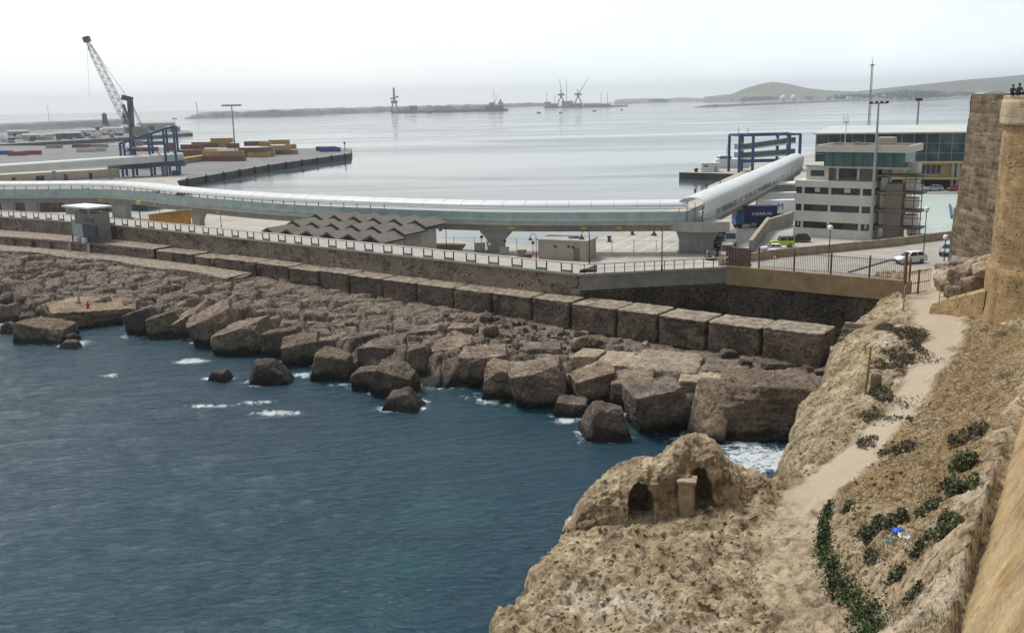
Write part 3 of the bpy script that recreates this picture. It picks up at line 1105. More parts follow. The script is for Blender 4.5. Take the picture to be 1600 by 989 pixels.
R0 = offset_line(LW, .12)
mb = MB()
for i in range(n, len(LW) - 1):
    mb.beam((*R0[i], 10.72), (*R0[i + 1], 10.72), .22, .13)
mb.build('top_rail', RAILW, t, world=True)
cnt = 0
acc = 0
pp_ = []
i = n
d_cur = 0.0
dists = [0]
for k in range(n, len(LW) - 1):
    dists.append(dists[-1] + math.dist(R0[k], R0[k + 1]))


def along(d):
    k = min(max(int(np.searchsorted(dists, d)) - 1, 0), len(dists) - 2)
    a = (d - dists[k]) / (dists[k + 1] - dists[k])
    A, B = R0[n + k], R0[n + k + 1]
    return (A[0] + (B[0] - A[0]) * a, A[1] + (B[1] - A[1]) * a)


d = 1.0
k = 0
while d < dists[-1] - 3 and cnt < 96:
    gap = 1.55
    for e in (0, gap):
        q = along(d + e)
        mb = MB()
        mb.box((*q, 10.12), (.11, .13, 1.16), ang)
        mb.build('post', IRON, t, world=True)
        cnt += 1
    a, b = along(d), along(d + gap)
    mb = MB()
    mb.beam((*a, 9.72), (*b, 9.72), .1, .26)
    mb.build('kick_plate', CONC_DK, t, world=True)
    d += 3.75 if d < 60 else 3.9
    k += 1
# right part of the railing: closely spaced balusters on the jog
t = thing('corner_railing', 'light railing with thin dark balusters on the short jog of the wall', 'railing', (*LW[4], 9.56))
for zz_ in (10.65, 10.1):
    mb = MB()
    mb.beam((*LW[0], zz_), (*LW[n], zz_), .16 if zz_ > 10.3 else .07, .12 if zz_ > 10.3 else .06)
    mb.build('rail', RAILW, t, world=True)
for k in range(15):
    a = (k + .5) / 15
    q = (LW[0][0] + (LW[n][0] - LW[0][0]) * a, LW[0][1] + (LW[n][1] - LW[0][1]) * a)
    mb = MB()
    mb.box((*q, 10.1), (.09, .09, 1.1))
    mb.build('baluster', IRON, t, world=True)

# return wall with the tan parapet beam at the right
CB = [(18.6, 17.3), (-3.2, 17.9)]
a, b = W(*CB[0]), W(*CB[1])
t = thing('return_wall', 'dark masonry return wall under a tan parapet beam by the gate', 'wall', ((a[0] + b[0]) / 2, (a[1] + b[1]) / 2, 4))
rows = []
for k in range(25):
    f_ = k / 24 * 1.12
    x, y = a[0] + (b[0] - a[0]) * f_, a[1] + (b[1] - a[1]) * f_
    rows.append([(x + nW[0] * o + .1 * float(fbm([[x, y, z_]], .7, 3)[0]), y + nW[1] * o, z_) for z_, o in ((1.5, .5), (3.5, .35), (5.5, .2), (7.35, .05))])
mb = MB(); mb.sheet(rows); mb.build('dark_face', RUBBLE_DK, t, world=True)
mb = MB()
za, zb2 = 9.62, 9.55
tb = (np.array(b) - np.array(a)) / math.dist(a, b)
nb = np.array([tb[1], -tb[0]]); nb = nb if nb @ nW > 0 else -nb
poly = [(a[0] + nb[0] * .35, a[1] + nb[1] * .35), (b[0] + nb[0] * .35, b[1] + nb[1] * .35), (b[0] - nb[0] * .4, b[1] - nb[1] * .4), (a[0] - nb[0] * .4, a[1] - nb[1] * .4)]
mb.prism(poly[::-1] if False else poly, 7.3, 9.6)
mb.build('parapet_beam', plain('tan_parapet', (.36, .26, .14), .9, var=.22, vscale=.7, bumps=.2, dirt=((.2, .14, .075), .8, .7)), t, world=True)
# wooden screen between railing and gate fence
RUSTW = plain('brown_weathered_wood', (.13, .09, .065), .85, var=.3, vscale=2.5)
t = thing('wooden_screen', 'brown boarded screen at the end of the promenade railing', 'fence panel', (a[0], a[1], 9.6))
for k in range(9):
    mb = MB()
    x, y = a[0] + tb[0] * (.1 + k * .36) - nb[0] * .1, a[1] + tb[1] * (.1 + k * .36) - nb[1] * .1
    mb.box((x, y, 10.75), (.32, .06, 2.3), math.atan2(tb[1], tb[0]))
    mb.build('board', RUSTW, t, world=True)
mb = MB()
for zz_ in (9.9, 11.6):
    mb.beam((a[0] - nb[0] * .2, a[1] - nb[1] * .2, zz_), (a[0] + tb[0] * 3.3 - nb[0] * .2, a[1] + tb[1] * 3.3 - nb[1] * .2, zz_), .08, .12)
mb.build('batten', RUSTW, t, world=True)
# ---------------------------------------------------------------- headland terrain
CP = [  # surveyed heights: pixel u, v, z
    (1440, 455, 8.4), (1460, 480, 8.3), (1480, 500, 8.3), (1460, 530, 8.2), (1430, 560, 8.1), (1400, 620, 8.0), (1350, 680, 7.9), (1300, 730, 7.8),
    (1250, 790, 7.7), (1220, 850, 7.7), (1230, 920, 7.7), (1290, 989, 7.8), (1180, 770, 7.6), (1100, 830, 7.5), (1000, 830, 7.5), (930, 860, 7.2),
    (950, 930, 7.4), (850, 960, 7.0), (1050, 950, 7.7), (900, 989, 7.2), (1150, 989, 7.9), (760, 989, 6.6), (800, 930, 6.6), (850, 870, 6.7), (890, 815, 6.9),
    (1000, 770, 7.4), (1150, 770, 7.5),
    (1270, 870, 7.8), (1318, 825, 9.3), (1380, 790, 10.2), (1340, 900, 9.0), (1400, 900, 10.6), (1450, 840, 12.0), (1385, 985, 10.0), (1430, 940, 12.0),
    (1510, 500, 8.5), (1480, 560, 8.25), (1430, 640, 8.15), (1350, 730, 8.05), (1303, 785, 8.2), (1575, 522, 9.6), (1590, 560, 11), (1600, 600, 12.3),
    (1550, 660, 12.4), (1520, 740, 12.8), (1480, 860, 13.3), (1465, 989, 13.8), (1510, 600, 10.0), (1450, 700, 10.1), (1400, 760, 9.6), (1540, 560, 9.7),
    (1410, 442, 8.6), (1385, 470, 7.8), (1340, 520, 6.3), (1310, 580, 5.2), (1265, 615, 4.3), (1238, 685, 3.6), (1245, 725, 5.5), (1360, 590, 7.6), (1300, 660, 6.5),
    (1280, 700, 6.6), (1330, 620, 7.0), (1262, 650, 4.8), (1380, 520, 7.9), (1350, 560, 7.1), (1230, 745, 6.9), (1280, 735, 7.5),
    (1500, 425, 10.4), (1530, 405, 11.6), (1470, 442, 9.2), (1450, 425, 8.6), (1540, 470, 9.5)]
cp = np.array([P(*q) for q in CP])
cp = np.vstack([cp, [(62, 60, 18), (62, 100, 12), (58, 118, 9), (48, 118, 8.3), (20, 20, 16), (-4, 22, 7), (6, 20, 9), (40, 50, 18)]])


def tps_fit(xy, z, lam=.6):
    n = len(xy)
    d2 = ((xy[:, None] - xy[None]) ** 2).sum(-1)
    K = .5 * d2 * np.log(d2 + 1e-9) + lam * np.eye(n)
    Q = np.c_[np.ones(n), xy]
    A = np.block([[K, Q], [Q.T, np.zeros((3, 3))]])
    return np.linalg.solve(A, np.r_[z, 0, 0, 0])


tw = tps_fit(cp[:, :2], cp[:, 2])


def tps(x, y):
    out = tw[-3] + tw[-2] * x + tw[-1] * y
    for (a, b), w in zip(cp[:, :2], tw[:-3]):
        d2 = (x - a) ** 2 + (y - b) ** 2
        out = out + w * .5 * d2 * np.log(d2 + 1e-9)
    return out


RIM = [(-9, 14), (-5, 28)] + [PXY(*q) for q in [(760, 989, 6.4), (800, 930, 6.4), (846, 866, 6.5), (878, 806, 6.6)]] + [(4.0, 53.0), (7.5, 54.3), (10.5, 54.8), (13.2, 55.0), (15.3, 54.9)] + \
      [PXY(*q) for q in [(1226, 744, 7.0), (1240, 722, 5.8), (1233, 688, 3.6), (1243, 655, 4.2), (1262, 612, 4.4), (1296, 562, 4.9), (1318, 530, 5.5), (1345, 495, 6.5), (1385, 462, 7.6)]] + [(43.3, 107.5), (44, 119), (80, 125), (80, 14)]
RIM = np.array(RIM)


def sdist(x, y, poly):
    """signed distance, positive outside"""
    d = np.full(x.shape, 1e9); ins = np.zeros(x.shape, bool)
    n = len(poly)
    for i in range(n):
        ax_, ay_ = poly[i]; bx, by = poly[(i + 1) % n]
        ex, ey = bx - ax_, by - ay_
        t = np.clip(((x - ax_) * ex + (y - ay_) * ey) / (ex * ex + ey * ey), 0, 1)
        d = np.minimum(d, np.hypot(x - ax_ - t * ex, y - ay_ - t * ey))
        c = (ay_ > y) != (by > y)
        ins ^= c & (x < (bx - ax_) * (y - ay_) / (by - ay_ + 1e-12) + ax_)
    return np.where(ins, -d, d)


def pline_d(x, y, pts):
    d = np.full(x.shape, 1e9)
    for (a, b), (c, e) in zip(pts[:-1], pts[1:]):
        ex, ey = c - a, e - b
        t = np.clip(((x - a) * ex + (y - b) * ey) / (ex * ex + ey * ey), 0, 1)
        d = np.minimum(d, np.hypot(x - a - t * ex, y - b - t * ey))
    return d


PATHL = [PXY(*q) for q in [(1435, 440, 8.5), (1455, 490, 8.3), (1478, 520, 8.2), (1460, 565, 8.1), (1414, 640, 8.0), (1350, 700, 7.9), (1275, 765, 7.8), (1235, 830, 7.7), (1235, 920, 7.7), (1280, 1000, 7.8)]]
RES = .165
hx = np.arange(-9, 60, RES)
hy = np.arange(24, 119, RES)
gx, gy = np.meshgrid(hx, hy)
X, Y = gx.ravel(), gy.ravel()
pp = np.c_[X, Y, 0 * X]
H0 = tps(X, Y)
sdv = sdist(X, Y, RIM) + .9 * fbm(pp, .35, 4, seed=51) + .3 * fbm(pp, 1.3, 3, seed=52)
pd = pline_d(X, Y, PATHL)
pw = interp(Y, [(30, 1.7), (45, 1.6), (55, 1.5), (70, 1.25), (85, 1.5), (93, 2.0), (106, 1.5)])
pathm = (1 - sstep(.6, 1.3, (pd + .7 * fbm(pp, .5, 4, seed=60)) / pw)) * (.25 + .75 * sstep(46, 53, Y + 3 * fbm(pp, .3, 2, seed=61)))
# masonry slope right of the path
SLP = np.array([PXY(*q) for q in [(1515, 500, 8.5), (1485, 560, 8.3), (1435, 642, 8.2), (1352, 735, 8.1), (1312, 790, 8.6), (1345, 800, 9.6), (1400, 800, 10.4), (1440, 830, 11.5), (1500, 790, 12.8), (1540, 690, 12.5), (1600, 600, 12.3), (1600, 520, 10)]])
slm = 1 - sstep(-.6, .6, sdist(X, Y, SLP) + .8 * fbm(pp, .4, 3, seed=66))
hard = np.clip(1 - pathm * .93 - slm * .7, 0, 1)
kar = fbm(pp, .55, 6, gain=.6, seed=70, ridge=True)
cav = sstep(.12, .45, fbm(pp, .8, 4, seed=78)) * hard
ec, hc, tc_ = cells(X / .95 + .3 * fbm(pp, .7, 3, seed=83), Y / .8 + .3 * fbm(pp, .7, 3, seed=84), 41)
ec2, hc2, tc2 = cells(X / .42 + .2 * fbm(pp, 1.2, 3, seed=85), Y / .38, 43)
crag = hard * (.34 * (hc - .5) + .5 * tc_ - .22 * (1 - sstep(0, .14, ec)) + .12 * (hc2 - .5) + .2 * tc2) * sstep(-.25, .25, fbm(pp, .2, 3, seed=86) + .15)
H1 = H0 - .34 * cav + crag + hard * (.38 * fbm(pp, .28, 3, seed=71) + .55 * (kar - .1) * (.4 + .6 * sstep(-.3, .3, fbm(pp, .12, 2, seed=75))) + .13 * fbm(pp, 2.2, 3, seed=72)) + .03 * fbm(pp, 1.5, 3, seed=73) + slm * (.5 * fbm(pp, .33, 4, seed=87) + .22 * (hc - .5) + .3 * tc_ + .36 * fbm(pp, .7, 5, gain=.6, seed=74, ridge=True) - .2 * sstep(.2, .5, fbm(pp, .6, 4, seed=79)))
cl_pts = [(2.5, 10.2), (13.2, 27.2), (22, 41.2), (32, 57.6), (46, 80.6)]
behind = (X - 13.2) * .852 - (Y - 27.2) * .524       # beyond the foot of the curtain wall
H1 = np.where(behind > .3, np.minimum(H1, 13.3 - .5 * np.clip(behind - .3, 0, 8)), H1)
edge = sstep(-1.6, .0, sdv)
H1 = H1 - .55 * edge ** 2 - np.clip(sdv, 0, 9) * 3.4 - .5 * sstep(0, .8, sdv)
# undercut shading ledges on the cliff
H1 = H1 + np.where(sdv > 0, .5 * fbm(np.c_[X, Y, H1 * .0], .9, 3, seed=77), 0)
zh = np.maximum(H1, -2.6)
nx_, ny_ = len(hx), len(hy)
idx = np.arange(nx_ * ny_).reshape(ny_, nx_)
fq = np.stack([idx[:-1, :-1].ravel(), idx[:-1, 1:].ravel(), idx[1:, 1:].ravel(), idx[1:, :-1].ravel()], 1)
okf = zh[fq].max(1) > -2.5
okf &= ~((Y[fq].max(1) > 108.5) & (X[fq].max(1) < 43.5))
fq = fq[okf]
# sideways weathering so that steep faces are not smooth curtains
steep = sstep(.2, 1.5, sdv + 1)
dx_ = .35 * steep * fbm(np.c_[X, Y, zh], .7, 4, seed=81)
dy_ = .35 * steep * fbm(np.c_[X, Y, zh], .7, 4, seed=82)
head = link_mesh('headland', np.c_[X + dx_, Y + dy_, zh], fq, None)
tag(head, 'sandy eroded rock headland with a worn footpath', kind='structure')
vattr(head, 'path', pathm)
vattr(head, 'slope', slm)


def hz(x, y):
    j = int(round((x - hx[0]) / RES)); i = int(round((y - hy[0]) / RES))
    j = min(max(j, 0), nx_ - 1); i = min(max(i, 0), ny_ - 1)
    return float(zh[i * nx_ + j])


def on_ground(u, v, z0=8.0):
    """surveyed point on the headland surface"""
    z = z0
    for _ in range(12):
        x, y = PXY(u, v, z)
        z = .5 * z + .5 * hz(x, y)
    return x, y, z


m, nt, b = newmat('headland_surface')
p = posnode(nt)
pa, sl_ = att(nt, 'path'), att(nt, 'slope')
n1 = noise(nt, p, .45, 8, .65, .5)
n2 = noise(nt, p, 2.8, 8, .72)
n3 = noise(nt, p, .22, 6, .6, .6)
n4 = noise(nt, p, 11, 5, .7)
rock = ramp(nt, n1, [(.28, (.205, .145, .085)), (.5, (.40, .308, .195)), (.7, (.57, .46, .315))])
rock = mixc(nt, ramp(nt, n3, [(.56, 0), (.68, .85)]), rock, (.56, .48, .37))
rock = mixc(nt, ramp(nt, noise(nt, p, .16, 5, .6, .4), [(.55, 0), (.7, .6)]), rock, (.24, .19, .12))
pit = ramp(nt, noise(nt, p, 1.5, 9, .72, 1.0), [(.36, .32), (.46, .9), (.55, 1.0), (.66, 1.2)])
rock = mixc(nt, 1.0, rock, pit, 'MULTIPLY')
rock = mixc(nt, 1.0, rock, ramp(nt, n2, [(.33, .5), (.5, 1), (.66, 1.3)]), 'MULTIPLY')
pathc = mixc(nt, n2, (.36, .29, .21), (.47, .395, .305))
pathc = mixc(nt, 1.0, pathc, ramp(nt, n4, [(.3, .8), (.7, 1.15)]), 'MULTIPLY')
# old masonry on the slope: small set stones, orange earth between
wv = nd(nt, 'ShaderNodeVectorMath', operation='MULTIPLY_ADD')
nv = nd(nt, 'ShaderNodeTexNoise', Scale=1.2, Detail=3)
lk(nt, p, nv.inputs['Vector'])
lk(nt, nv.outputs['Color'], wv.inputs[0])
wv.inputs[1].default_value = (.9, .9, .9)
lk(nt, p, wv.inputs[2])
ve = nd(nt, 'ShaderNodeTexVoronoi', Scale=2.7, feature='DISTANCE_TO_EDGE')
lk(nt, wv.outputs[0], ve.inputs['Vector'])
vc = nd(nt, 'ShaderNodeTexVoronoi', Scale=2.7)
lk(nt, wv.outputs[0], vc.inputs['Vector'])
sep = nd(nt, 'ShaderNodeSeparateXYZ')
lk(nt, vc.outputs['Color'], sep.inputs[0])
stones = ramp(nt, sep.outputs[0], [(0, (.21, .15, .09)), (.5, (.31, .235, .145)), (1, (.42, .34, .23))])
joint = ramp(nt, math_(nt, 'ADD', ve.outputs['Distance'], math_(nt, 'MULTIPLY', math_(nt, 'SUBTRACT', n2, .5), .15)), [(.02, 0), (.09, 1)])
mas = mixc(nt, math_(nt, 'MULTIPLY_ADD', joint, .6, .4), (.17, .12, .065), stones)
earth = mixc(nt, n2, (.25, .165, .08), (.36, .255, .13))
mas = mixc(nt, ramp(nt, noise(nt, p, .33, 7, .65, .5), [(.40, 0), (.54, .95)]), mas, earth)
mas = mixc(nt, 1.0, mas, ramp(nt, noise(nt, p, 1.1, 9, .75, .8), [(.36, .3), (.45, .95), (.6, 1.1)]), 'MULTIPLY')
mas = mixc(nt, 1.0, mas, ramp(nt, n2, [(.3, .7), (.7, 1.2)]), 'MULTIPLY')
sp = nd(nt, 'ShaderNodeSeparateXYZ')
lk(nt, p, sp.inputs[0])
c = mixc(nt, sl_, rock, mas)
c = mixc(nt, pa, c, pathc)
zz_ = math_(nt, 'ADD', sp.outputs[2], math_(nt, 'MULTIPLY', math_(nt, 'SUBTRACT', n1, .5), 3.0))
c = mixc(nt, ramp(nt, math_(nt, 'MULTIPLY', zz_, .2), [(.3, 1), (.75, 0)]), c, mixc(nt, n2, (.12, .105, .055), (.2, .165, .09)))
c = mixc(nt, ramp(nt, math_(nt, 'MULTIPLY', zz_, .2), [(.12, 1), (.3, 0)]), c, (.05, .04, .028))
lk(nt, c, b.inputs['Base Color'])
b.inputs['Roughness'].default_value = .93
b.inputs['Specular IOR Level'].default_value = .15
hgt = math_(nt, 'ADD', math_(nt, 'MULTIPLY', n2, 1.0), math_(nt, 'MULTIPLY', pit, .5))
hgt = mixc(nt, sl_, hgt, math_(nt, 'ADD', math_(nt, 'MULTIPLY', joint, .6), n2))
hgt = mixc(nt, pa, hgt, math_(nt, 'MULTIPLY', n4, .25))
lk(nt, bump(nt, hgt, .9, .22), b.inputs['Normal'])
head.data.materials.append(m)
HEADM = m

# mound with two caves at the tip of the headland
ROCKM = CLIFF
ax_ = np.arange(2.7, 15.2, .07)
th = np.linspace(0, 1, 120)
ga, gt = np.meshgrid(ax_, th)
A, T = ga.ravel(), gt.ravel()
Hh = interp(A, [(2.7, .5), (3.4, 1.4), (4.7, 2.3), (6.2, 2.35), (7.5, 2.6), (8.1, 2.55), (8.7, 3.2), (9.3, 3.5), (10.3, 3.55), (11.2, 3.2), (11.9, 2.5), (12.6, 1.5), (13.4, .7), (15.2, .05)])
Ry = interp(A, [(2.7, .9), (4, 1.8), (7, 2.0), (11, 2.1), (13.5, 1.7), (15.2, .8)])
yc = interp(A, [(2.7, 50.2), (5, 51.0), (8, 51.2), (11, 51.8), (13.5, 53.2), (15.2, 54)])
ang_ = T * math.pi
cy, sy = np.cos(ang_), np.sin(ang_)
ex = .72
yy = yc - Ry * np.sign(cy) * np.abs(cy) ** ex
zb = interp(A, [(2.7, 5.6), (4.7, 6.3), (7, 7.0), (15, 7.2)])
zz2 = zb + (Hh + .3) * np.abs(sy) ** ex
q3 = np.c_[A, yy, zz2]
n_a = fbm(q3, .5, 4, seed=91) - .5 * sstep(.1, .45, fbm(q3, .9, 4, seed=95))
n_b = fbm(q3, 1.3, 5, gain=.62, seed=92, ridge=True)
lump = .50 * n_a + .34 * n_b
front = T < .5
yy2 = yy - lump * np.where(front, 1, -1) * np.abs(cy)
zz2 = zz2 + lump * sy
xx2 = A + .22 * fbm(q3, .8, 3, seed=93)


def cave(xc, zbot, w, h, depth, tilt=0):
    hh = np.clip((zz2 - zbot) / h, -.5, 2)
    half = w / 2 * np.sqrt(np.clip(1 - np.clip((hh - .45) / .55, 0, 1) ** 2, 0, 1))
    r = np.abs(A + .12 * n_b - xc - tilt * hh) / np.maximum(half, 1e-3)
    mk = (1 - sstep(.82, 1.0, r)) * (hh < 1) * front
    return mk * depth


dep = np.maximum(cave(6.95, 7.0, 1.45, 2.35, 2.4), cave(10.45, 7.1, 1.5, 2.75, 1.7, -.25))
yy2 = yy2 + dep
na, nt_ = len(ax_), len(th)
idx = np.arange(na * nt_).reshape(nt_, na)
fq = np.stack([idx[:-1, :-1].ravel(), idx[:-1, 1:].ravel(), idx[1:, 1:].ravel(), idx[1:, :-1].ravel()], 1)
mound = link_mesh('cave_mound', np.c_[xx2, yy2, zz2], fq, None)
mound.data.materials.append(HEADM)
tag(mound, 'hump of sandy rock with two dark cave mouths at the tip of the headland', kind='structure')

# stone box by the cave
x, y, z_ = on_ground(1075, 806, 7.6)
t = thing('stone_box', 'square weathered stone box standing beside the second cave mouth', 'stone box', (x, y + .5, z_ - .1), -.25)
STB = plain('weathered_box_stone', (.36, .27, .18), .9, var=.25, vscale=2.5, bumps=.4, dirt=((.2, .15, .1), 1.2, .6))
v, f = rough_box(.95, .95, 2.0, 3, .04, .14)
link_mesh('body', v, f, STB, t)
mb = MB(); mb.box((.495, -.08, 1.45), (.03, .5, .7)); mb.build('dark_opening', plain('dark_recess', (.05, .04, .03), .9), t)
mb = MB(); mb.box((0, 0, 2.0), (1.05, 1.05, .14)); mb.build('lid', STB, t)

# ---------------------------------------------------------------- fortress walls
def wall_sheet(pts, zs, amt, seed, step=.3, inset=None):
    """pts: plan polyline; zs: heights; inset(z) moves the face back"""
    L = [0]
    for a, c in zip(pts[:-1], pts[1:]): L.append(L[-1] + math.dist(a, c))
    tt = np.arange(0, L[-1] + 1e-6, step)
    px_ = np.interp(tt, L, [q[0] for q in pts]); py_ = np.interp(tt, L, [q[1] for q in pts])
    tg = np.c_[np.gradient(px_), np.gradient(py_)]
    tg /= np.linalg.norm(tg, axis=1)[:, None]
    nn2 = np.c_[tg[:, 1], -tg[:, 0]]
    rows = []
    for z_ in zs:
        ins = inset(z_) if inset else 0
        q = np.c_[px_, py_, np.full(len(tt), z_)]
        o = amt * fbm(q, .8, 4, seed=seed) + amt * .6 * fbm(q, 2.5, 3, seed=seed + 5)
        q[:, :2] += nn2 * (o - ins)[:, None]
        rows.append(q)
    n_ = len(tt)
    vs = np.vstack(rows)
    idx = np.arange(n_ * len(zs)).reshape(len(zs), n_)
    fq = np.stack([idx[:-1, :-1].ravel(), idx[:-1, 1:].ravel(), idx[1:, 1:].ravel(), idx[1:, :-1].ravel()], 1)
    return vs, fq


BAST = ashlar('ochre_bastion_stone', (.466, -.885, 0), ((.37, .245, .12), (.46, .32, .17)), (.30, .20, .10), 1.3, .62, .75, stain=((.30, .215, .125), .22, .58), mort=.015, bstr=.9)
BAND = ashlar('pale_bastion_band', (.466, -.885, 0), ((.46, .36, .23), (.52, .42, .28)), (.27, .2, .12), 1.9, .82, .15, mort=.02)
TOWM = ashlar('dark_tower_stone', (.92, -.39, 0), ((.085, .065, .045), (.25, .19, .125)), (.22, .165, .105), .9, .55, .7, stain=((.28, .21, .135), .35, .55), mort=.07, bstr=1)
BP = [(61, 98), (49, 94.5), (46.3, 91.5), (45.35, 88.9), (45.1, 87.6), (45.5, 86.2), (48.1, 81.3), (59, 61)]
t = thing('bastion', 'tall ochre stone bastion with a pale band of large blocks at its top', 'bastion', (46, 86, 8))
zs = np.arange(6.5, 27.01, .3)
vs, fq = wall_sheet(BP, zs, .09, 3, inset=lambda z: -.30 * (1 - float(sstep(13.6, 14.4, z))) - .25 * (1 - float(sstep(8, 11, z))))
link_mesh('shaft', vs - np.array([46, 86, 8]), fq, BAST, t)
vs, fq = wall_sheet(BP, [26.9, 26.95, 27.2, 27.7, 28.3, 28.9, 29.15, 29.2], .03, 9, inset=lambda z: {26.9: .1, 29.2: 1.2}.get(z, -.26))
link_mesh('top_band', vs - np.array([46, 86, 8]), fq, BAND, t)
vs, fq = wall_sheet(BP, [29.1, 29.4, 29.55, 29.56], .03, 19, inset=lambda z: {29.56: 3.5}.get(z, -.12))
link_mesh('parapet', vs - np.array([46, 86, 8]), fq, BAND, t)
mb = MB(); mb.prism([(BP[i][0], BP[i][1]) for i in (0, 1, 2, 3, 4, 5, 6, 7)][::1], 29.0, 29.3); mb.build('walkway_top', BAND, t, world=True)

TP = [(68, 132), (58.6, 126), (57.4, 113.2), (57.5, 112.6), (58.1, 112.2), (69, 107.4), (85, 100)]
t = thing('fortress_tower', 'dark weathered masonry tower standing behind the ochre bastion', 'tower', (56, 114, 8))
zs = np.arange(6, 29.7, .3)
vs, fq = wall_sheet(TP, zs, .12, 13, inset=lambda z: (z - 9) * .035 + (0 if z > 20.5 else -.18) + (0 if z > 15.2 else -.22))
link_mesh('shaft', vs - np.array([56, 114, 8]), fq, TOWM, t)
mb = MB(); mb.prism([(68, 131), (59.4, 126), (58.3, 113.2), (59, 112.9), (69, 108.4), (85, 101), (85, 131)], 29.3, 29.62); mb.build('top', TOWM, t, world=True)

# curtain wall at the right, leaning back
cb = [(2.5, 10.2), (8, 18.8), (13.2, 27.2), (22, 41.2), (32, 57.6), (46, 80.6)]
cb = cb[::-1]
CURT = ashlar('sandy_curtain_render', (.53, .85, 0), ((.37, .265, .14), (.41, .30, .165)), (.35, .25, .13), 3.2, 1.6, .35, stain=((.30, .185, .075), .30, .58), mort=.004, bstr=.6)
zs = np.concatenate([np.arange(9, 16, .28), np.arange(16, 29.2, .4)])
vs, fq = wall_sheet(cb, zs, .10, 29, step=.28, inset=lambda z: (z - 12) * .42 + .35 * math.exp(-(z - 11.6) ** 2 / .5))
curt = link_mesh('curtain_wall', vs, fq, CURT)
tag(curt, 'smooth sandy curtain wall leaning back on the right', 'wall')

# rubble-topped retaining wall by the gate with its handrail
a = np.array(PXY(1452, 486, 8.4)); c_ = np.array(PXY(1533, 500, 8.6))
t = thing('retaining_wall', 'low tan retaining wall beside the gate, topped by broken rock', 'wall', (a[0], a[1], 8))
rows = []
for k in range(26):
    f_ = k / 25
    q = a + (c_ - a) * f_
    ztop = 9.1 + 2.3 * f_
    j = .12 * float(fbm([[q[0], q[1], 3]], 1, 3)[0])
    rows.append([(q[0] + j, q[1], 7.6), (q[0] + .1 + j, q[1] + .05, 8.8), (q[0] + .25, q[1] + .1, ztop), (q[0] + 1.2, q[1] + .6, ztop + .1), (q[0] + 3.5, q[1] + 2.5, ztop + .3)])
mb = MB(); mb.sheet(rows[::-1]); mb.build('face', BAST, t, world=True)
t2 = thing('path_handrail', 'thin rusty handrail on the low retaining wall', 'handrail', (a[0], a[1], 9))
RUST = plain('rusty_steel', (.16, .10, .065), .75, var=.3, vscale=4)
mb = MB()
for zz_ in (.55, 1.1):
    q0 = a + (c_ - a) * .12; q1 = a + (c_ - a) * .62
    mb.tube((q0[0] + .4, q0[1] + .2, 9.3 + zz_), (q1[0] + .4, q1[1] + .2, 10.5 + zz_), .035)
mb.build('rail', RUST, t2, world=True)
for k in range(4):
    f_ = .12 + .5 * k / 3
    q = a + (c_ - a) * f_
    zt = 9.3 + 1.2 * k / 3
    mb = MB(); mb.tube((q[0] + .4, q[1] + .2, zt - .6), (q[0] + .4, q[1] + .2, zt + 1.1), .04); mb.build('post', RUST, t2, world=True)
# broken rock on top of the low wall
for k, (u, v, zr, sz) in enumerate([(1480, 438, 10.0, 1.9), (1505, 428, 10.8, 2.3), (1527, 415, 11.6, 2.4), (1495, 450, 10.2, 1.5), (1465, 432, 9.2, 1.6), (1520, 438, 11.1, 1.7), (1540, 420, 12.0, 2.2), (1475, 415, 9.6, 1.5), (1500, 410, 10.9, 1.8)]):
    x, y = PXY(u, v, zr)
    lab = ['broken grey rock above the thin handrail', 'largest broken rock between the tower and the low wall', 'broken rock against the foot of the dark tower', 'small broken rock on the edge of the low wall', 'rock beside the gate opening',
           'rock behind the middle of the low wall', 'rock wedged between dark tower and bastion', 'pale rock at the corner of the dark tower', 'flat rock at the foot of the dark tower'][k]
    boulder('broken_rock', lab, 'rock', x, y, zr - .4, (sz * 1.3, sz, sz * .8), (.2, .1, k * .7), 500 + k, ROCK if k % 2 else ROCK_PALE, 'broken rocks below the tower', sub=4, rough=.11)

# ---------------------------------------------------------------- plants on the headland
def leafmat(name, c0, c1):
    m, nt, b = newmat(name)
    oi = nd(nt, 'ShaderNodeNewGeometry')
    r = ramp(nt, oi.outputs['Random Per Island'], [(0, c0), (.6, c1), (1, tuple(x * 1.35 for x in c1))])
    lk(nt, r, b.inputs['Base Color'])
    b.inputs['Roughness'].default_value = .75
    b.inputs['Specular IOR Level'].default_value = .2
    return m


LEAF_DRY = leafmat('dry_scrub_leaf', (.055, .048, .03), (.135, .115, .075))
LEAF_GRN = leafmat('green_scrub_leaf', (.045, .052, .026), (.12, .13, .07))
LEAF_IVY = leafmat('ivy_leaf', (.016, .034, .012), (.05, .08, .028))
STEM = plain('scrub_stem', (.10, .075, .05), .9)


def leaves(pts, size, r, mat, name, parent=None):
    vs, fs = [], []
    for (x, y, z) in pts:
        s = size * r.uniform(.6, 1.4)
        d = Vector((r.gauss(0, 1), r.gauss(0, 1), r.gauss(.3, .7))).normalized()
        e = d.cross(Vector((r.gauss(0, 1), r.gauss(0, 1), r.gauss(0, 1)))).normalized() * .45 * s
        q = Vector((x, y, z))
        b = len(vs)
        vs += [q, q + d * s * .5 + e, q + d * s, q + d * s * .5 - e]
        fs.append((b, b + 1, b + 2, b + 3))
    return link_mesh(name, vs, fs, mat, parent)


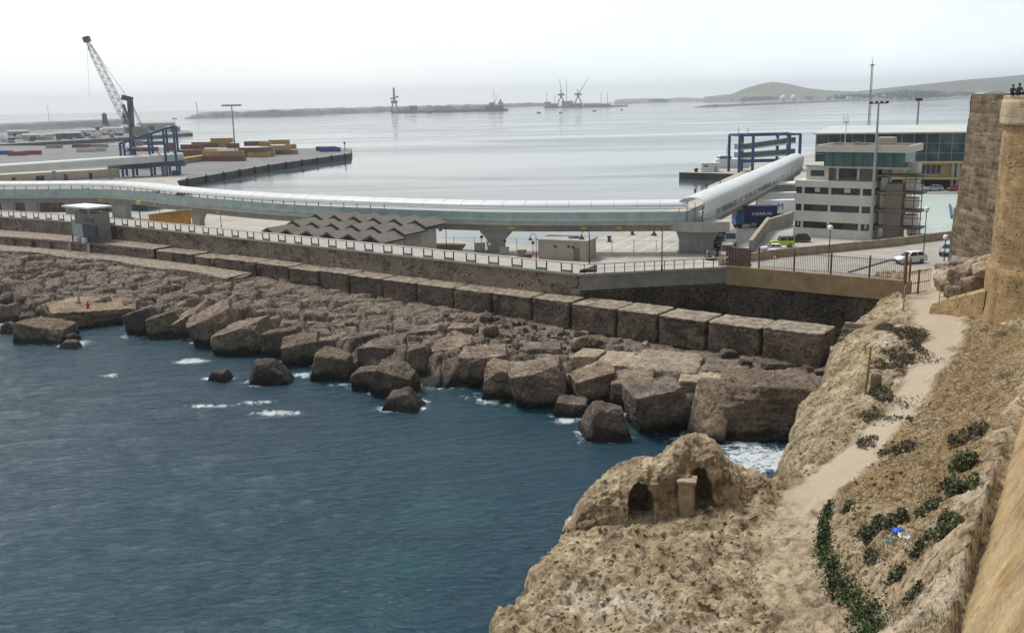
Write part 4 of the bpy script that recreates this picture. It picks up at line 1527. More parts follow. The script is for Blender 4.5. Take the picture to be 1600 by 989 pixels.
def bush(u, v, w, h, lab, mat, seed, n=900, z0=8):
    r = random.Random(seed)
    x0, y0, z0 = on_ground(u, v, z0)
    t = thing('bush', lab, 'bush', (x0, y0, z0), 0, 'scrub bushes along the footpath')
    pts = []
    lob = [(r.uniform(-.5, .5) * w, r.uniform(-.5, .5) * w, r.uniform(.25, .5)) for _ in range(6)]
    tries = 0
    while len(pts) < n:
        lx, ly, lr = lob[r.randrange(6)]
        a = r.uniform(0, 6.28); rad = lr * w * .9 * r.random() ** .4
        x, y = (lx + rad * math.cos(a)) * (1.1 if mat is LEAF_DRY else .8), (ly + rad * math.sin(a)) * (2.9 if mat is LEAF_DRY else 1.1)
        jj = min(max(int(round((x0 + x - hx[0]) / RES)), 0), nx_ - 1) + nx_ * min(max(int(round((y0 + y - hy[0]) / RES)), 0), ny_ - 1)
        if pathm[jj] > .45 and r.random() < .93:
            tries += 1
            if tries > 6 * n: break
            continue
        g = hz(x0 + x, y0 + y) - z0
        hgt = (.6 if mat is LEAF_DRY else 1.0) * h * max(0, 1 - (rad / (lr * w)) ** 2) ** .5
        pts.append((x, y, g + hgt * (.15 + .85 * r.random() ** .5) * r.uniform(.7, 1.1)))
    leaves(pts, .13, r, mat, 'foliage', t)
    mb = MB()
    for k in range(7):
        lx, ly, lr = lob[k % 6]
        g = hz(x0 + lx * .3, y0 + ly * .3) - z0
        mb.tube((lx * .2, ly * .2, g - .1), (lx + r.uniform(-.2, .2), ly, g + h * .6), .03, .01, 5)
    mb.build('stem', STEM, t)


for i, (u, v, w, h, lab, mt, n) in enumerate([
    (1398, 515, 1.5, .8, 'dark dry bush at the top of the cliff by the gate', LEAF_DRY, 900),
    (1425, 527, 1.6, .6, 'low dark bush spilling onto the footpath bend', LEAF_DRY, 900),
    (1418, 555, 2.1, .8, 'widest dark bush between the cliff and the footpath', LEAF_DRY, 1400),
    (1400, 578, 1.7, .7, 'dark bush just above the wooden post', LEAF_DRY, 1000),
    (1440, 548, 1.1, .5, 'small dry bush at the edge of the footpath', LEAF_DRY, 500),
    (1398, 622, 1.5, .5, 'flat dark bush right of the wooden post', LEAF_DRY, 900),
    (1377, 655, 1.4, .5, 'flat dry bush below the wooden post', LEAF_DRY, 800),
    (1355, 690, .9, .35, 'small scrub clump beside the narrow footpath', LEAF_DRY, 400),
    (1390, 710, 1.0, .6, 'scrub in the cleft at the start of the masonry slope', LEAF_DRY, 500),
    (1365, 828, 1.1, .5, 'green bush on the outcrop above the ivy', LEAF_GRN, 900),
    (1395, 822, .8, .5, 'green bush next to the blue litter', LEAF_GRN, 600),
    (1502, 735, .9, 1.0, 'tall green shrub at the foot of the curtain wall', LEAF_GRN, 900),
    (1492, 775, 1.0, .9, 'dark green shrub in the gully below the curtain wall', LEAF_GRN, 900),
    (1478, 830, .9, .8, 'lowest shrub in the gully along the curtain wall', LEAF_GRN, 800),
    (1452, 808, .7, .5, 'round shrub left of the gully', LEAF_GRN, 500),
    (1520, 690, .9, .8, 'shrub near the top of the masonry slope', LEAF_DRY, 700),
    (1400, 905, .5, .35, 'tuft on the lower outcrop', LEAF_GRN, 260),
    (1440, 862, .6, .4, 'tuft beside the pale rock ridge', LEAF_GRN, 300),
    (1320, 800, .6, .35, 'tuft at the upper tip of the ivy strip', LEAF_GRN, 350),
    (1165, 748, .9, .25, 'low green tuft at the foot of the cave mound', LEAF_GRN, 420),
    (1425, 935, .5, .3, 'tuft near the foot of the curtain wall', LEAF_GRN, 220),
    (1360, 872, .45, .3, 'small tuft on the face of the outcrop', LEAF_DRY, 200)]):
    bush(u, v, w, h, lab, mt, 40 + i, int(n * (2.4 if mt is LEAF_DRY else 1.35)))
r = random.Random(77)
pts = []
IV = [(1296, 795, .35), (1286, 830, .5), (1284, 862, .75), (1300, 895, .8), (1322, 925, .8), (1345, 955, .9), (1358, 985, 1.0), (1362, 1010, 1.0)]
for (a, b2) in zip(IV[:-1], IV[1:]):
    A0, B1 = on_ground(a[0], a[1]), on_ground(b2[0], b2[1])
    for k in range(1500):
        f_ = r.random()
        w_ = a[2] + (b2[2] - a[2]) * f_
        x = A0[0] + (B1[0] - A0[0]) * f_ + r.gauss(0, .27) * w_
        y = A0[1] + (B1[1] - A0[1]) * f_ + r.gauss(0, .32) * w_
        if vnoise([[x * 1.3, y * 1.3, 4]])[0] < -.25 and r.random() < .6: continue
        pts.append((x, y, hz(x, y) + r.random() ** 2 * (.16 + .3 * max(0, vnoise([[x * .9, y * .9, 9]])[0]))))
iv = leaves(pts, .11, r, LEAF_IVY, 'ivy_ground_cover')
tag(iv, 'strip of dark green ivy running down along the outcrop', 'ground cover', kind='stuff')
# dry grass blades along the path edges and in the gully
GRASS = leafmat('dry_grass_blade', (.10, .085, .045), (.24, .20, .11))
vs, fs = [], []
rg_ = random.Random(31)
k = 0
cl_ = [on_ground(rg_.uniform(1290, 1540), rg_.uniform(500, 985)) for _ in range(90)]
while k < 5200:
    cx_, cy_, _z = cl_[rg_.randrange(90)]
    x, y = cx_ + rg_.gauss(0, .45), cy_ + rg_.gauss(0, .6)
    jj = min(max(int(round((x - hx[0]) / RES)), 0), nx_ - 1) + nx_ * min(max(int(round((y - hy[0]) / RES)), 0), ny_ - 1)
    k += 1
    if pathm[jj] > .5: continue
    z_ = zh[jj]; h_ = rg_.uniform(.08, .34); a = rg_.uniform(0, 6.3); w_ = .018
    b_ = len(vs)
    vs += [(x - w_ * math.sin(a), y + w_ * math.cos(a), z_ - .03), (x + w_ * math.sin(a), y - w_ * math.cos(a), z_ - .03), (x + h_ * .5 * math.cos(a), y + h_ * .5 * math.sin(a), z_ + h_)]
    fs.append((b_, b_ + 1, b_ + 2))
o = link_mesh('dry_grass', vs, fs, GRASS)
tag(o, 'thin dry grass on the slopes of the headland', 'grass', kind='stuff')
# loose stones strewn over the headland
vs, fs = [], []
rs = random.Random(12)
qv0, qf0 = rock_verts((1, .8, .6), 77, sub=2, cuts=5)
k = 0
while k < 2600:
    u, v = rs.uniform(780, 1460), rs.uniform(640, 1000)
    x, y = PXY(u, v, 7.6)
    if not (float(sdist(np.array([x]), np.array([y]), RIM)[0]) < -.5) or float(pline_d(np.array([x]), np.array([y]), PATHL)[0]) < 1.5: continue
    z_ = hz(x, y)
    s = .05 + .2 * rs.random() ** 3
    a = rs.uniform(0, 6.3); ca, sa = math.cos(a), math.sin(a)
    q = qv0 * s
    b_ = len(vs) * len(qv0)
    vs.append(np.c_[q[:, 0] * ca - q[:, 1] * sa + x, q[:, 0] * sa + q[:, 1] * ca + y, q[:, 2] + z_ + s * .1])
    fs.append(qf0 + b_)
    k += 1
o = link_mesh('loose_stones', np.vstack(vs), np.vstack(fs), HEADM)
tag(o, 'small loose stones strewn over the headland', 'stones', kind='stuff')
# wooden post with its stone base
x, y, z_ = on_ground(1352, 614)
t = thing('wooden_post', 'slim leaning wooden post with a short crosspiece beside a stone plinth', 'post', (x, y, z_))
WOOD = plain('weathered_pole_wood', (.27, .18, .1), .85, var=.25, vscale=3)
mb = MB(); mb.tube((0, 0, -.2), (.22, 0, 3.75), .10, .08); mb.build('pole', WOOD, t)
mb = MB(); mb.beam((-.1, .05, 3.72), (.62, -.05, 4.15), .1, .08); mb.build('crosspiece', RAILW, t)
x, y, z_ = on_ground(1365, 613)
t = thing('stone_plinth', 'squat grey stone plinth beside the wooden post', 'plinth', (x + .15, y, z_ - .1), .2)
v, f = rough_box(.78, .78, 1.45, 8, .04, .16)
link_mesh('body', v, f, plain('plinth_stone', (.22, .17, .12), .9, var=.25, vscale=2, bumps=.4), t)

# stair of rough stone at the end of the blocks
xa, ya = PXY(1318, 560, 3.4); xb, yb = PXY(1336, 512, 6.3)
t = thing('stone_stair', 'narrow rough stone stair climbing the rock at the end of the blocks', 'stair', (xa, ya, 3))
for k in range(11):
    f_ = k / 10
    v, f = rough_box(2.3, 1.0, .8 + .12 * (k % 3), 20 + k, .07, .25)
    q = np.array([xa + (xb - xa) * f_, ya + (yb - ya) * f_, 2.9 + 3.0 * f_])
    a_ = math.atan2(yb - ya, xb - xa) - math.pi / 2
    M = np.array(Matrix.Rotation(a_ * .6, 3, 'Z'))
    link_mesh('step', v @ M.T + q - np.array([xa, ya, 3]), f, ROCK, t)
# litter
for (u, v, c, s, lab) in [(1492, 489, (.05, .12, .55), .55, 'blue plastic bag lying on the footpath near the bastion'), (1403, 832, (.03, .1, .6), .35, 'bright blue scrap of litter on the outcrop'),
                          (1148, 772, (.04, .1, .5), .25, 'small blue scrap near the cave mound'), (1386, 536, (.75, .74, .7), .3, 'white scrap of paper in the dark bushes'), (1087, 567, (.05, .45, .6), .5, 'light blue bag on the largest pale slab')]:
    if u == 1087:
        x, y = PXY(u, v, 3.15); z_ = 3.05
    else:
        x, y, z_ = on_ground(u, v)
    qv, qf = rock_verts((s * 1.5, s, s * .5), int(u), sub=2, rough=.2)
    o = link_mesh('litter_bag', qv, qf, plain('litter_%d' % u, c, .4, var=.2), smooth=True)
    o.location = (x, y, z_ + .1)
    tag(o, lab, 'litter')
rl = random.Random(8)
for k in range(14):
    x, y, z_ = on_ground(1408 + rl.gauss(0, 9), 842 + rl.gauss(0, 6))
    mb = MB(); a = rl.uniform(0, 6.3)
    mb.tube((0, 0, .05), (.26 * math.cos(a), .26 * math.sin(a), .1), .045, .03, 6)
    o = mb.build('plastic_bottle', MATS['litter_1386'] if k % 3 else MATS['litter_1087'])
    o.location = (x, y, z_ + .03)
    tag(o, 'pale discarded bottle in the litter heap on the outcrop', 'bottle', 'bottles in the litter heap')
# ---------------------------------------------------------------- port: ground
ASPH = plain('port_asphalt', (.20, .20, .195), .9, var=.2, vscale=.12, dirt=((.12, .12, .118), .06, .7))
QUAYT = plain('quay_concrete_top', (.42, .39, .345), .9, var=.16, vscale=.15, dirt=((.27, .25, .22), .1, .7))
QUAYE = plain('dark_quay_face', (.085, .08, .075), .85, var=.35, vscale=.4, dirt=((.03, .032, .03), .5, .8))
ROADM = plain('worn_road_concrete', (.36, .335, .295), .9, var=.14, vscale=.4, bumps=.1, dirt=((.24, .22, .19), .35, .6))
STEELB = plain('blue_painted_steel', (.03, .08, .20), .5, var=.2, vscale=.5)
WHITE = plain('white_painted_metal', (.74, .75, .75), .45, var=.06, vscale=.4)
GREYM = plain('grey_painted_metal', (.30, .31, .31), .5, var=.12, vscale=.4)
DARK = plain('dark_metal', (.05, .05, .052), .55, var=.3)
WINDK = plain('dark_window_glass', (.035, .042, .048), .12, var=.4, vscale=.7, spec=.6)
TYRE = plain('black_rubber', (.02, .02, .02), .8)
CREAM = plain('cream_wall', (.50, .46, .38), .85, var=.1, vscale=.3, dirt=((.36, .32, .25), .25, .5))


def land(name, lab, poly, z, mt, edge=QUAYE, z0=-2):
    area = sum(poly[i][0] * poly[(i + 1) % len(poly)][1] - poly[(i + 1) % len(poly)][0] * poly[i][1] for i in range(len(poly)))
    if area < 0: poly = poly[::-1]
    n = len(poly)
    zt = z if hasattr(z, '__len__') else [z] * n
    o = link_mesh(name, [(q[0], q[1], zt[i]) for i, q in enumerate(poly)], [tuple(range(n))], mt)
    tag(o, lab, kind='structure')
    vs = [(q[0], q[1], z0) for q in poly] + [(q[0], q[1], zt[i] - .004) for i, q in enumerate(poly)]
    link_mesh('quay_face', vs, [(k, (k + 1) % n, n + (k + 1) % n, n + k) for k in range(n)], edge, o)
    return o


land('port_ground', 'pale concrete and asphalt ground of the port behind the wall',
     [W(196, 9), W(130, 8), W(60, 8), W(31, 9), (26, 121), (150, 121), (230, 260), (230, 470), (150, 462), (100, 402), (92, 372), (62, 300), (27.5, 202), (5.8, 181.5), (-9, 189), (-60, 238), (-97, 266), (-112, 330), (-126, 367),
      (-130, 400), (-500, 400), (-500, 215)], 3.0, QUAYT)
land('container_pier', 'asphalt container pier reaching out into the harbour', [(-126, 367.4), (-113, 456), (-89, 549), (-98, 610), (-215, 664), (-310, 746), (-413, 794), (-620, 800), (-620, 380), (-500, 400.5), (-130, 400.5)], 2.99, ASPH)
land('outer_pier', 'long dark edged outer pier with sheds and boats', [PXY(-60, 231, 3), PXY(0, 226, 3), PXY(150, 218, 3), PXY(301, 208, 3), PXY(296, 204.5, 3), PXY(150, 206, 3), PXY(-60, 214, 3)], 3.0, ASPH)
land('ferry_quay', 'low concrete ferry quay with a dark face', [(64, 364), (84, 350), (108, 344), (128, 378), (70, 379)], 2.5, QUAYT)
# quay apron and fenders
rk = random.Random(4)
# road at the fortress gate
RB = [(27.3, 121), (43.6, 108.2), (47, 105.6), (52, 111), (66, 112), (92, 140), (92, 158), (68.3, 146.8), (56.9, 140.4), (44.9, 135.3), (37.2, 132.3), (27.6, 124.5)]
land('upper_road', 'worn concrete road behind the fence', RB, 8.0, ROADM, CONC_DK, 2.5)
t = thing('road_parapet', 'low tan parapet curving along the far side of the upper road', 'parapet', (45, 135, 8))
PB = [(27.4, 124.4), (32, 128.8), (37.2, 132.3), (44.9, 135.3), (56.9, 140.4), (68.3, 146.8), (92, 158)]
mb = MB(); mt2 = MB()
for a, c in zip(PB[:-1], PB[1:]):
    mb.beam((*a, 8.5), (*c, 8.5), .4, 1.05)
    mt2.beam((*a, 9.07), (*c, 9.07), .52, .1)
mb.build('wall', CONC_TAN, t, world=True)
mt2.build('coping', CAPSTONE, t, world=True)
x0, y0 = PXY(1326, 426, 8); x1, y1 = PXY(1402, 404, 8)
mb = MB(); mb.beam((x0, y0, 8.06), (x1, y1, 8.06), .3, .12)  # low dark bar drawn as a line across the road
o = mb.build('road_dark_line', DARK); tag(o, 'dark line crossing the upper road', kind='structure')

# gate fence on the parapet beam
t = thing('bar_fence', 'rusty iron bar fence standing on the tan parapet beam', 'fence', (a0 := (W(18.6, 17.3)))[:2] + (9.6,))
A = np.array(W(14.4, 17.45)); Bf = np.array(W(-3.0, 17.9))
L = float(np.linalg.norm(Bf - A)); tf = (Bf - A) / L
for zz_ in (9.85, 11.75):
    mb = MB(); mb.beam((*A, zz_), (*Bf, zz_), .05, .06); mb.build('rail', RUST, t, world=True)
nbars = 84
for k in range(nbars):
    q = A + tf * L * (k + .5) / nbars
    mb = MB(); mb.box((*q, 10.75), (.035, .035, 2.3)); mb.build('bar', RUST, t, world=True)
for k in range(5):
    q = A + tf * L * k / 4
    mb = MB(); mb.box((*q, 10.85), (.16, .16, 2.6)); mb.build('post', RUST, t, world=True)
g0 = np.array(PXY(1412, 462, 8.4)); g1 = np.array(PXY(1452, 455, 8.4))
t = thing('iron_gate', 'open framed iron gate with thin bars beside the tall gate post', 'gate', (*g0, 8.3))
gd2 = (g1 - g0)
for zz_ in (8.5, 9.6, 10.9):
    mb = MB(); mb.beam((*(g0 + gd2 * .05), zz_), (*g1, zz_), .06, .08); mb.build('rail', RUST, t, world=True)
for k in range(14):
    q = g0 + gd2 * (k + 1) / 14
    mb = MB(); mb.box((*q, 9.7), (.03, .03, 2.4)); mb.build('bar', RUST, t, world=True)
mb = MB(); mb.box((*(g0 + gd2 * .55), 9.6), (.16, .16, 2.9)); mb.build('middle_post', RUST, t, world=True)
t = thing('gate_post', 'tall dark steel post at the end of the bar fence', 'gate post', (*g0, 8.2))
mb = MB(); mb.box((0, 0, 2.4), (.26, .26, 5.0)); mb.build('shaft', RUST, t)
mb = MB(); mb.box((0, 0, 4.95), (.36, .36, .12)); mb.build('cap', RUST, t)
x, y = PXY(1412, 476, 8.3)
t = thing('rock_edge_pole', 'pale steel pole at the cliff edge below the gate post', 'pole', (x, y, 7.9))
mb = MB(); mb.tube((0, 0, -.3), (0, 0, 2.4), .09); mb.build('shaft', GREYM, t)
mb = MB(); mb.tube((0, 0, 2.4), (.2, 0, 2.5), .06); mb.build('hook', GREYM, t)
# triangular warning sign lying behind the fence
x, y = PXY(1210, 418, 8.4)
t = thing('warning_sign', 'small triangular red and white warning sign behind the fence', 'sign', (x, y, 9.5))
mb = MB(); mb.add([(-.45, 0, 0), (.45, 0, 0), (0, 0, .8), (-.45, .04, 0), (.45, .04, 0), (0, .04, .8)], [(0, 1, 2), (5, 4, 3), (0, 3, 4, 1), (1, 4, 5, 2), (2, 5, 3, 0)]); mb.build('border', plain('sign_red', (.5, .05, .04), .5), t)
mb = MB(); mb.add([(-.26, -.01, .1), (.26, -.01, .1), (0, -.01, .58)], [(0, 1, 2)]); mb.build('centre', WHITE, t)
mb = MB(); mb.box((0, .1, -.6), (.06, .06, 1.4)); mb.build('post', GREYM, t)


# ---------------------------------------------------------------- elevated walkways
def catmull(pts, n):
    out = []
    P4 = [pts[0]] + list(pts) + [pts[-1]]
    for i in range(1, len(P4) - 2):
        p0, p1, p2, p3 = [np.array(q, float) for q in P4[i - 1:i + 3]]
        for k in range(n):
            t = k / n
            out.append(.5 * (2 * p1 + (p2 - p0) * t + (2 * p0 - 5 * p1 + 4 * p2 - p3) * t * t + (3 * p1 - p0 - 3 * p2 + p3) * t ** 3))
    out.append(np.array(pts[-1], float))
    return out


def offs(pts, d, side):
    out = []
    for i, q in enumerate(pts):
        a, c = pts[max(i - 1, 0)], pts[min(i + 1, len(pts) - 1)]
        tg = (c - a) / np.linalg.norm(c - a)
        out.append(np.array(q) + np.array([-tg[1], tg[0]]) * side * d)
    return out


SEAM = plain('pale_roof_seam', (.55, .57, .57), .5, var=.1)
TEAL = glassy('teal_glass_balustrade', (.36, .47, .46), .85, .15)
CANOPY, ntc, bc = newmat('white_canopy_skin')
bc.inputs['Base Color'].default_value = (.86, .87, .87, 1)
bc.inputs['Roughness'].default_value = .35
pc = posnode(ntc)
lk(ntc, ramp(ntc, noise(ntc, pc, .15, 4, .5), [(.3, (.82, .84, .84)), (.7, (.89, .90, .90))]), bc.inputs['Base Color'])
tr = ntc.nodes.new('ShaderNodeBsdfTranslucent'); tr.inputs['Color'].default_value = (.8, .83, .83, 1)
mx = ntc.nodes.new('ShaderNodeMixShader'); mx.inputs[0].default_value = .3
lk(ntc, bc.outputs[0], mx.inputs[1]); lk(ntc, tr.outputs[0], mx.inputs[2])
lk(ntc, mx.outputs[0], ntc.nodes['Material Output'].inputs['Surface'])


def strip(pts_side, name, mt, parent, smooth=False):
    """pts_side: list of (offset, z) profile swept along the current line"""
    mb = MB()
    mb.sheet(pts_side)
    return mb.build(name, mt, parent, smooth, world=True)


def walkway(name, lab, line, side, zb, W_=4.4, post_step=3.2, glass=True, canopy_range=None, closed_side=False):
    """line = near edge seen from the camera; side = +1/-1 turns the normal away from it"""
    t = thing(name, lab, 'walkway', (line[len(line) // 2][0], line[len(line) // 2][1], zb))
    o = {d: offs(line, d, side) for d in (0, -.12, .1, .35, .7, W_ - .35, W_, W_ + .12, W_ - .7)}
    n_ = len(line)

    def sweep(prof, nm, mt, lo=0, hi=None, smooth=False):
        hi = n_ if hi is None else hi
        rows = [[(*(offs_cache(d)[i]), z) for d, z in prof] for i in range(lo, hi)]
        return strip(rows, nm, mt, t, smooth)
    cache = {}

    def offs_cache(d):
        if d not in cache: cache[d] = offs(line, d, side)
        return cache[d]
    sweep([(.5, zb + 1.15), (.62, zb + .05), (.8, zb), (W_ - .8, zb), (W_ - .5, zb + 1.2)], 'girder', CONC_DK)
    sweep([(.5, zb + 1.12), (0, zb + 1.18), (-.02, zb + 1.75), (.28, zb + 1.78), (.3, zb + 1.6), (W_, zb + 1.6), (W_, zb + 1.1)], 'deck', CONC)
    Ls = [0.0]
    for i in range(1, n_): Ls.append(Ls[-1] + float(np.linalg.norm(line[i] - line[i - 1])))

    def at(d, off):
        i = min(max(int(np.searchsorted(Ls, d)) - 1, 0), n_ - 2)
        a = (d - Ls[i]) / (Ls[i + 1] - Ls[i])
        A, Bq = offs_cache(off)[i], offs_cache(off)[i + 1]
        return A + (Bq - A) * a
    if glass:
        sweep([(.12, zb + 1.78), (.12, zb + 3.55)], 'glass_balustrade', TEAL)
        sweep([(W_ - .1, zb + 1.78), (W_ - .1, zb + 2.95)], 'far_balustrade', TEAL)
    d = .5
    k = 0
    while d < Ls[-1] - .3 and k < 60:
        q = at(d, .22)
        mb = MB(); mb.box((*q, zb + 3.05), (.13, .13, 2.7)); mb.build('post', DARK, t, world=True)
        d += post_step; k += 1
    mb = MB()
    for i in range(n_ - 1):
        mb.beam((*offs_cache(.22)[i], zb + 4.05), (*offs_cache(.22)[i + 1], zb + 4.05), .09, .09)
    mb.build('handrail', DARK, t, world=True)
    lo, hi = canopy_range or (0, n_)
    prof = []
    for k in range(13):
        a = math.pi * (k / 12)
        s = W_ / 2 - (W_ / 2 + .25) * math.cos(a)
        z = zb + 4.45 + (1.6 if closed_side else .95) * math.sin(a) ** .8
        prof.append((round(s, 3), z))
    prof += [(s_, z_ - .12) for s_, z_ in prof[::-1]]
    if closed_side:
        prof = [(-.05, zb + 2.9)] + prof
    sweep(prof, 'canopy', CANOPY, lo, hi, True)
    mb = MB()
    d = 2.0
    while d < Ls[-1] - 2:
        mb.sheet([[(*at(d + e, s_), z_ + .03) for s_, z_ in prof[:13]] for e in (0, .14)])
        d += 4.0
    mb.build('roof_seam', SEAM, t, True, world=True)
    return t, at, Ls


BR1 = [q for q in catmull([(-190, 262), (-131, 249), (-99, 241), (-72, 216), (-48.3, 196.8), (-25, 183), (-3.2, 173.0), (16, 169.2), (33, 167.4)], 6)]
br1, at1, L1 = walkway('covered_footbridge', 'long curving concrete footbridge with teal glass sides and white vaulted canopy', BR1, 1, 7.0, canopy_range=(0, len(BR1) - 1))
PIERM = plain('pier_concrete', (.36, .35, .325), .85, var=.12, vscale=.4, dirt=((.2, .19, .17), .4, .5))


def pier(x, y, dirv, wtop, wbot, ztop, lab, z0=3.0, depth=1.3):
    t = thing('bridge_pier', lab, 'bridge pier', (x, y, z0), math.atan2(dirv[1], dirv[0]), 'piers under the footbridges')
    h = ztop - z0
    ft, d = max(h * .45, .1), depth / 2
    prof = [(wbot / 2, 0), (wbot / 2, h - ft), (wtop / 2, h - .35), (wtop / 2, h)]
    vs = []
    for (w_, z) in prof: vs += [(-w_, -d, z), (w_, -d, z), (w_, d, z), (-w_, d, z)]
    fs = [(3, 2, 1, 0)]
    for i in range(3):
        b_ = i * 4
        fs += [(b_ + j, b_ + (j + 1) % 4, b_ + 4 + (j + 1) % 4, b_ + 4 + j) for j in range(4)]
    fs.append((12, 13, 14, 15))
    link_mesh('shaft', vs, fs, PIERM, t)
    mb = MB(); mb.box((0, 0, .15), (wbot * 1.25, depth * 1.4, .3)); mb.build('footing', CONC_DK, t)
    return t


def near_u(line, u):
    best = None
    for i, q in enumerate(line):
        d = np.array([q[0], q[1], 7.0]) - C0
        uu = 800 + FPX * (d @ cR) / (d @ cF)
        if best is None or abs(uu - u) < best[0]: best = (abs(uu - u), i)
    i = best[1]
    a, c = line[max(i - 1, 0)], line[min(i + 1, len(line) - 1)]
    return line[i], (c - a) / np.linalg.norm(c - a)


mid1 = offs(BR1, 2.0, 1)
for u, wt, wb, lab in [(18, 3.4, 3.0, 'plain pier at the left end of the footbridge'), (50, 3.4, 3.2, 'plain pier second along the footbridge from the left'), (122, 3.6, 3.0, 'pier above the flat roofed kiosk'),
                       (188, 7, 5.6, 'broad grey pier at the left bend of the footbridge'), (301, 5.6, 3.2, 'flared pier left of the zigzag roofed market'), (770, 5.8, 3.0, 'flared pier in front of the open harbour, right of the market'),
                       (1062, 3.6, 2.6, 'slim flared pier beside the corner pier')]:
    q, dv = near_u(mid1, u)
    pier(q[0], q[1], dv, wt, wb, 7.02, lab)
BR2 = [q for q in catmull([(33.6, 166.4), (52, 207), (71, 250), (87.5, 288)], 9)]
br2, at2, L2 = walkway('covered_gangway', 'white vaulted gangway climbing away from the corner to the terminal', BR2, 1, 7.0, post_step=4.2, glass=True, closed_side=True)
mb = MB(); mb.sheet([[(*offs(BR2, .07, 1)[i], 8.8), (*offs(BR2, .07, 1)[i], 11.3)] for i in range(3, len(BR2))]); mb.build('side_glazing', plain('grey_green_glazing', (.17, .20, .195), .2, var=.25, vscale=.4), br2, world=True)
mb = MB()
for k in range(1, 28):
    i = min(int(3 + k * (len(BR2) - 4) / 28), len(BR2) - 1)
    q9 = offs(BR2, .03, 1)[i]
    mb.box((*q9, 10.05), (.1, .1, 2.5), math.atan2((BR2[1] - BR2[0])[1], (BR2[1] - BR2[0])[0]))
mb.build('mullion', GREYM, br2, world=True)
for k in range(4):
    mb = MB(); q0 = np.array(BR2[0]); dv = (BR2[1] - BR2[0]) / np.linalg.norm(BR2[1] - BR2[0]); nv_ = np.array([-dv[1], dv[0]])
    q = q0 + nv_ * (.1 + 4.2 * k / 3)
    mb.box((*q, 9.9 + (.5 if k in (1, 2) else 0)), (.1, .1, 2.4 + (1.0 if k in (1, 2) else 0))); mb.build('portal_post', DARK, br2, world=True)
mb = MB(); mb.prism([(28.5, 168.2), (33.3, 165.9), (38.2, 166.2), (36.5, 173), (29, 173.5)], 7.0, 8.75); mb.build('corner_deck', CONC, br1, world=True)
mid2 = offs(BR2, 2.2, 1)
pier(34.2, 169.5, (1, -.1), 5.4, 3.6, 7.02, 'big flared pier under the corner of the footbridge', depth=2.2)
for k, (f_, lab) in enumerate([(.18, 'first pier under the climbing gangway'), (.36, 'second pier under the climbing gangway'), (.54, 'third pier under the climbing gangway'), (.72, 'fourth pier under the climbing gangway'), (.88, 'last pier under the climbing gangway by the terminal')]):
    i = int(f_ * (len(mid2) - 1))
    pier(mid2[i][0], mid2[i][1], (mid2[i + 1] - mid2[i])[::-1] * np.array([-1, 1]), 3.2, 2.2, 7.02, lab)
YEL = plain('yellow_paint_mark', (.62, .55, .05), .7, var=.25, vscale=3)
for u in (790, 900, 962, 1047, 1086, 300, 150, 242, 345):
    q, dv = near_u(BR1, u)
    nn3 = np.array([-dv[1], dv[0]])
    mb = MB(); c3 = np.array(q) + nn3 * .47
    mb.beam((*(c3 - dv * .6), 7.7), (*(c3 + dv * .6), 7.7), .05, .4); mb.build('yellow_mark', YEL, br1, world=True)
# boarding gangway on the left
t = thing('boarding_walkway', 'pale tube shaped boarding walkway leading to the blue tower on the left', 'walkway', (-180, 390, 3))
A, Bq = np.array(PXY(-60, 274, 8.6)), np.array(PXY(262, 238, 9.8))
A = np.array([-205., 352.]); Bq = np.array([-137., 398.])
dl = (Bq - A) / np.linalg.norm(Bq - A); nl = np.array([-dl[1], dl[0]])
rows = []
for k in range(14):
    f_ = -.35 + 1.4 * k / 13
    q = A + (Bq - A) * f_
    zz_ = 7.2 + 1.6 * max(0, min(1, f_))
    rows.append([(*(q - nl * .2), zz_), (*(q - nl * .3), zz_ + 2.3), (*(q + nl * .4), zz_ + 3.0), (*(q + nl * 2.2), zz_ + 3.3), (*(q + nl * 4), zz_ + 3.0), (*(q + nl * 4.4), zz_)])
mb = MB(); mb.sheet(rows); mb.build('tube', plain('cream_tube', (.62, .62, .56), .5, var=.08, vscale=.2), t, True, world=True)
for k in range(6):
    q = A + (Bq - A) * (-.3 + .25 * k)
    mb = MB(); mb.box((*(q + nl * 2), 5.0), (1.1, 2.2, 4.4), math.atan2(dl[1], dl[0])); mb.build('pier', PIERM, t, world=True)
t = thing('quay_shed', 'low pale shed with dark doorways under the boarding walkway', 'shed', (-175, 385, 3))
mb = MB()
a0 = A - dl * 30 + nl * 7; a1 = A + dl * 62 + nl * 7
mb.prism([tuple(a0), tuple(a1), tuple(a1 + nl * 9), tuple(a0 + nl * 9)], 2.9, 6.6); mb.build('wall', CREAM, t, world=True)
for k in range(9):
    q = a0 + (a1 - a0) * (.08 + .1 * k) - nl * .05
    mb = MB(); mb.box((*q, 4.2), (3.0 if k % 3 == 0 else 1.2, .2, 2.4), math.atan2(dl[1], dl[0])); mb.build('doorway', WINDK if k % 2 else DARK, t, world=True)

# ---------------------------------------------------------------- zigzag roofed market
F0 = np.array(PXY(408, 362, 8.4)); ex = np.array(PXY(601, 377, 8.4)) - F0; Lx = np.linalg.norm(ex); ex = ex / Lx
ey = np.array([9.0, 17.6]); Ly = np.linalg.norm(ey); ey = ey / Ly
t = thing('market_hall', 'low market hall with a grey brown zigzag folded roof', 'market hall', (*F0, 3))


def mk(a, b_, z): return (F0[0] + ex[0] * a + ey[0] * b_, F0[1] + ex[1] * a + ey[1] * b_, z)


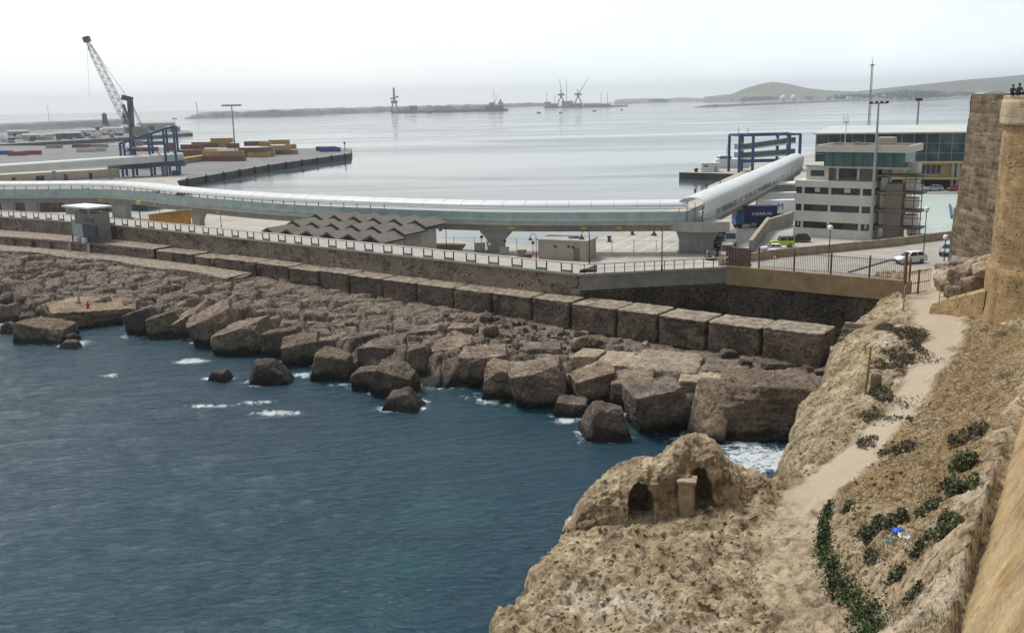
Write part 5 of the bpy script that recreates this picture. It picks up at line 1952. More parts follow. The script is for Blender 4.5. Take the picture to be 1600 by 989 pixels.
ROOFM = plain('zigzag_roof_felt', (.17, .148, .125), .9, var=.2, vscale=.5, bumps=.15, dirt=((.14, .12, .1), .4, .6))
GABLE = plain('dark_roof_gable', (.07, .06, .05), .9, var=.3)  # dark colour stands for the shade under the open gables
nb_ = 6
bw = Lx / nb_
rowd = Ly / 3
for r_ in range(3):
    y0, y1 = rowd * r_ - (.9 if r_ == 0 else .5), rowd * (r_ + 1)
    dz0, dz1 = .1 + .45 * r_, -.05 + .45 * r_
    sh = (0, .5, 0)[r_] * bw
    vs, fs = [], []
    ks = []
    for k in range(nb_ * 2 + 1):
        ks.append((k * bw / 2 + sh - (.5 * bw if sh else 0), (k % 2) if not sh else (k % 2)))
    mb = MB()
    top0 = [mk(a, y0, 8.1 + dz0 + 1.15 * pk) for a, pk in ks]
    top1 = [mk(a, y1, 8.15 + dz1 + 1.1 * pk) for a, pk in ks]
    mb.sheet([top0, top1])
    mb.sheet([[(q[0], q[1], q[2] - .28) for q in top1], [(q[0], q[1], q[2] - .28) for q in top0]])
    mb.sheet([[(q[0], q[1], q[2] - .28) for q in top0], top0])
    mb.build('folded_roof', ROOFM, t, world=True)
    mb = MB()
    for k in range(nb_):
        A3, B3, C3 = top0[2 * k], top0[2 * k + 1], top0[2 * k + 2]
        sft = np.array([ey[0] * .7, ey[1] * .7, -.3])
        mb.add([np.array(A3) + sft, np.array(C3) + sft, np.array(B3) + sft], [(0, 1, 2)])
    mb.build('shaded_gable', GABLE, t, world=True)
mb = MB(); mb.prism([mk(1, .8, 0)[:2], mk(Lx - 1.2, .8, 0)[:2], mk(Lx - 1.2, Ly - 2, 0)[:2], mk(1, Ly - 2, 0)[:2]], 3.0, 8.3); mb.build('wall', plain('market_wall', (.40, .38, .34), .85, var=.12, vscale=.4), t, world=True)
for k in range(nb_):
    c4 = mk(bw * (k + .5), .75, 6.8)
    mb = MB(); mb.box(c4, (bw * .66, .12, 2.2), math.atan2(ex[1], ex[0])); mb.build('opening', GABLE, t, world=True)
c4 = mk(Lx - 1.14, Ly * .5, 7.0)
mb = MB(); mb.box(c4, (5.5, .1, 1.6), math.atan2(ey[1], ey[0])); mb.build('shutter', plain('grey_shutter', (.27, .28, .25), .7), t, world=True)

# small harbour hut
x, y = PXY(892, 405, 3)
t = thing('harbour_hut', 'flat roofed pale hut with a dark dish on its roof under the footbridge', 'hut', (x - .5, y + 1.5, 3), -.42)
HUTM = plain('hut_render', (.42, .375, .32), .85, var=.1, vscale=.5, dirt=((.27, .22, .17), .35, .7))
mb = MB(); mb.box((0, 0, 1.65), (8.8, 5.0, 3.3)); mb.build('wall', HUTM, t)
mb = MB(); mb.box((0, 0, 3.42), (9.4, 5.6, .24)); mb.build('roof', CONC, t)
mb = MB(); mb.lathe((1.2, 0, 3.54), [(.9, 0), (1.0, .15), (.7, .3), (.05, .34)], 14); mb.build('roof_dish', DARK, t)
for (px_, pz) in ((-1.3, 2.3), (1.2, 2.4), (2.0, 2.3)):
    mb = MB(); mb.box((px_, -2.53, pz), (.5, .06, .4)); mb.build('vent', DARK, t)
mb = MB(); mb.box((2.6, -2.53, 1.1), (1.1, .06, 2.2)); mb.build('door', plain('brown_door', (.2, .14, .1), .7), t)

# office block with green gallery
OA = np.array([55.7, 187.4]); ox = np.array([.82, -.572]); oy = np.array([.572, .82])
oang = math.atan2(ox[1], ox[0])
t = thing('harbour_office', 'cream office block with ribbon windows and a green glass lookout gallery', 'office building', (*OA, 3), oang)
OFF = plain('office_render', (.62, .60, .54), .85, var=.07, vscale=.25, dirt=((.4, .37, .3), .25, .5))
OFFD = plain('office_recess', (.20, .185, .155), .85, var=.15)
mb = MB(); mb.box((7.25, 4.6, 4.9), (14.1, 8.8, 9.9)); mb.build('core', OFFD, t)
for k, (z0, z1) in enumerate(((0, 1.75), (3.05, 5.05), (6.35, 8.35), (9.65, 10.9))):
    mb = MB(); mb.box((7.25, 4.5, (z0 + z1) / 2), (14.7, 9.4, z1 - z0)); mb.build('spandrel', OFF, t)
fr = plain('window_frame_white', (.55, .54, .5), .6)
for fl, z0 in enumerate((1.75, 5.05, 8.35)):
    for (a, c) in ((.15, 1.25), (1.75, 6.2), (7.0, 12.2), (12.75, 14.2)):
        w = c - a
        mb = MB(); mb.box(((a + c) / 2, .18, z0 + .65), (w, .08, 1.28)); wn = mb.build('window', WINDK, t)
        nm = max(1, int(w / 1.3))
        for q in range(nm + 1):
            mb = MB(); mb.box((a + w * q / nm, .1, z0 + .65), (.07, .1, 1.28)); mb.build('mullion', DARK, wn)
        if (fl + int(a)) % 3 == 0:
            mb = MB(); mb.box((a + w * .55, .12, z0 + .8), (w * .22, .06, .8)); mb.build('blind', fr, wn)
    for xx in (1.5, 6.6, 12.47):
        mb = MB(); mb.box((xx, .12, z0 + .65), (.48, .28, 1.3)); mb.build('pier', OFF, t)
mb = MB(); mb.box((3.6, 4.0, 12.2), (4.3, 5.0, 2.6)); mb.build('roof_room', OFF, t)
mb = MB(); mb.box((3.6, 1.46, 12.2), (2.6, .1, 1.1)); mb.build('window', WINDK, t)
mb = MB(); mb.box((3.6, 4.0, 13.6), (4.7, 5.4, .24)); mb.build('roof_slab', CONC, t)
mb = MB(); mb.box((10.2, 5.2, 12.1), (9.0, 6, 2.5)); mb.build('setback_storey', OFFD, t)
mb = MB(); mb.box((9.2, 2.1, 12.2), (3.2, .14, 1.6)); mb.build('window', WINDK, t)
for xx in (7.3, 11.2):
    mb = MB(); mb.box((xx, 2.05, 12.2), (.5, .24, 2.4)); mb.build('pier', OFF, t)
GAL = glassy('green_gallery_glass', (.06, .15, .13), .95, .1)
gm, gnt, gb = newmat('green_gallery_band')
gp = posnode(gnt)
lk(gnt, ramp(gnt, noise(gnt, scaled(gnt, gp, (1.3, 1.3, .2)), 1.0, 3), [(.35, (.045, .11, .095)), (.65, (.08, .18, .155))]), gb.inputs['Base Color'])
gb.inputs['Roughness'].default_value = .15
mb = MB(); mb.box((12.6, 4.6, 13.5), (16.0, 9.0, .35)); mb.build('gallery_floor', CONC, t)
mb = MB(); mb.box((12.4, 4.6, 15.0), (14.6, 8.2, 2.7)); mb.build('gallery_glass', gm, t)
for k in range(9):
    mb = MB(); mb.box((5.1 + 14.6 * k / 8, .48, 15.0), (.06, .08, 2.7)); mb.build('gallery_mullion', DARK, t)
mb = MB()
for (c9, s9) in (((12.3, -.5, 17.0), (17.0, .4, 1.25)), ((12.3, 9.5, 17.0), (17.0, .4, 1.25)), ((4.0, 4.5, 17.0), (.4, 9.6, 1.25)), ((20.6, 4.5, 17.0), (.4, 9.6, 1.25)), ((12.3, 4.5, 16.5), (16.2, 9.6, .25))): mb.box(c9, s9)
mb.build('gallery_fascia', plain('fascia_white', (.6, .57, .5), .7, var=.08), t)
mb = MB(); mb.box((12.3, 4.5, 16.9), (16.2, 9.6, .5)); mb.build('roof_deck', plain('red_roof_paint', (.26, .09, .07), .85, var=.2), t)
mb = MB(); mb.box((15.4, 4.2, 18.3), (3.0, 3, 1.3)); mb.build('roof_hut', CREAM, t)
for xx, yy_ in ((6.4, 5), (9.6, 6.2), (11.8, 3.4)):
    mb = MB(); mb.box((xx, yy_, 17.5), (1.1, .8, .8)); mb.build('air_unit', GREYM, t)
mb = MB(); mb.box((17.8, 3.6, 5.2), (3.1, 3.4, 10.6)); mb.build('lift_shaft', plain('brown_shaft', (.23, .20, .155), .85, var=.12), t)
for z0 in (2.4, 5.6, 8.9, 12.0):
    mb = MB(); mb.box((18.6, 3.9, z0), (8.4, 4.8, .3)); mb.build('landing', OFFD, t)
    mb = MB(); mb.box((15.8, 4.4, z0 + 1.5), (1.2, 3, 2.4)); mb.build('stair_wall', OFF, t)
    mb = MB(); mb.box((20.6, 4.4, z0 + 1.4), (2.0, 3, 1.9)); mb.build('stair_wall', OFF, t)
for xx in (19.9, 21.6, 22.9):
    mb = MB(); mb.box((xx, 1.3, 6.4), (.15, .15, 12.8)); mb.build('steel_post', RUST, t)
for z0 in (2.6, 4.4, 5.8, 7.6, 9.1, 10.9, 12.2):
    mb = MB(); mb.box((21.4, 1.3, z0), (3.4, .12, .14)); mb.build('steel_beam', RUST, t)
# roof aerial on the lookout gallery
q = OA + ox * 7.8 + oy * 4
t = thing('roof_aerial', 'white aerial with whip antennas on the lookout gallery roof', 'aerial', (*q, 20.7))
mb = MB(); mb.tube((0, 0, 0), (.1, 0, 4.2), .09, .06); mb.build('pole', WHITE, t)
for k in range(5):
    mb = MB(); mb.tube((-.5 + .25 * k, 0, 3.6 + .3 * (k % 2)), (-.5 + .25 * k, 0, 5.6 - .4 * (k % 3)), .03); mb.build('whip', GREYM, t)
mb = MB(); mb.box((.05, 0, 4.0), (.9, .1, .15)); mb.build('crossarm', GREYM, t)

# ferry terminal
TA = np.array(PXY(1277, 207, 19.6))[:2]
y_t = 262.0
TA = np.array([PD(1276, 206, y_t)[0], y_t])
t = thing('ferry_terminal', 'wide glass ferry terminal with a pale roof above a yellow base', 'terminal building', (TA[0], TA[1], 5), R_(-17))
LT_ = 43.0
YELW = plain('yellow_terminal_wall', (.46, .36, .15), .8, var=.1, vscale=.2, dirt=((.36, .28, .13), .2, .5))
glm, gnt, gb = newmat('terminal_glass')
gp = posnode(gnt)
lk(gnt, ramp(gnt, noise(gnt, scaled(gnt, gp, (.35, .35, .3)), 1.0, 4, .5), [(.3, (.025, .04, .05)), (.55, (.05, .085, .095)), (.75, (.11, .16, .17))]), gb.inputs['Base Color'])
gb.inputs['Roughness'].default_value = .1
mb = MB(); mb.box((LT_ / 2, 14, 10.9), (LT_, 27, 7.2)); mb.build('glass_hall', glm, t)
for k in range(15):
    mb = MB(); mb.box((LT_ * k / 14, .42, 10.9), (.16, .16, 7.2)); mb.build('mullion', GREYM, t)
for zz_ in (9.4, 12.0):
    mb = MB(); mb.box((LT_ / 2, .40, zz_), (LT_, .12, .14)); mb.build('transom', GREYM, t)
mb = MB(); mb.add([(-.8, -.8, 14.6), (LT_ + .8, -.8, 14.6), (LT_ - 1, 29, 15.6), (4, 29, 15.6), (-.8, -.8, 14.9), (LT_ + .8, -.8, 14.9), (LT_ - 1, 29, 15.9), (4, 29, 15.9)], [(3, 2, 1, 0), (4, 5, 6, 7), (0, 1, 5, 4), (1, 2, 6, 5), (2, 3, 7, 6), (3, 0, 4, 7)]); mb.build('roof', plain('terminal_roof', (.52, .52, .49), .7, var=.06, vscale=.1), t)
mb = MB(); mb.box((LT_ * .72, 13.9, 4.9), (LT_ * .75, 25, 4.0)); mb.build('yellow_wall', YELW, t)
for zz_ in (7.1, 2.9):
    mb = MB(); mb.box((LT_ * .72, 13.4, zz_), (LT_ * .78, 28, .5)); mb.build('ledge', plain('yellow_ledge%d' % int(zz_), (.58, .49, .25), .7), t)
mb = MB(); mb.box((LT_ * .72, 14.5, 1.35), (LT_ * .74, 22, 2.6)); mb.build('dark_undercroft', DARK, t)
for k, xx in enumerate((.53, .80, .83, 1.08)):
    mb = MB(); mb.box((LT_ * xx, .5, 3.4), (.7, .7, 7)); mb.build('column', CONC, t)
for xx, w in ((.65, 7.5), (.95, 4.5)):
    mb = MB(); mb.box((LT_ * xx, 1.36, 5.1), (w, .12, 2.2)); wn = mb.build('window', WINDK, t)
    for q in range(int(w / 1.25) + 1):
        mb = MB(); mb.box((LT_ * xx - w / 2 + 1.25 * q, 1.26, 5.1), (.12, .1, 2.2)); mb.build('frame', fr, wn)
t2 = thing('terminal_wing', 'yellow and blue glass wing at the right end of the terminal', 'building', (TA[0] + (LT_ + .5) * .956, TA[1] - (LT_ + .5) * .292 + 1, 5), R_(-17))
mb = MB(); mb.box((6, 12, 10.0), (12, 22, 6.2)); mb.build('blue_glass', plain('blue_glass_wall', (.10, .19, .26), .15, var=.15), t2)
mb = MB(); mb.box((6, 12, 13.9), (12.4, 22.4, 1.6)); mb.build('yellow_band', YELW, t2)
mb = MB(); mb.box((3, 10, 16.2), (4, 6, 2.8)); mb.build('roof_plant', WHITE, t2)
mb = MB(); mb.box((6, 9, 15.8), (2.2, 5, 2.0)); mb.build('dark_louvre', DARK, t2)
mb = MB(); mb.tube((1, 8, 14.6), (1.5, 8, 18.2), .5, .9); mb.build('vent_stack', WHITE, t2)
# forecourt below the terminal
fa, fb, fc, fd = PXY(1424, 366, 3.3), PXY(1500, 362, 3.3), PXY(1530, 303, 5), PXY(1415, 303, 5)
land('green_forecourt', 'pale green painted forecourt sloping up to the terminal', [fa, fb, fc, fd], [3.3, 3.3, 5.0, 5.0], plain('pale_green_paving', (.40, .46, .42), .7, var=.08, vscale=.08, dirt=((.30, .34, .32), .1, .5)), CONC_DK, 2.5)
land('terminal_terrace', 'grey terrace in front of the terminal', [PXY(1395, 302.5, 5), PXY(1560, 301, 5), (150, 275), (95, 275)], 5.0, ROADM, CONC, 2.6)
mb = MB()
for k in range(6):
    u = 1435 + k * 8.2
    zz_ = 3.52
    x, y = PXY(u, 354.5, zz_)
    mb.box((x, y, zz_ + .0), (.55, 1.1, .04))
o = mb.build('road_marking', WHITE); tag(o, 'row of white painted squares on the green forecourt', kind='structure')
a3, c3 = P(1484, 320, 4.7), P(1487, 340, 4.05)
mb = MB(); mb.beam(a3, c3, .35, .5); o = mb.build('blue_barrier', STEELB); tag(o, 'blue barrier bar on the green forecourt', 'barrier')
x, y = PXY(1424, 345, 3.3)
t = thing('forecourt_wall', 'pale concrete side wall of the green forecourt', 'wall', (x, y, 3))
fa_, fd_ = np.array(PXY(1424, 366, 3.3)), np.array(PXY(1416, 306, 5))
mb = MB(); mb.beam((*fa_, 4.0), (*fd_, 5.6), 1.8, 1.3); mb.build('body', CONC, t, world=True)
mb = MB(); mb.beam((*fa_, 4.7), (*fd_, 6.3), 1.95, .14); mb.build('coping', CAPSTONE, t, world=True)
# ramp wall behind the wooden screen
t = thing('ramp_wall', 'pale ramp wall climbing past the parked cars', 'wall', (52, 190, 3))
PR = [PXY(1172, 398, 3), PXY(1200, 362, 3), PXY(1238, 352, 3)]
mb = MB()
for a, c in zip(PR[:-1], PR[1:]): mb.beam((*a, 4.1), (*c, 4.5), .5, 2.6)
mb.build('wall', CONC_DK, t, world=True)
mb = MB()
for a, c in zip(PR[:-1], PR[1:]): mb.beam((*a, 5.45), (*c, 5.85), .7, .16)
mb.build('coping', CONC_TAN, t, world=True)

# port fence of thin posts
t = thing('port_fence', 'thin mesh fence with slim posts along the edge of the inner quay', 'fence', (0, 175, 3))
FP = [PXY(340, 352, 3), PXY(560, 398, 3), (-10.5, 176.5), (5, 171.5), (18, 169), (33, 164.0), (40, 163.5)]
FP = FP[2:]
dd2 = 0
for a, c in zip(FP[:-1], FP[1:]):
    a, c = np.array(a), np.array(c)
    n_ = int(np.linalg.norm(c - a) / 3.6)
    for k in range(n_):
        q = a + (c - a) * k / n_
        mb = MB(); mb.box((*q, 4.4), (.09, .09, 2.8)); mb.build('post', GREYM, t, world=True)
    for zz_ in (3.3, 5.6):
        mb = MB(); mb.beam((*a, zz_), (*c, zz_), .03, .04); mb.build('wire', GREYM, t, world=True)
t = thing('yard_fence', 'slim post fence on the quay left of the market hall', 'fence', (-60, 215, 3))
FQ = [np.array(W(40, 16)), np.array(W(128, 15))]
for k in range(22):
    q = FQ[0] + (FQ[1] - FQ[0]) * k / 21
    mb = MB(); mb.box((*q, 5.6), (.09, .09, 5.2)); mb.build('post', GREYM, t, world=True)
for zz_ in (6, 8.1):
    mb = MB(); mb.beam((*FQ[0], zz_), (*FQ[1], zz_), .03, .04); mb.build('wire', GREYM, t, world=True)
# ---------------------------------------------------------------- lamps
def hook_lamp(u, v, z, h, lab, arm=1.0, sgn=-1, base=None):
    x, y = PXY(u, v, z)
    t = thing('street_lamp', lab, 'street lamp', (x, y, z), 0, 'hooked lamps along the promenade')
    mb = MB(); mb.tube((0, 0, 0), (0, 0, .8), .13, .1); mb.build('base', IRON, t)
    mb = MB(); mb.tube((0, 0, .6), (0, 0, h - .5), .075, .06)
    pts = [(sgn * arm / 2 * (1 - math.cos(a)), 0, h - .5 + .6 * math.sin(a)) for a in np.linspace(0, math.pi, 8)]
    mb.path(pts, .05); mb.build('pole', IRON, t)
    mb = MB(); mb.lathe((sgn * arm, 0, h - 1.05), [(.42, 0), (.38, .08), (.14, .4), (.06, .55)], 10); mb.build('lamp_shade', IRON, t)


hook_lamp(1034, 424, 9.56, 5.4, 'dark hooked lamp in front of the open quay at the wall corner')
hook_lamp(921, 412, 9.56, 4.2, 'dark hooked lamp against the pale harbour hut')
hook_lamp(838, 405, 3, 4.4, 'hooked lamp at the left edge of the harbour hut')
hook_lamp(346, 356, 3, 5.6, 'hooked lamp at the left end of the market hall')
hook_lamp(698, 398, 3, 5.4, 'leaning dark lamp at the right corner of the market hall')
hook_lamp(250, 340, 3, 5.0, 'hooked lamp behind the orange hoarding')
GLOBE = plain('opal_globe', (.8, .79, .74), .3, var=.03)
for (u, v, z, h, lab) in [(1294, 423, 8.02, 5.5, 'white globe lamp behind the bar fence'), (1443, 396, 8.02, 6.2, 'tall white globe lamp beyond the white car'), (1475, 408, 8.02, 3.2, 'short cream globe lamp beside the blue car')]:
    x, y = PXY(u, v, z)
    t = thing('globe_lamp', lab, 'street lamp', (x, y, z), 0, 'globe lamps on the upper road')
    mb = MB(); mb.tube((0, 0, 0), (0, 0, h - .3), .08, .06); mb.build('pole', IRON, t)
    mb = MB(); mb.sphere((0, 0, h), .36); mb.build('globe', GLOBE, t, True)
    mb = MB(); mb.tube((0, 0, h - .42), (0, 0, h - .3), .14, .2); mb.build('collar', IRON, t)

x, y = PXY(1358, 371, 3.5)
t = thing('light_mast', 'tall grey floodlight mast with a crossbar in front of the office block', 'light mast', (x - .5, y - 2, 3))
mb = MB(); mb.tube((0, 0, 0), (0, 0, 25.2), .36, .16, 10); mb.build('mast', plain('galvanised', (.40, .41, .42), .45, metal=.3), t)
mb = MB(); mb.box((0, 0, 25.2), (3.4, .25, .16)); mb.build('crossbar', DARK, t)
for k in range(4):
    mb = MB(); mb.box((-1.4 + .95 * k, -.15, 25.4), (.5, .3, .35)); mb.build('floodlight', DARK, t)
q = PD(1356, 220, 292)
t = thing('radio_mast', 'very tall slender lattice radio mast rising behind the terminal', 'radio mast', (q[0], q[1], 18))
h = PD(1362, 90, 292)[2] - 18
mb = MB()
for k in range(3):
    a = 2.1 * k
    mb.tube((.4 * math.cos(a), .4 * math.sin(a), 0), (.22 * math.cos(a), .22 * math.sin(a), h * .9), .09, .07, 5)
n_ = 26
for i in range(n_):
    z0, z1 = h * .9 * i / n_, h * .9 * (i + 1) / n_
    for k in range(3):
        a, b2 = 2.1 * k, 2.1 * (k + 1)
        mb.tube((.36 * math.cos(a), .36 * math.sin(a), z0), (.36 * math.cos(b2), .36 * math.sin(b2), z1), .04, .04, 4)
mb.build('lattice', GREYM, t)
mb = MB(); mb.tube((0, 0, h * .88), (0, 0, h), .1, .05); mb.build('tip', DARK, t)
mb = MB(); mb.box((0, 0, h * .9), (1.3, .3, .3)); mb.build('aerial', DARK, t)
for (u, vb, vt, y_, lab, cap) in [(1434, 196, 156, 330, 'slim pole with a small lamp head beyond the terminal roof', 1), (365, 240, 165, 552, 'tall floodlight pole behind the yellow containers', 2)]:
    b3 = PD(u + (3 if u < 800 else -1), vb, y_)
    zt = PD(u, vt, y_)[2]
    t = thing('light_pole', lab, 'light pole', (b3[0], b3[1], 3))
    mb = MB(); mb.tube((0, 0, 0), (0, 0, zt - 3), .45, .3, 8); mb.build('pole', GREYM, t)
    mb = MB(); mb.box((0, 0, zt - 3), (2.2 if cap == 1 else 11, .7, .9)); mb.build('lamp_head', DARK if cap == 1 else GREYM, t)


# ---------------------------------------------------------------- vehicles
PAINT = {}


def paint(name, col):
    if name not in PAINT:
        m = plain(name + '_car_paint', col, .28, var=.04, vscale=.8, spec=.5)
        PAINT[name] = m
    return PAINT[name]


HEADL = plain('headlight_glass', (.7, .7, .68), .2)
TAIL = plain('tail_light', (.4, .02, .02), .3)
SHAPES = {
    'hatch': dict(L=4.1, W=1.72, prof=[(-2.05, .35), (2.0, .3), (2.05, .62), (1.85, .84), (1.0, .96), (-1.95, 1.0), (-2.05, .8)], cab=(-1.85, .95, -1.5, .25, .95, 1.48)),
    'saloon': dict(L=4.5, W=1.75, prof=[(-2.25, .35), (2.2, .3), (2.25, .62), (2.05, .82), (1.05, .95), (-1.3, .98), (-2.2, .95), (-2.25, .7)], cab=(-1.5, 1.0, -1.0, .3, .94, 1.42)),
    'jeep': dict(L=4.2, W=1.85, prof=[(-2.0, .5), (2.0, .5), (2.1, .75), (2.0, 1.1), (.75, 1.18), (-1.95, 1.18), (-2.0, .7)], cab=(-1.95, .75, -1.9, .45, 1.16, 1.88)),
    'van': dict(L=5.2, W=2.0, prof=[(-2.6, .4), (2.5, .35), (2.6, .8), (2.3, 1.15), (1.7, 1.25), (-2.55, 1.25), (-2.6, .6)], cab=(-2.55, 1.75, -2.5, 1.05, 1.22, 2.3)),
}


def car(u, v, z, rz, col, shape, lab, group=None, cat='car', spare=False):
    x, y = PXY(u, v, z)
    S = SHAPES[shape]
    t = thing('parked_van' if shape == 'van' else 'parked_jeep' if shape == 'jeep' else 'parked_car', lab, cat, (x, y, z), rz, group)
    w = S['W'] / 2
    pm = paint(*col)
    mb = MB()
    pr = S['prof']
    n_ = len(pr)
    vs = [(a, -w, c) for a, c in pr] + [(a, w, c) for a, c in pr]
    mb.add(vs, [tuple(range(n_ - 1, -1, -1))[::-1], tuple(range(n_, 2 * n_))[::-1]] + [(n_ + k, n_ + (k + 1) % n_, (k + 1) % n_, k)[::-1] for k in range(n_)])
    body = mb.build('body', pm, t)
    bev = body.modifiers.new('soft_edges', 'BEVEL'); bev.width = .09; bev.segments = 2; bev.limit_method = 'ANGLE'
    x0, x1, x2, x3, z0, z1 = S['cab']
    ww = w - .06
    wt = w - (.12 if shape in ('jeep', 'van') else .26)
    mb = MB()
    mb.add([(x0, -ww, z0), (x1, -ww, z0), (x1, ww, z0), (x0, ww, z0), (x2, -wt, z1), (x3, -wt, z1), (x3, wt, z1), (x2, wt, z1)],
           [(3, 2, 1, 0), (4, 5, 6, 7), (0, 1, 5, 4), (1, 2, 6, 5), (2, 3, 7, 6), (3, 0, 4, 7)])
    mb.build('windows', WINDK, t)
    mb = MB(); mb.add([(x2 - .06, -wt - .02, z1 - .05), (x3 + .06, -wt - .02, z1 - .05), (x3 + .06, wt + .02, z1 - .05), (x2 - .06, wt + .02, z1 - .05), (x2, -wt + .06, z1 + .06), (x3 - .05, -wt + .06, z1 + .06), (x3 - .05, wt - .06, z1 + .06), (x2, wt - .06, z1 + .06)],
                      [(3, 2, 1, 0), (4, 5, 6, 7), (0, 1, 5, 4), (1, 2, 6, 5), (2, 3, 7, 6), (3, 0, 4, 7)])
    mb.build('roof', pm if shape != 'jeep' else DARK, t)
    mb = MB()
    for sg in (-1, 1):
        mb.beam((x1 + .02, sg * (ww + .01), z0), (x3 + .02, sg * (wt + .01), z1), .07, .07)
        mb.beam((x0 - .02, sg * (ww + .01), z0), (x2 - .02, sg * (wt + .01), z1), .09, .12)
        xm = (x2 + x3) / 2
        mb.beam((xm, sg * (ww + .015), z0), (xm, sg * (wt + .015), z1), .05, .09)
        if shape == 'van':
            mb.beam((x2 + .1, sg * (ww), (z0 + z1) / 2), (x3 - .9, sg * (ww), (z0 + z1) / 2), .1, z1 - z0 - .1)
    mb.build('pillars', pm, t)
    r = .38 if shape in ('jeep', 'van') else .31
    for ax_ in (-S['L'] * .3, S['L'] * .31):
        for sg in (-1, 1):
            mb = MB(); mb.tube((ax_, sg * (w - .2), r), (ax_, sg * (w + .03), r), r, r, 14); wl_ = mb.build('wheel', TYRE, t)
            mb = MB(); mb.tube((ax_, sg * (w + .0), r), (ax_, sg * (w + .05), r), r * .58, r * .5, 10); mb.build('rim', GREYM, wl_)
    for sg in (-1, 1):
        mb = MB(); mb.box((pr[2][0] - .05, sg * (w - .32), .68 if shape not in ('jeep', 'van') else .9), (.14, .36, .17)); mb.build('headlight', HEADL, t)
        mb = MB(); mb.box((pr[-1][0] + .02, sg * (w - .2), .8), (.1, .22, .22)); mb.build('tail_light', TAIL, t)
    mb = MB(); mb.box((pr[2][0] + .0, 0, .42), (.12, S['W'] * .9, .2)); mb.build('bumper', DARK, t)
    if spare:
        mb = MB(); mb.tube((-2.02, 0, 1.1), (-2.24, 0, 1.1), .4, .4, 14); mb.build('spare_wheel', TYRE, t)
    return t


WH, SI, BK = ('white', (.72, .73, .74)), ('silver', (.42, .44, .45)), ('black', (.02, .02, .022))
car(1421, 411, 8.02, R_(198), WH, 'hatch', 'white hatchback on the upper road beyond the gate')
car(1482, 398, 8.02, R_(235), ('pale_blue', (.34, .42, .58)), 'hatch', 'pale blue car half hidden by the dark tower')
car(1222, 386, 3.02, R_(175), ('lime', (.42, .55, .03)), 'jeep', 'lime green off-road car with a black roof', spare=True, cat='off-road car')
car(1247, 378, 3.02, R_(175), BK, 'hatch', 'dark car tucked behind the lime green off-road car')
car(1208, 394, 3.02, R_(172), WH, 'saloon', 'white saloon in front of the lime green off-road car')
car(1203, 403, 3.02, R_(170), ('pale_silver', (.6, .62, .64)), 'hatch', 'pale car nearest the bar fence in the lower yard')
car(1112, 404, 3.02, R_(250), BK, 'hatch', 'black car beside the big corner pier')
car(1120, 388, 3.02, R_(250), BK, 'van', 'dark van parked behind the black car by the corner pier', cat='van')
car(1136, 402, 3.02, R_(255), ('beige', (.40, .35, .28)), 'van', 'beige van next to the wooden screen', cat='van')
car(1142, 382, 3.02, R_(255), WH, 'van', 'white van behind the beige van', cat='van')
car(1128, 376, 3.02, R_(250), ('white_grey', (.6, .6, .6)), 'van', 'tall white van half behind the corner pier', cat='van')
car(1432, 298.5, 5.02, R_(180), WH, 'hatch', 'white car parked below the terminal, left of the silver car')
car(1459, 298.5, 5.02, R_(180), SI, 'hatch', 'silver car parked between the white and the red car')
car(1494, 298.5, 5.02, R_(180), ('red', (.38, .025, .045)), 'hatch', 'red estate car parked below the terminal')


def lettering(txt, size, mat, parent, loc, rot, name='lettering'):
    c = bpy.data.curves.new(name, 'FONT')
    c.body = txt; c.size = size; c.align_x = 'CENTER'; c.align_y = 'CENTER'; c.extrude = .015
    tmp = bpy.data.objects.new(name, c)
    COL.objects.link(tmp)
    dg = bpy.context.evaluated_depsgraph_get()
    me = bpy.data.meshes.new_from_object(tmp.evaluated_get(dg))
    bpy.data.objects.remove(tmp)
    o = bpy.data.objects.new(name, me)
    COL.objects.link(o)
    me.materials.clear()
    me.materials.append(mat)
    o.parent = parent
    o.location = loc; o.rotation_euler = rot
    return o


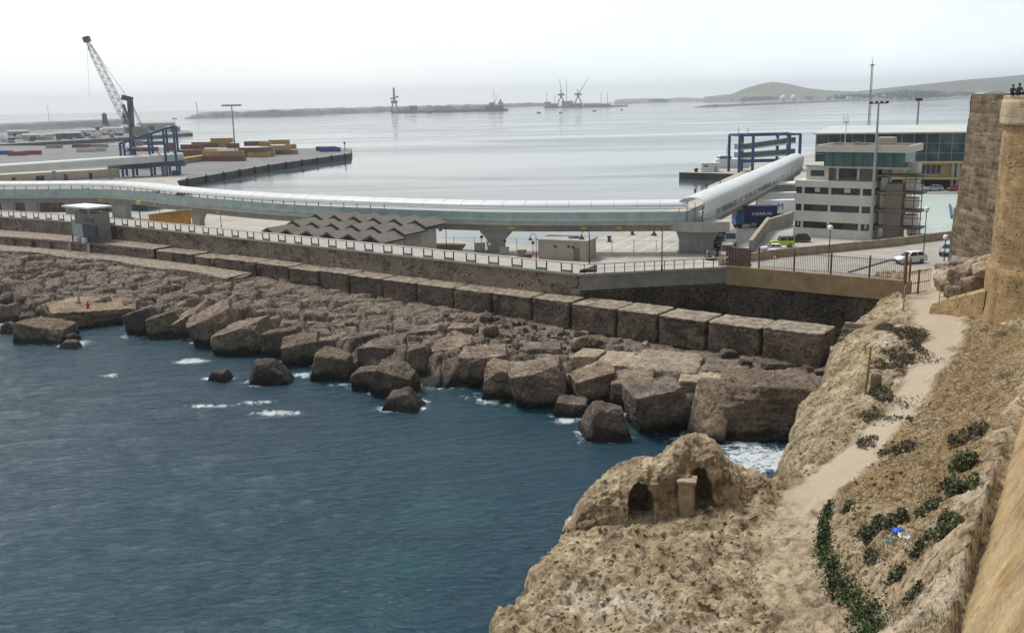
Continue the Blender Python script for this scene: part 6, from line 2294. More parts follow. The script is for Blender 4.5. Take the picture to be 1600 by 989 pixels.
def trailer(x, y, rz, L, H, col, lab, cab=None, text=None, tcol=None, tsize=.9, wcol=None):
    t = thing('lorry' if cab else 'lorry_trailer', lab, 'lorry' if cab else 'trailer', (x, y, 3), rz)
    mb = MB(); mb.box((0, 0, 1.2 + H / 2), (L, 2.5, H)); mb.build('box_body', col, t)
    mb = MB(); mb.box((0, 0, 1.0), (L, 2.2, .3)); mb.build('chassis', DARK, t)
    for k in range(3):
        for sg in (-1, 1):
            mb = MB(); mb.tube((L / 2 - 1.4 - 1.3 * k, sg * .9, .5), (L / 2 - 1.4 - 1.3 * k, sg * 1.2, .5), .5, .5, 12); mb.build('wheel', TYRE, t)
    for sg in (-1, 1):
        mb = MB(); mb.box((-L / 2 + 2, sg * .95, .5), (.2, .2, 1.0)); mb.build('landing_leg', GREYM, t)
    if cab:
        mb = MB(); mb.add([(-L / 2 - 2.3, -1.2, .7), (-L / 2 - .4, -1.2, .7), (-L / 2 - .4, 1.2, .7), (-L / 2 - 2.3, 1.2, .7), (-L / 2 - 2.1, -1.15, 3.3), (-L / 2 - .5, -1.15, 3.7), (-L / 2 - .5, 1.15, 3.7), (-L / 2 - 2.1, 1.15, 3.3)],
                          [(3, 2, 1, 0), (4, 5, 6, 7), (0, 1, 5, 4), (1, 2, 6, 5), (2, 3, 7, 6), (3, 0, 4, 7)]); mb.build('cab', cab, t)
        mb = MB(); mb.box((-L / 2 - 2.28, 0, 2.4), (.1, 2.1, .9)); mb.build('windscreen', WINDK, t)
        for sg in (-1, 1):
            mb = MB(); mb.tube((-L / 2 - 1.4, sg * .95, .5), (-L / 2 - 1.4, sg * 1.25, .5), .5, .5, 12); mb.build('wheel', TYRE, t)
        for sg in (-1, 1):
            mb = MB(); mb.tube((-L / 2 + 1.2, sg * 1.1, .7), (-L / 2 + 2.2, sg * 1.1, .7), .35, .35, 10); mb.build('fuel_tank', GREYM, t)
    if text:
        lettering(text, tsize, tcol, t, (0, -1.27, 1.2 + H * .5), (R_(90), 0, 0))
    return t


NAVY = plain('navy_tarpaulin', (.012, .022, .11), .5, var=.15, vscale=.6)
MIDB = plain('mid_blue_paint', (.03, .12, .30), .4, var=.1)
trailer(52.6, 202.0, R_(10), 6.8, 3.3, NAVY, 'lorry with a navy blue tarpaulin trailer and a mid blue cab', MIDB, 'FURRELAR', WHITE, .95)
trailer(60.5, 216, R_(4), 9, 2.9, WHITE, 'white box trailer with a dark blue letter behind the navy lorry', None, 'M', NAVY, 2.0)
trailer(66, 232, R_(2), 12, 3.0, plain('offwhite_trailer', (.66, .67, .66), .5), 'off-white trailer standing behind the white lettered trailer', None)
x, y = PXY(1228, 322, 3)
t = thing('white_canopy_shed', 'flat white canopy shed at the left side of the office block', 'shed', (70, 243, 3), .05)
mb = MB(); mb.box((0, 0, 5.4), (14, 6, .4)); mb.build('roof', WHITE, t)
for k in range(4):
    mb = MB(); mb.box((-6.5 + 4.3 * k, -2.6, 2.6), (.25, .25, 5.2)); mb.build('leg', GREYM, t)
mb = MB(); mb.box((0, 2.6, 2.6), (13.6, .2, 5.0)); mb.build('rear_wall', CONC, t)

# ---------------------------------------------------------------- blue boarding towers
def frame_tower(name, lab, loc, rz, xs_, ys_, zt, zgap, mt, extra):
    t = thing(name, lab, 'boarding tower', loc, rz)
    for i, x in enumerate(xs_):
        for j, y in enumerate(ys_):
            mb = MB(); mb.box((x, y, zt(x) / 2), (.85, .85, zt(x))); mb.build('leg', mt, t)
    for y in ys_:
        mb = MB(); mb.beam((xs_[0], y, zt(xs_[0])), (xs_[-1], y, zt(xs_[-1])), .7, .7); mb.build('top_beam', mt, t)
    for x in xs_:
        mb = MB(); mb.beam((x, ys_[0], zt(x) - .1), (x, ys_[-1], zt(x) - .1), .6, .6); mb.build('cross_beam', mt, t)
    return t


t = frame_tower('blue_boarding_tower', 'tall blue steel boarding tower on the left quay', (-156, 392, 3), R_(12), (0, 4, 11, 17, 21), (0, 9), lambda x: 13.5 + .30 * x, 0, STEELB, None)
for x in (0, 11, 17):
    mb = MB(); mb.beam((x, 0, 13), (x + 4.5, 0, 8), .3, .3); mb.build('brace', STEELB, t)
mb = MB(); mb.box((9, 4.5, 4.9), (30, 4.2, 2.6)); mb.build('gangway_box', plain('blue_grey_panel', (.10, .16, .24), .5, var=.2, vscale=.3), t)
mb = MB(); mb.box((8, 4.5, 6.4), (31, 4.8, .5)); mb.build('gangway_roof', plain('cream_roof_panel', (.6, .6, .5), .6), t)
mb = MB(); mb.box((5, 4.5, 11.5), (9, 7, .3)); mb.build('upper_platform', plain('tan_platform', (.4, .28, .18), .8), t)
mb = MB(); mb.box((6.5, 4.5, 13.4), (3, 3, 2.4)); mb.build('winch_cabin', GREYM, t)
mb = MB(); mb.box((20.5, 1, 1.2), (3.4, 3, 1.8)); mb.build('ballast_block', STEELB, t)
for k in range(8):
    mb = MB(); mb.box((-1 + 3 * k, 2.3, 5.6), (.12, .12, 3.0)); mb.build('gangway_frame', DARK, t)
t = frame_tower('blue_ferry_gantry', 'open blue steel ferry gantry with glass ramps beside the white gangway', (83.5, 351.5, 2.5), R_(5), (0, 5, 18.5, 22.5), (0, 12), lambda x: 13.6, 0, STEELB, None)
mb = MB(); mb.beam((0, 0, 4.5), (22, 0, 4.5), .7, 1.2); mb.build('lower_beam', STEELB, t)
for z0, dz in ((5.4, 1.0), (8.4, 2.2)):
    mb = MB(); mb.add([(1, 3, z0), (22, 3, z0 + dz), (22, 9, z0 + dz), (1, 9, z0), (1, 3, z0 + 1.9), (22, 3, z0 + dz + 1.9), (22, 9, z0 + dz + 1.9), (1, 9, z0 + 1.9)], [(3, 2, 1, 0), (4, 5, 6, 7), (0, 1, 5, 4), (1, 2, 6, 5), (2, 3, 7, 6), (3, 0, 4, 7)])
    mb.build('glass_ramp', plain('ramp_teal%d' % int(z0), (.12, .19, .19), .2, var=.25, vscale=.4), t)
    mb = MB(); mb.beam((1, 2.8, z0 - .1), (22, 2.8, z0 + dz - .1), .3, .5); mb.build('ramp_edge', WHITE, t)
for (x, z1) in ((1.5, 16.5), (5, 16)):
    mb = MB(); mb.tube((x, 6, 13.4), (x, 6, z1), .12); mb.build('aerial', GREYM, t)

# white ferry office boat by the ferry quay
t = thing('white_launch', 'white pilot launch with a wheelhouse moored behind the ferry quay', 'boat', (88, 383, 0), R_(5))
mb = MB()
hull = [(-13, 0, 2.6), (-11, -2.8, 2.4), (0, -3.3, 2.2), (11, -2.8, 2.4), (11, 2.8, 2.4), (0, 3.3, 2.2), (-11, 2.8, 2.4)]
mb.add([(q[0] * .92, q[1] * .8, -.6) for q in hull] + hull, [tuple(range(6, -1, -1)), tuple(range(7, 14))] + [(k, (k + 1) % 7, 7 + (k + 1) % 7, 7 + k) for k in range(7)]); mb.build('hull', WHITE, t)
mb = MB(); mb.box((0, 0, 4.2), (15, 4.6, 3.4), taper=.92); mb.build('cabin', WHITE, t)
mb = MB(); mb.box((-3, 0, 6.6), (5, 3.6, 1.6), taper=.85); mb.build('wheelhouse', WHITE, t)
mb = MB(); mb.box((-3, 0, 6.6), (4.9, 3.68, .6)); mb.build('wheelhouse_window', WINDK, t)
mb = MB(); mb.tube((-2, 0, 7.4), (-2, 0, 11), .1); mb.build('mast', DARK, t)
t = thing('white_kiosk', 'white cabin with small dark lettering on the ferry quay', 'cabin', (75.6, 364, 2.5), R_(-8))
mb = MB(); mb.box((0, 0, 1.6), (6.6, 3, 3.2)); mb.build('wall', WHITE, t)
mb = MB(); mb.box((0, 0, 3.3), (7, 3.4, .2)); mb.build('roof', WHITE, t)
mb = MB(); mb.box((2.0, -1.52, 1.1), (.9, .06, 2.0)); mb.build('door', GREYM, t)
mb = MB(); mb.box((-1.6, -1.52, 2.2), (1.6, .06, .5)); mb.build('nameplate', DARK, t)
mb = MB(); mb.box((-5.2, 0, .7), (1.2, 1.2, 1.4)); o = mb.build('bollard_box', DARK); o.location = (75.6, 364, 2.5); tag(o, 'small dark machine box beside the white cabin on the ferry quay', 'machine box')
for (u, v, lab) in [(1086, 311, 'channel marker pole nearest the gangway portal'), (1104, 302, 'middle channel marker pole left of the gangway'), (1125, 291, 'channel marker pole nearest the ferry quay')]:
    x, y = PXY(u, v, 2)
    t = thing('marker_post', lab, 'marker post', (x, y, 0), 0, 'marker posts in the water by the gangway')
    mb = MB(); mb.tube((0, 0, -1), (0, 0, 4.0), .18); mb.build('post', IRON, t)
    mb = MB(); mb.lathe((0, 0, 4.0), [(.35, 0), (.35, .6), (.05, .9)], 10); mb.build('lantern', IRON, t)

# ---------------------------------------------------------------- harbour crane
q = PD(206, 222, 452)
t = thing('harbour_crane', 'tall mobile harbour crane with a pale lattice jib raised to the left', 'crane', (q[0], q[1], 3))


def wpt(u, v, y): return np.array(PD(u, v, y)) - np.array([q[0], q[1], 3])


mb = MB(); mb.box((0, 0, 1.2), (12, 8, 2.4)); mb.build('undercarriage', DARK, t)
mb = MB(); mb.box((1.5, 0, 4.6), (8, 5, 4)); mb.build('machine_house', GREYM, t)
mb = MB(); mb.beam((0, 0, 3), tuple(wpt(203, 156, 452)), 2.1, 2.1); mb.build('tower', plain('crane_dark', (.13, .14, .15), .6, var=.2), t)
CRD = MATS['crane_dark']
mb = MB(); h_ = wpt(199, 152, 452); mb.beam(h_ - np.array([2.5, 0, 0]), h_ + np.array([2.2, 0, -1.2]), 1.6, 2.2); mb.build('tower_head', CRD, t)
mb = MB(); h_ = wpt(205, 185, 451); mb.box(h_ + np.array([-1, -1, 0]), (4, 3, 5)); mb.build('cab', CRD, t)
f0, f1 = wpt(201, 196, 449), wpt(137, 66, 449)
JIB = plain('jib_pale_paint', (.62, .65, .66), .5, var=.1)
mb = MB()
ax3 = Vector(f1 - f0).normalized(); sd3 = ax3.cross(Vector((0, 1, 0))).normalized(); up3 = Vector((0, 1, 0))
for si, sj in ((-1, -1), (1, -1), (-1, 1), (1, 1)):
    pts3 = []
    for f_, w_ in ((0, .3), (.15, 1.6), (.85, 1.2), (1, .3)):
        pts3.append(Vector(f0) + (Vector(f1) - Vector(f0)) * f_ + sd3 * (si * w_) + up3 * (sj * w_ * .8))
    mb.path(pts3, .2, 5)
n_ = 22
for i in range(n_):
    fa2, fb2 = .06 + .9 * i / n_, .06 + .9 * (i + 1) / n_
    for sj in (-1, 1):
        sg = 1 if i % 2 else -1
        wa = 1.5 - .35 * fa2
        mb.tube(Vector(f0) + (Vector(f1) - Vector(f0)) * fa2 + sd3 * (sg * wa) + up3 * sj, Vector(f0) + (Vector(f1) - Vector(f0)) * fb2 - sd3 * (sg * wa) + up3 * sj, .16, .16, 4)
mb.build('jib', JIB, t)
mb = MB(); mb.beam(tuple(f1), tuple(wpt(134, 58, 449)), 2.6, 2.6); mb.build('jib_head', CRD, t)
mb = MB(); mb.beam(tuple(wpt(192, 164, 450)), tuple(wpt(203, 196, 450)), 1.2, 1.2); mb.build('luffing_cylinder', CRD, t)
mb = MB()
for dx in (0, 3):
    mb.tube(tuple(wpt(201, 152, 451)), tuple(wpt(222 + dx, 202, 451)), .12); mb.tube(tuple(wpt(199, 153, 451)), tuple(wpt(136, 62, 449)), .09)
mb.tube(tuple(wpt(135, 60, 449)), tuple(wpt(140, 150, 449)), .05)
mb.build('cables', CRD, t)
mb = MB(); mb.box(tuple(wpt(221, 206, 452)), (7, 3, 4)); mb.build('counterweight', GREYM, t)

# ---------------------------------------------------------------- containers
def cmat(name, col): return plain('container_' + name, col, .6, var=.14, vscale=.35, dirt=(tuple(c * .55 for c in col), .3, .5))


CM = {'maroon': cmat('maroon', (.22, .085, .06)), 'yellow': cmat('yellow', (.48, .32, .10)), 'tan': cmat('tan', (.38, .24, .11)), 'red': cmat('red', (.30, .045, .045)), 'navy': cmat('navy', (.03, .05, .14)),
      'teal': cmat('teal', (.06, .13, .17)), 'grey': cmat('grey', (.30, .31, .31)), 'blue': cmat('blue', (.04, .07, .30)), 'white': cmat('white', (.55, .52, .5))}


def container_mesh(mt):
    L, Wc, H = 12.19, 2.44, 2.6
    mb = MB()
    n_ = 40
    vs = []
    for (sg) in (-1, 1):
        for k in range(n_ + 1):
            x = -L / 2 + .2 + (L - .4) * k / n_
            y = sg * (Wc / 2 - (.06 if (k // 1) % 2 else 0))
            vs += [(x, y, .15), (x, y, H - .12)]
    m_ = (n_ + 1) * 2
    fs = [(2 * k, 2 * k + 2, 2 * k + 3, 2 * k + 1) for k in range(n_)] + [(m_ + 2 * k + 2, m_ + 2 * k, m_ + 2 * k + 1, m_ + 2 * k + 3) for k in range(n_)]
    mb.add(vs, fs)
    mb.box((0, 0, H - .06), (L, Wc, .12)); mb.box((0, 0, .07), (L, Wc, .14))
    for sx in (-1, 1):
        for sy in (-1, 1): mb.box((sx * (L / 2 - .1), sy * (Wc / 2 - .08), H / 2), (.2, .16, H - .28))
        mb.box((sx * (L / 2 - .06), 0, H / 2), (.08, Wc - .3, H - .28))
    return mb


CTN = {}
for k_, m_ in CM.items():
    o = container_mesh(m_).build('container_shell', m_)
    CTN[k_] = o.data
    bpy.data.objects.remove(o)


def container(uc, vb, lev, col, lab, rz=.0, half=False, sz=1.0):
    x, y = PXY(uc, vb, 3.0)
    t = bpy.data.objects.new('shipping_container', CTN[col])
    COL.objects.link(t)
    t.location = (x, y, 3.0 + 2.6 * lev)
    t.rotation_euler = (0, 0, rz)
    if half: t.scale = (.5, 1, 1)
    tag(t, lab, 'container', 'shipping containers on the pier')
    return t


RZ = R_(-8)
for (u, vb, lev, col, lab, half) in [
    (300, 250, 0, 'maroon', 'maroon container at the bottom left of the block behind the pale pole', 0), (300, 250, 1, 'maroon', 'maroon container stacked on the leftmost maroon one', 0),
    (337, 252, 0, 'red', 'dark red container at the foot of the stack under the tall light pole', 0), (366, 252, 0, 'maroon', 'maroon container right of the dark red one at the foot of the stack', 0),
    (336, 252, 1, 'yellow', 'yellow container on top of the dark red one', 0), (364, 252, 1, 'tan', 'tan container on top of the right hand maroon one', 0),
    (332, 246, 2, 'maroon', 'maroon container under the topmost yellow one', 0), (352, 246, 2, 'tan', 'tan container beside the maroon one on the third tier', 1), (349, 246, 3, 'yellow', 'topmost yellow container of the whole stack', 0),
    (318, 244, 2, 'maroon', 'maroon container behind the leftmost stack', 0),
    (405, 246, 0, 'yellow', 'yellow container at the bottom of the middle stack', 0), (391, 246, 1, 'maroon', 'maroon container on the left of the middle stack', 0), (408, 246, 1, 'maroon', 'maroon container above the bottom yellow one', 1),
    (391, 246, 0, 'maroon', 'maroon container end on at the bottom of the middle stack', 1), (400, 243, 2, 'maroon', 'upper maroon container of the middle stack', 0),
    (431, 242, 0, 'maroon', 'short maroon container low in the right hand stack', 1), (449, 241.5, 0, 'yellow', 'yellow container low in the right hand stack', 0), (438, 242, 1, 'yellow', 'yellow container at the upper right of the container rows', 0), (437, 240, 2, 'yellow', 'yellow container crowning the right hand stack', 0),
    (321, 249, 0, 'maroon', 'maroon container between the leftmost stack and the dark red one', 0), (322, 249, 1, 'tan', 'tan container between the leftmost stack and the yellow one', 0), (302, 249, 2, 'maroon', 'uppermost maroon container at the left of the big block', 0),
    (421, 245, 0, 'yellow', 'yellow container closing the gap between the middle and right hand stacks', 1), (420, 245, 1, 'tan', 'tan container closing the gap between the middle and right hand stacks', 1), (415, 244, 2, 'yellow', 'yellow container on the upper right of the middle stack', 1),
    (455, 240, 1, 'tan', 'tan container at the far right end of the stacks', 1), (366, 247, 2, 'maroon', 'maroon container below the tall light pole on the third tier', 1),
    (510, 236, 0, 'navy', 'navy blue container lying alone near the tip of the pier', 0), (516, 237.5, 0, 'blue', 'brighter blue container in front of the navy one', 0),
    (266, 236, 0, 'red', 'red container right behind the blue boarding tower', 1), (266, 236, 1, 'red', 'red container stacked high behind the blue boarding tower', 1),
    (214, 237, 0, 'red', 'red container seen through the left of the blue tower', 0), (233, 236.5, 0, 'red', 'red container seen through the middle of the blue tower', 0), (222, 233, 1, 'teal', 'teal container seen through the blue tower', 0), (245, 233, 1, 'teal', 'teal container at the right of the blue tower', 0),
    (28, 243.5, 0, 'red', 'long red container on the far left asphalt', 0), (50, 242, 0, 'red', 'red container touching the long red one on the far left', 0), (6, 242, 0, 'blue', 'blue container at the left edge of the picture', 0),
    (126, 231, 0, 'maroon', 'dull red container in the row at the back of the asphalt', 0), (138, 231, 0, 'maroon', 'dull red container beside the grey one', 0), (156, 231, 0, 'grey', 'grey container at the end of the back row', 0),
    (135, 238, 0, 'white', 'white flat container in front of the dull red row', 0), (152, 237, 0, 'white', 'white container next to the white flat one', 0), (85, 232, 0, 'grey', 'grey container in the middle of the asphalt', 0)]:
    container(u, vb, lev, col, lab, RZ + R_(rk.uniform(-1.5, 1.5)), half)
# yellow kerb wall on the pier in front of the containers
x0, y0 = PXY(272, 258, 3); x1, y1 = PXY(322, 251, 3)
t = thing('pier_barrier', 'low grey barrier wall with a yellow stripe on top before the containers', 'barrier', (x0, y0, 3))
mb = MB(); mb.beam((x0, y0, 4.3), (x1, y1, 4.3), 3, 2.6); mb.build('wall', CONC_DK, t, world=True)
mb = MB(); mb.beam((x0, y0, 5.75), (x1, y1, 5.75), 3.1, .3); mb.build('yellow_stripe', YEL, t, world=True)
# fenders along the container pier
for k in range(11):
    f_ = (k + .5) / 11
    pl = [(-126, 367.4), (-113, 456), (-89, 549)]
    d_ = f_ * 2
    i_ = min(int(d_), 1)
    a, c = np.array(pl[i_]), np.array(pl[i_ + 1])
    qf_ = a + (c - a) * (d_ - i_)
    t = thing('pier_fender', 'black rubber fender on the dark face of the container pier', 'fender', (qf_[0] + .4, qf_[1] - .1, 1.6), 0, 'fenders along the container pier')
    mb = MB(); mb.box((0, 0, .2), (.8, 1.6, 2.6)); mb.build('pad', TYRE, t)
    mb = MB(); mb.box((-.3, 0, 1.7), (.5, .7, .5)); mb.build('bollard', DARK, t)
x, y = PXY(539, 236, 3)
t = thing('pier_beacon', 'small dark beacon at the tip of the container pier', 'beacon', (x, y, 3))
mb = MB(); mb.tube((0, 0, 0), (0, 0, 4.2), .3, .2); mb.build('post', DARK, t)
mb = MB(); mb.sphere((0, 0, 4.6), .7); mb.build('lantern', DARK, t)
# ---------------------------------------------------------------- far harbour
FARROCK = plain('far_breakwater_stone', (.22, .215, .2), .95, var=.3, vscale=.02)
GREYCONC = plain('far_concrete', (.30, .30, .29), .95, var=.2, vscale=.02)


def ridge_land(name, lab, line, width, top, seed, mt, cat=None, kind=None, rough=.25, nx=120):
    """irregular low embankment along a plan line"""
    line = [np.array(q, float) for q in line]
    L = [0]
    for a, c in zip(line[:-1], line[1:]): L.append(L[-1] + float(np.linalg.norm(c - a)))
    tt = np.linspace(0, L[-1], nx)
    px_ = np.interp(tt, L, [q[0] for q in line]); py_ = np.interp(tt, L, [q[1] for q in line])
    tg = np.c_[np.gradient(px_), np.gradient(py_)]; tg /= np.linalg.norm(tg, axis=1)[:, None]
    nn2 = np.c_[-tg[:, 1], tg[:, 0]]
    rows = []
    for i in range(nx):
        e = min(1, i / 5, (nx - 1 - i) / 5)
        e = .15 + .85 * e
        row = []
        for (w_, h_) in ((-.55, -1), (-.5, .0), (-.32, .75), (-.2, 1), (.2, 1), (.5, -.1), (.55, -1)):
            j = 1 + rough * float(vnoise([[tt[i] * .03 + seed, w_ * 3, 0]])[0]) + rough * .6 * float(vnoise([[tt[i] * .12 + seed, w_ * 5, 2]])[0])
            row.append((px_[i] + nn2[i, 0] * w_ * width * e, py_[i] + nn2[i, 1] * w_ * width * e, (top * h_ * j * e if h_ > 0 else h_)))
        rows.append(row)
    mb = MB(); mb.sheet(rows)
    o = mb.build(name, mt)
    return tag(o, lab, cat, None, kind)


ridge_land('breakwater', 'long low stone breakwater across the harbour mouth', [PXY(290, 186, 0), PXY(360, 183, 0), PXY(460, 180.5, 0), PXY(612, 174.5, 0), PXY(860, 165.5, 0)], 60, 17, 3, FARROCK, 'breakwater')
ridge_land('breakwater', 'grey breakwater wall behind the boatyard on the left', [PXY(-80, 212, 0), PXY(0, 205, 0), PXY(100, 199.5, 0), PXY(205, 195, 0)], 30, 11.5, 9, GREYCONC, 'breakwater', rough=.04)
# lighthouse on its rocky foot
q = PXY(166, 207.5, 3)
t = thing('lighthouse', 'squat dark lighthouse on a rounded stone base', 'lighthouse', (q[0], q[1], 1))
k_ = float(np.linalg.norm(np.array([q[0], q[1], 0]) - C0)) / FPX
mb = MB(); mb.lathe((0, 0, 0), [(24 * k_, 0), (23 * k_, 7 * k_), (17 * k_, 11 * k_), (6 * k_, 13 * k_), (4.2 * k_, 15 * k_), (3.0 * k_, 26 * k_), (3.6 * k_, 26.5 * k_), (3.6 * k_, 28 * k_)], 18); mb.build('tower', plain('lighthouse_stone', (.10, .11, .115), .9, var=.2, vscale=.05), t)
mb = MB(); mb.lathe((0, 0, 28 * k_), [(1.7 * k_, 0), (1.7 * k_, 2.2 * k_), (.3 * k_, 3.4 * k_)], 12); mb.build('lantern', WHITE, t)
q = PXY(78, 199, 0)
t = thing('signal_mast', 'hair thin signal mast on the left breakwater', 'mast', (q[0], q[1], 8))
mb = MB(); mb.tube((0, 0, 0), (0, 0, 33), .5, .25); mb.build('pole', GREYM, t)
mb = MB(); mb.box((0, 0, 25), (4, .5, .5)); mb.build('yard', GREYM, t)
q = PXY(309, 184, 0)
t = thing('breakwater_light', 'slim light tower at the head of the long breakwater', 'beacon', (q[0], q[1], 12))
mb = MB(); mb.tube((0, 0, 0), (0, 0, 32), 1.4, 1.0); mb.build('tower', GREYM, t)
mb = MB(); mb.sphere((0, 0, 33), 2); mb.build('lantern', GREYM, t)

# boatyard on the outer pier: sheds, boats on stands, cars
rb = random.Random(21)
COLS = [CM['white'], CM['white'], CM['grey'], CM['teal'], WHITE, WHITE, GREYM, CM['tan'], CM['blue']]
WORDS = ['white', 'off-white', 'grey', 'teal', 'white', 'bright white', 'grey metal', 'tan', 'blue']


def far_boat(u, v, L, lab, mt):
    x, y = PXY(u, v, 3)
    t = thing('laid_up_boat', lab, 'boat', (x, y, 3), rb.uniform(-.5, .5), 'boats laid up on the outer pier')
    mb = MB()
    h = [(-L * .5, 0), (-L * .3, -L * .14), (L * .45, -L * .13), (L * .45, L * .13), (-L * .3, L * .14)]
    mb.add([(a * .85, b2 * .3, .8) for a, b2 in h] + [(a, b2, 3.2 + (.6 if i == 0 else 0)) for i, (a, b2) in enumerate(h)], [(4, 3, 2, 1, 0), (5, 6, 7, 8, 9)] + [(k, (k + 1) % 5, 5 + (k + 1) % 5, 5 + k) for k in range(5)])
    mb.build('hull', mt, t)
    mb = MB(); mb.box((L * .08, 0, 4.1), (L * .4, L * .18, 1.8), taper=.8); mb.build('cabin', WHITE, t)
    mb = MB(); mb.tube((0, 0, 4), (0, 0, 5 + L * .45), .12); mb.build('mast', GREYM, t)


for i in range(16):
    f_ = i / 15
    u = 4 + 182 * f_
    v = 223.0 - 9.2 * f_ - rb.uniform(0, 4.5)
    far_boat(u, v, rb.uniform(8, 13), 'boat laid up on stands on the outer pier below the grey breakwater', COLS[rb.randrange(9)])
for (u, v, w, h, mt, lab) in [(108, 217, 22, 5, CM['teal'], 'blue shed among the laid up boats'), (60, 219, 26, 4.5, CM['white'], 'white shed in the left half of the boatyard'), (30, 215, 20, 6, GREYM, 'dark hangar at the far left of the boatyard'),
                              (140, 213.5, 26, 6, WHITE, 'long white shed near the lighthouse'), (178, 211, 20, 6.5, WHITE, 'white shed right of the lighthouse'), (205, 208, 22, 7, CREAM, 'cream shed behind the crane tower'),
                              (245, 205, 44, 9, CREAM, 'long cream building near the end of the outer pier'), (272, 206, 14, 5, GREYM, 'small grey building at the end of the outer pier')]:
    x, y = PXY(u, v, 3)
    t = thing('boatyard_shed', lab, 'shed', (x, y, 3), R_(20))
    mb = MB(); mb.box((0, 0, h / 2), (w, 9, h)); mb.build('wall', mt, t)
    mb = MB(); mb.extrude([(-5, 0), (0, 1.6), (5, 0), (5, .3), (0, 1.9), (-5, .3)][::-1], (-w / 2 - .4, 0, h), (w / 2 + .4, 0, h), (0, 1)); mb.build('roof', GREYM if mt is WHITE else CONC, t)
    mb = MB(); mb.box((-w * .15, -4.52, h * .4), (w * .2, .1, h * .7)); mb.build('door', DARK, t)
q = PXY(154, 214, 3)
t = thing('red_buoy', 'red and white harbour marker standing by the outer pier edge', 'marker', (q[0], q[1], 3))
mb = MB(); mb.tube((0, 0, 0), (0, 0, 7), .8, .6); mb.build('post', WHITE, t)
mb = MB(); mb.sphere((0, 0, 8.5), 2.2); mb.build('top_mark', MATS['sign_red'], t)
for i in range(22):
    u, v = rb.uniform(2, 190), 0
    v = 226 - u * .048 - rb.uniform(1.2, 4)
    x, y = PXY(u, v, 3)
    o = bpy.data.objects.new('parked_car', bpy.data.objects['parked_car'].children[0].data) if False else None
    mb = MB(); mb.box((0, 0, .75), (4.3, 1.8, .9)); mb.box((-.2, 0, 1.35), (2.4, 1.6, .6), taper=.8)
    o = mb.build('parked_car', [WHITE, GREYM, DARK, CM['navy'], CM['red']][rb.randrange(5)])
    o.location = (x, y, 3); o.rotation_euler = (0, 0, rb.uniform(-.6, .6))
    tag(o, 'tiny parked car along the edge of the outer pier', 'car', 'cars parked on the outer pier')

# bulk loading dock with its loader tower
DOCK = plain('far_dock_grey', (.14, .15, .16), .9, var=.2, vscale=.01)
q0, q1 = np.array(PXY(612, 177.5, 0)), np.array(PXY(791, 174.0, 0))
dv = (q1 - q0) / np.linalg.norm(q1 - q0); LD = float(np.linalg.norm(q1 - q0))
t = thing('loading_dock', 'long grey loading dock with heaps and conveyors in mid harbour', 'dock', (*q0, 0), math.atan2(dv[1], dv[0]))
K = LD / 179
mb = MB(); mb.box((LD / 2, 20, 2.5), (LD, 44, 9)); mb.build('deck', DOCK, t)
mb = MB()
rows = []
for k in range(60):
    f_ = k / 59
    h = 9 + 4.5 * float(vnoise([[k * .23, 1, 3]])[0]) + (5 if .36 < f_ < .5 else 0)
    rows.append([(LD * (.05 + .9 * f_), 6, 4), (LD * (.05 + .9 * f_), 14, max(7, h + 4)), (LD * (.05 + .9 * f_), 24, max(7, h + 4)), (LD * (.05 + .9 * f_), 34, 4)])
mb.sheet(rows); mb.build('bulk_heap', plain('far_heap', (.2, .2, .2), .95), t)
mb = MB(); mb.box((32 * K, 20, 14), (10 * K, 24, 16)); mb.build('silo', DOCK, t)
mb = MB(); mb.add([(15 * K, 10, 6), (26 * K, 10, 6), (26 * K, 30, 6), (15 * K, 30, 6), (20.5 * K, 20, 22)], [(0, 1, 4), (1, 2, 4), (2, 3, 4), (3, 0, 4)]); mb.build('hopper', DOCK, t)
for k in range(14):
    mb = MB(); mb.box((LD * (.03 + .07 * k), 0, 0), (2.2, 2.2, 6)); mb.build('pile', DARK, t)
mb = MB(); mb.box((160 * K, 20, 12), (26 * K, 26, 11)); mb.build('engine_house', DOCK, t)
mb = MB(); mb.box((156 * K, 20, 22), (8 * K, 14, 9)); mb.build('control_room', GREYM, t)
mb = MB(); mb.tube((160 * K, 20, 26), (158 * K, 20, 66), .9, .5); mb.tube((161 * K, 20, 26), (164 * K, 20, 52), .7, .4); mb.build('derrick', GREYM, t)
mb = MB(); mb.box((169 * K, 20, 22), (2.4 * K, 6, 26)); mb.box((169 * K, 20, 24), (8 * K, 6, 5)); mb.build('loader', DOCK, t)
t = thing('loader_tower', 'tall grey ship loader tower at the left end of the loading dock', 'loader tower', (q0[0] + 8, q0[1] + 15, 4))
mb = MB()
for sx in (-1, 1):
    for sy in (-1, 1): mb.beam((sx * 12, sy * 8, 0), (sx * 4, sy * 4, 26), 2.4, 2.4)
mb.box((0, 0, 30), (20, 10, 9)); mb.build('portal', DOCK, t)
mb = MB(); mb.box((0, 0, 52), (7, 7, 38), taper=.75); mb.build('column', DOCK, t)
mb = MB(); mb.beam((-12, 0, 40), (14, 0, 46), 4, 4); mb.build('boom', DOCK, t)
mb = MB(); mb.box((0, 0, 73), (4.5, 4.5, 6), taper=.5); mb.build('cap', GREYM, t)

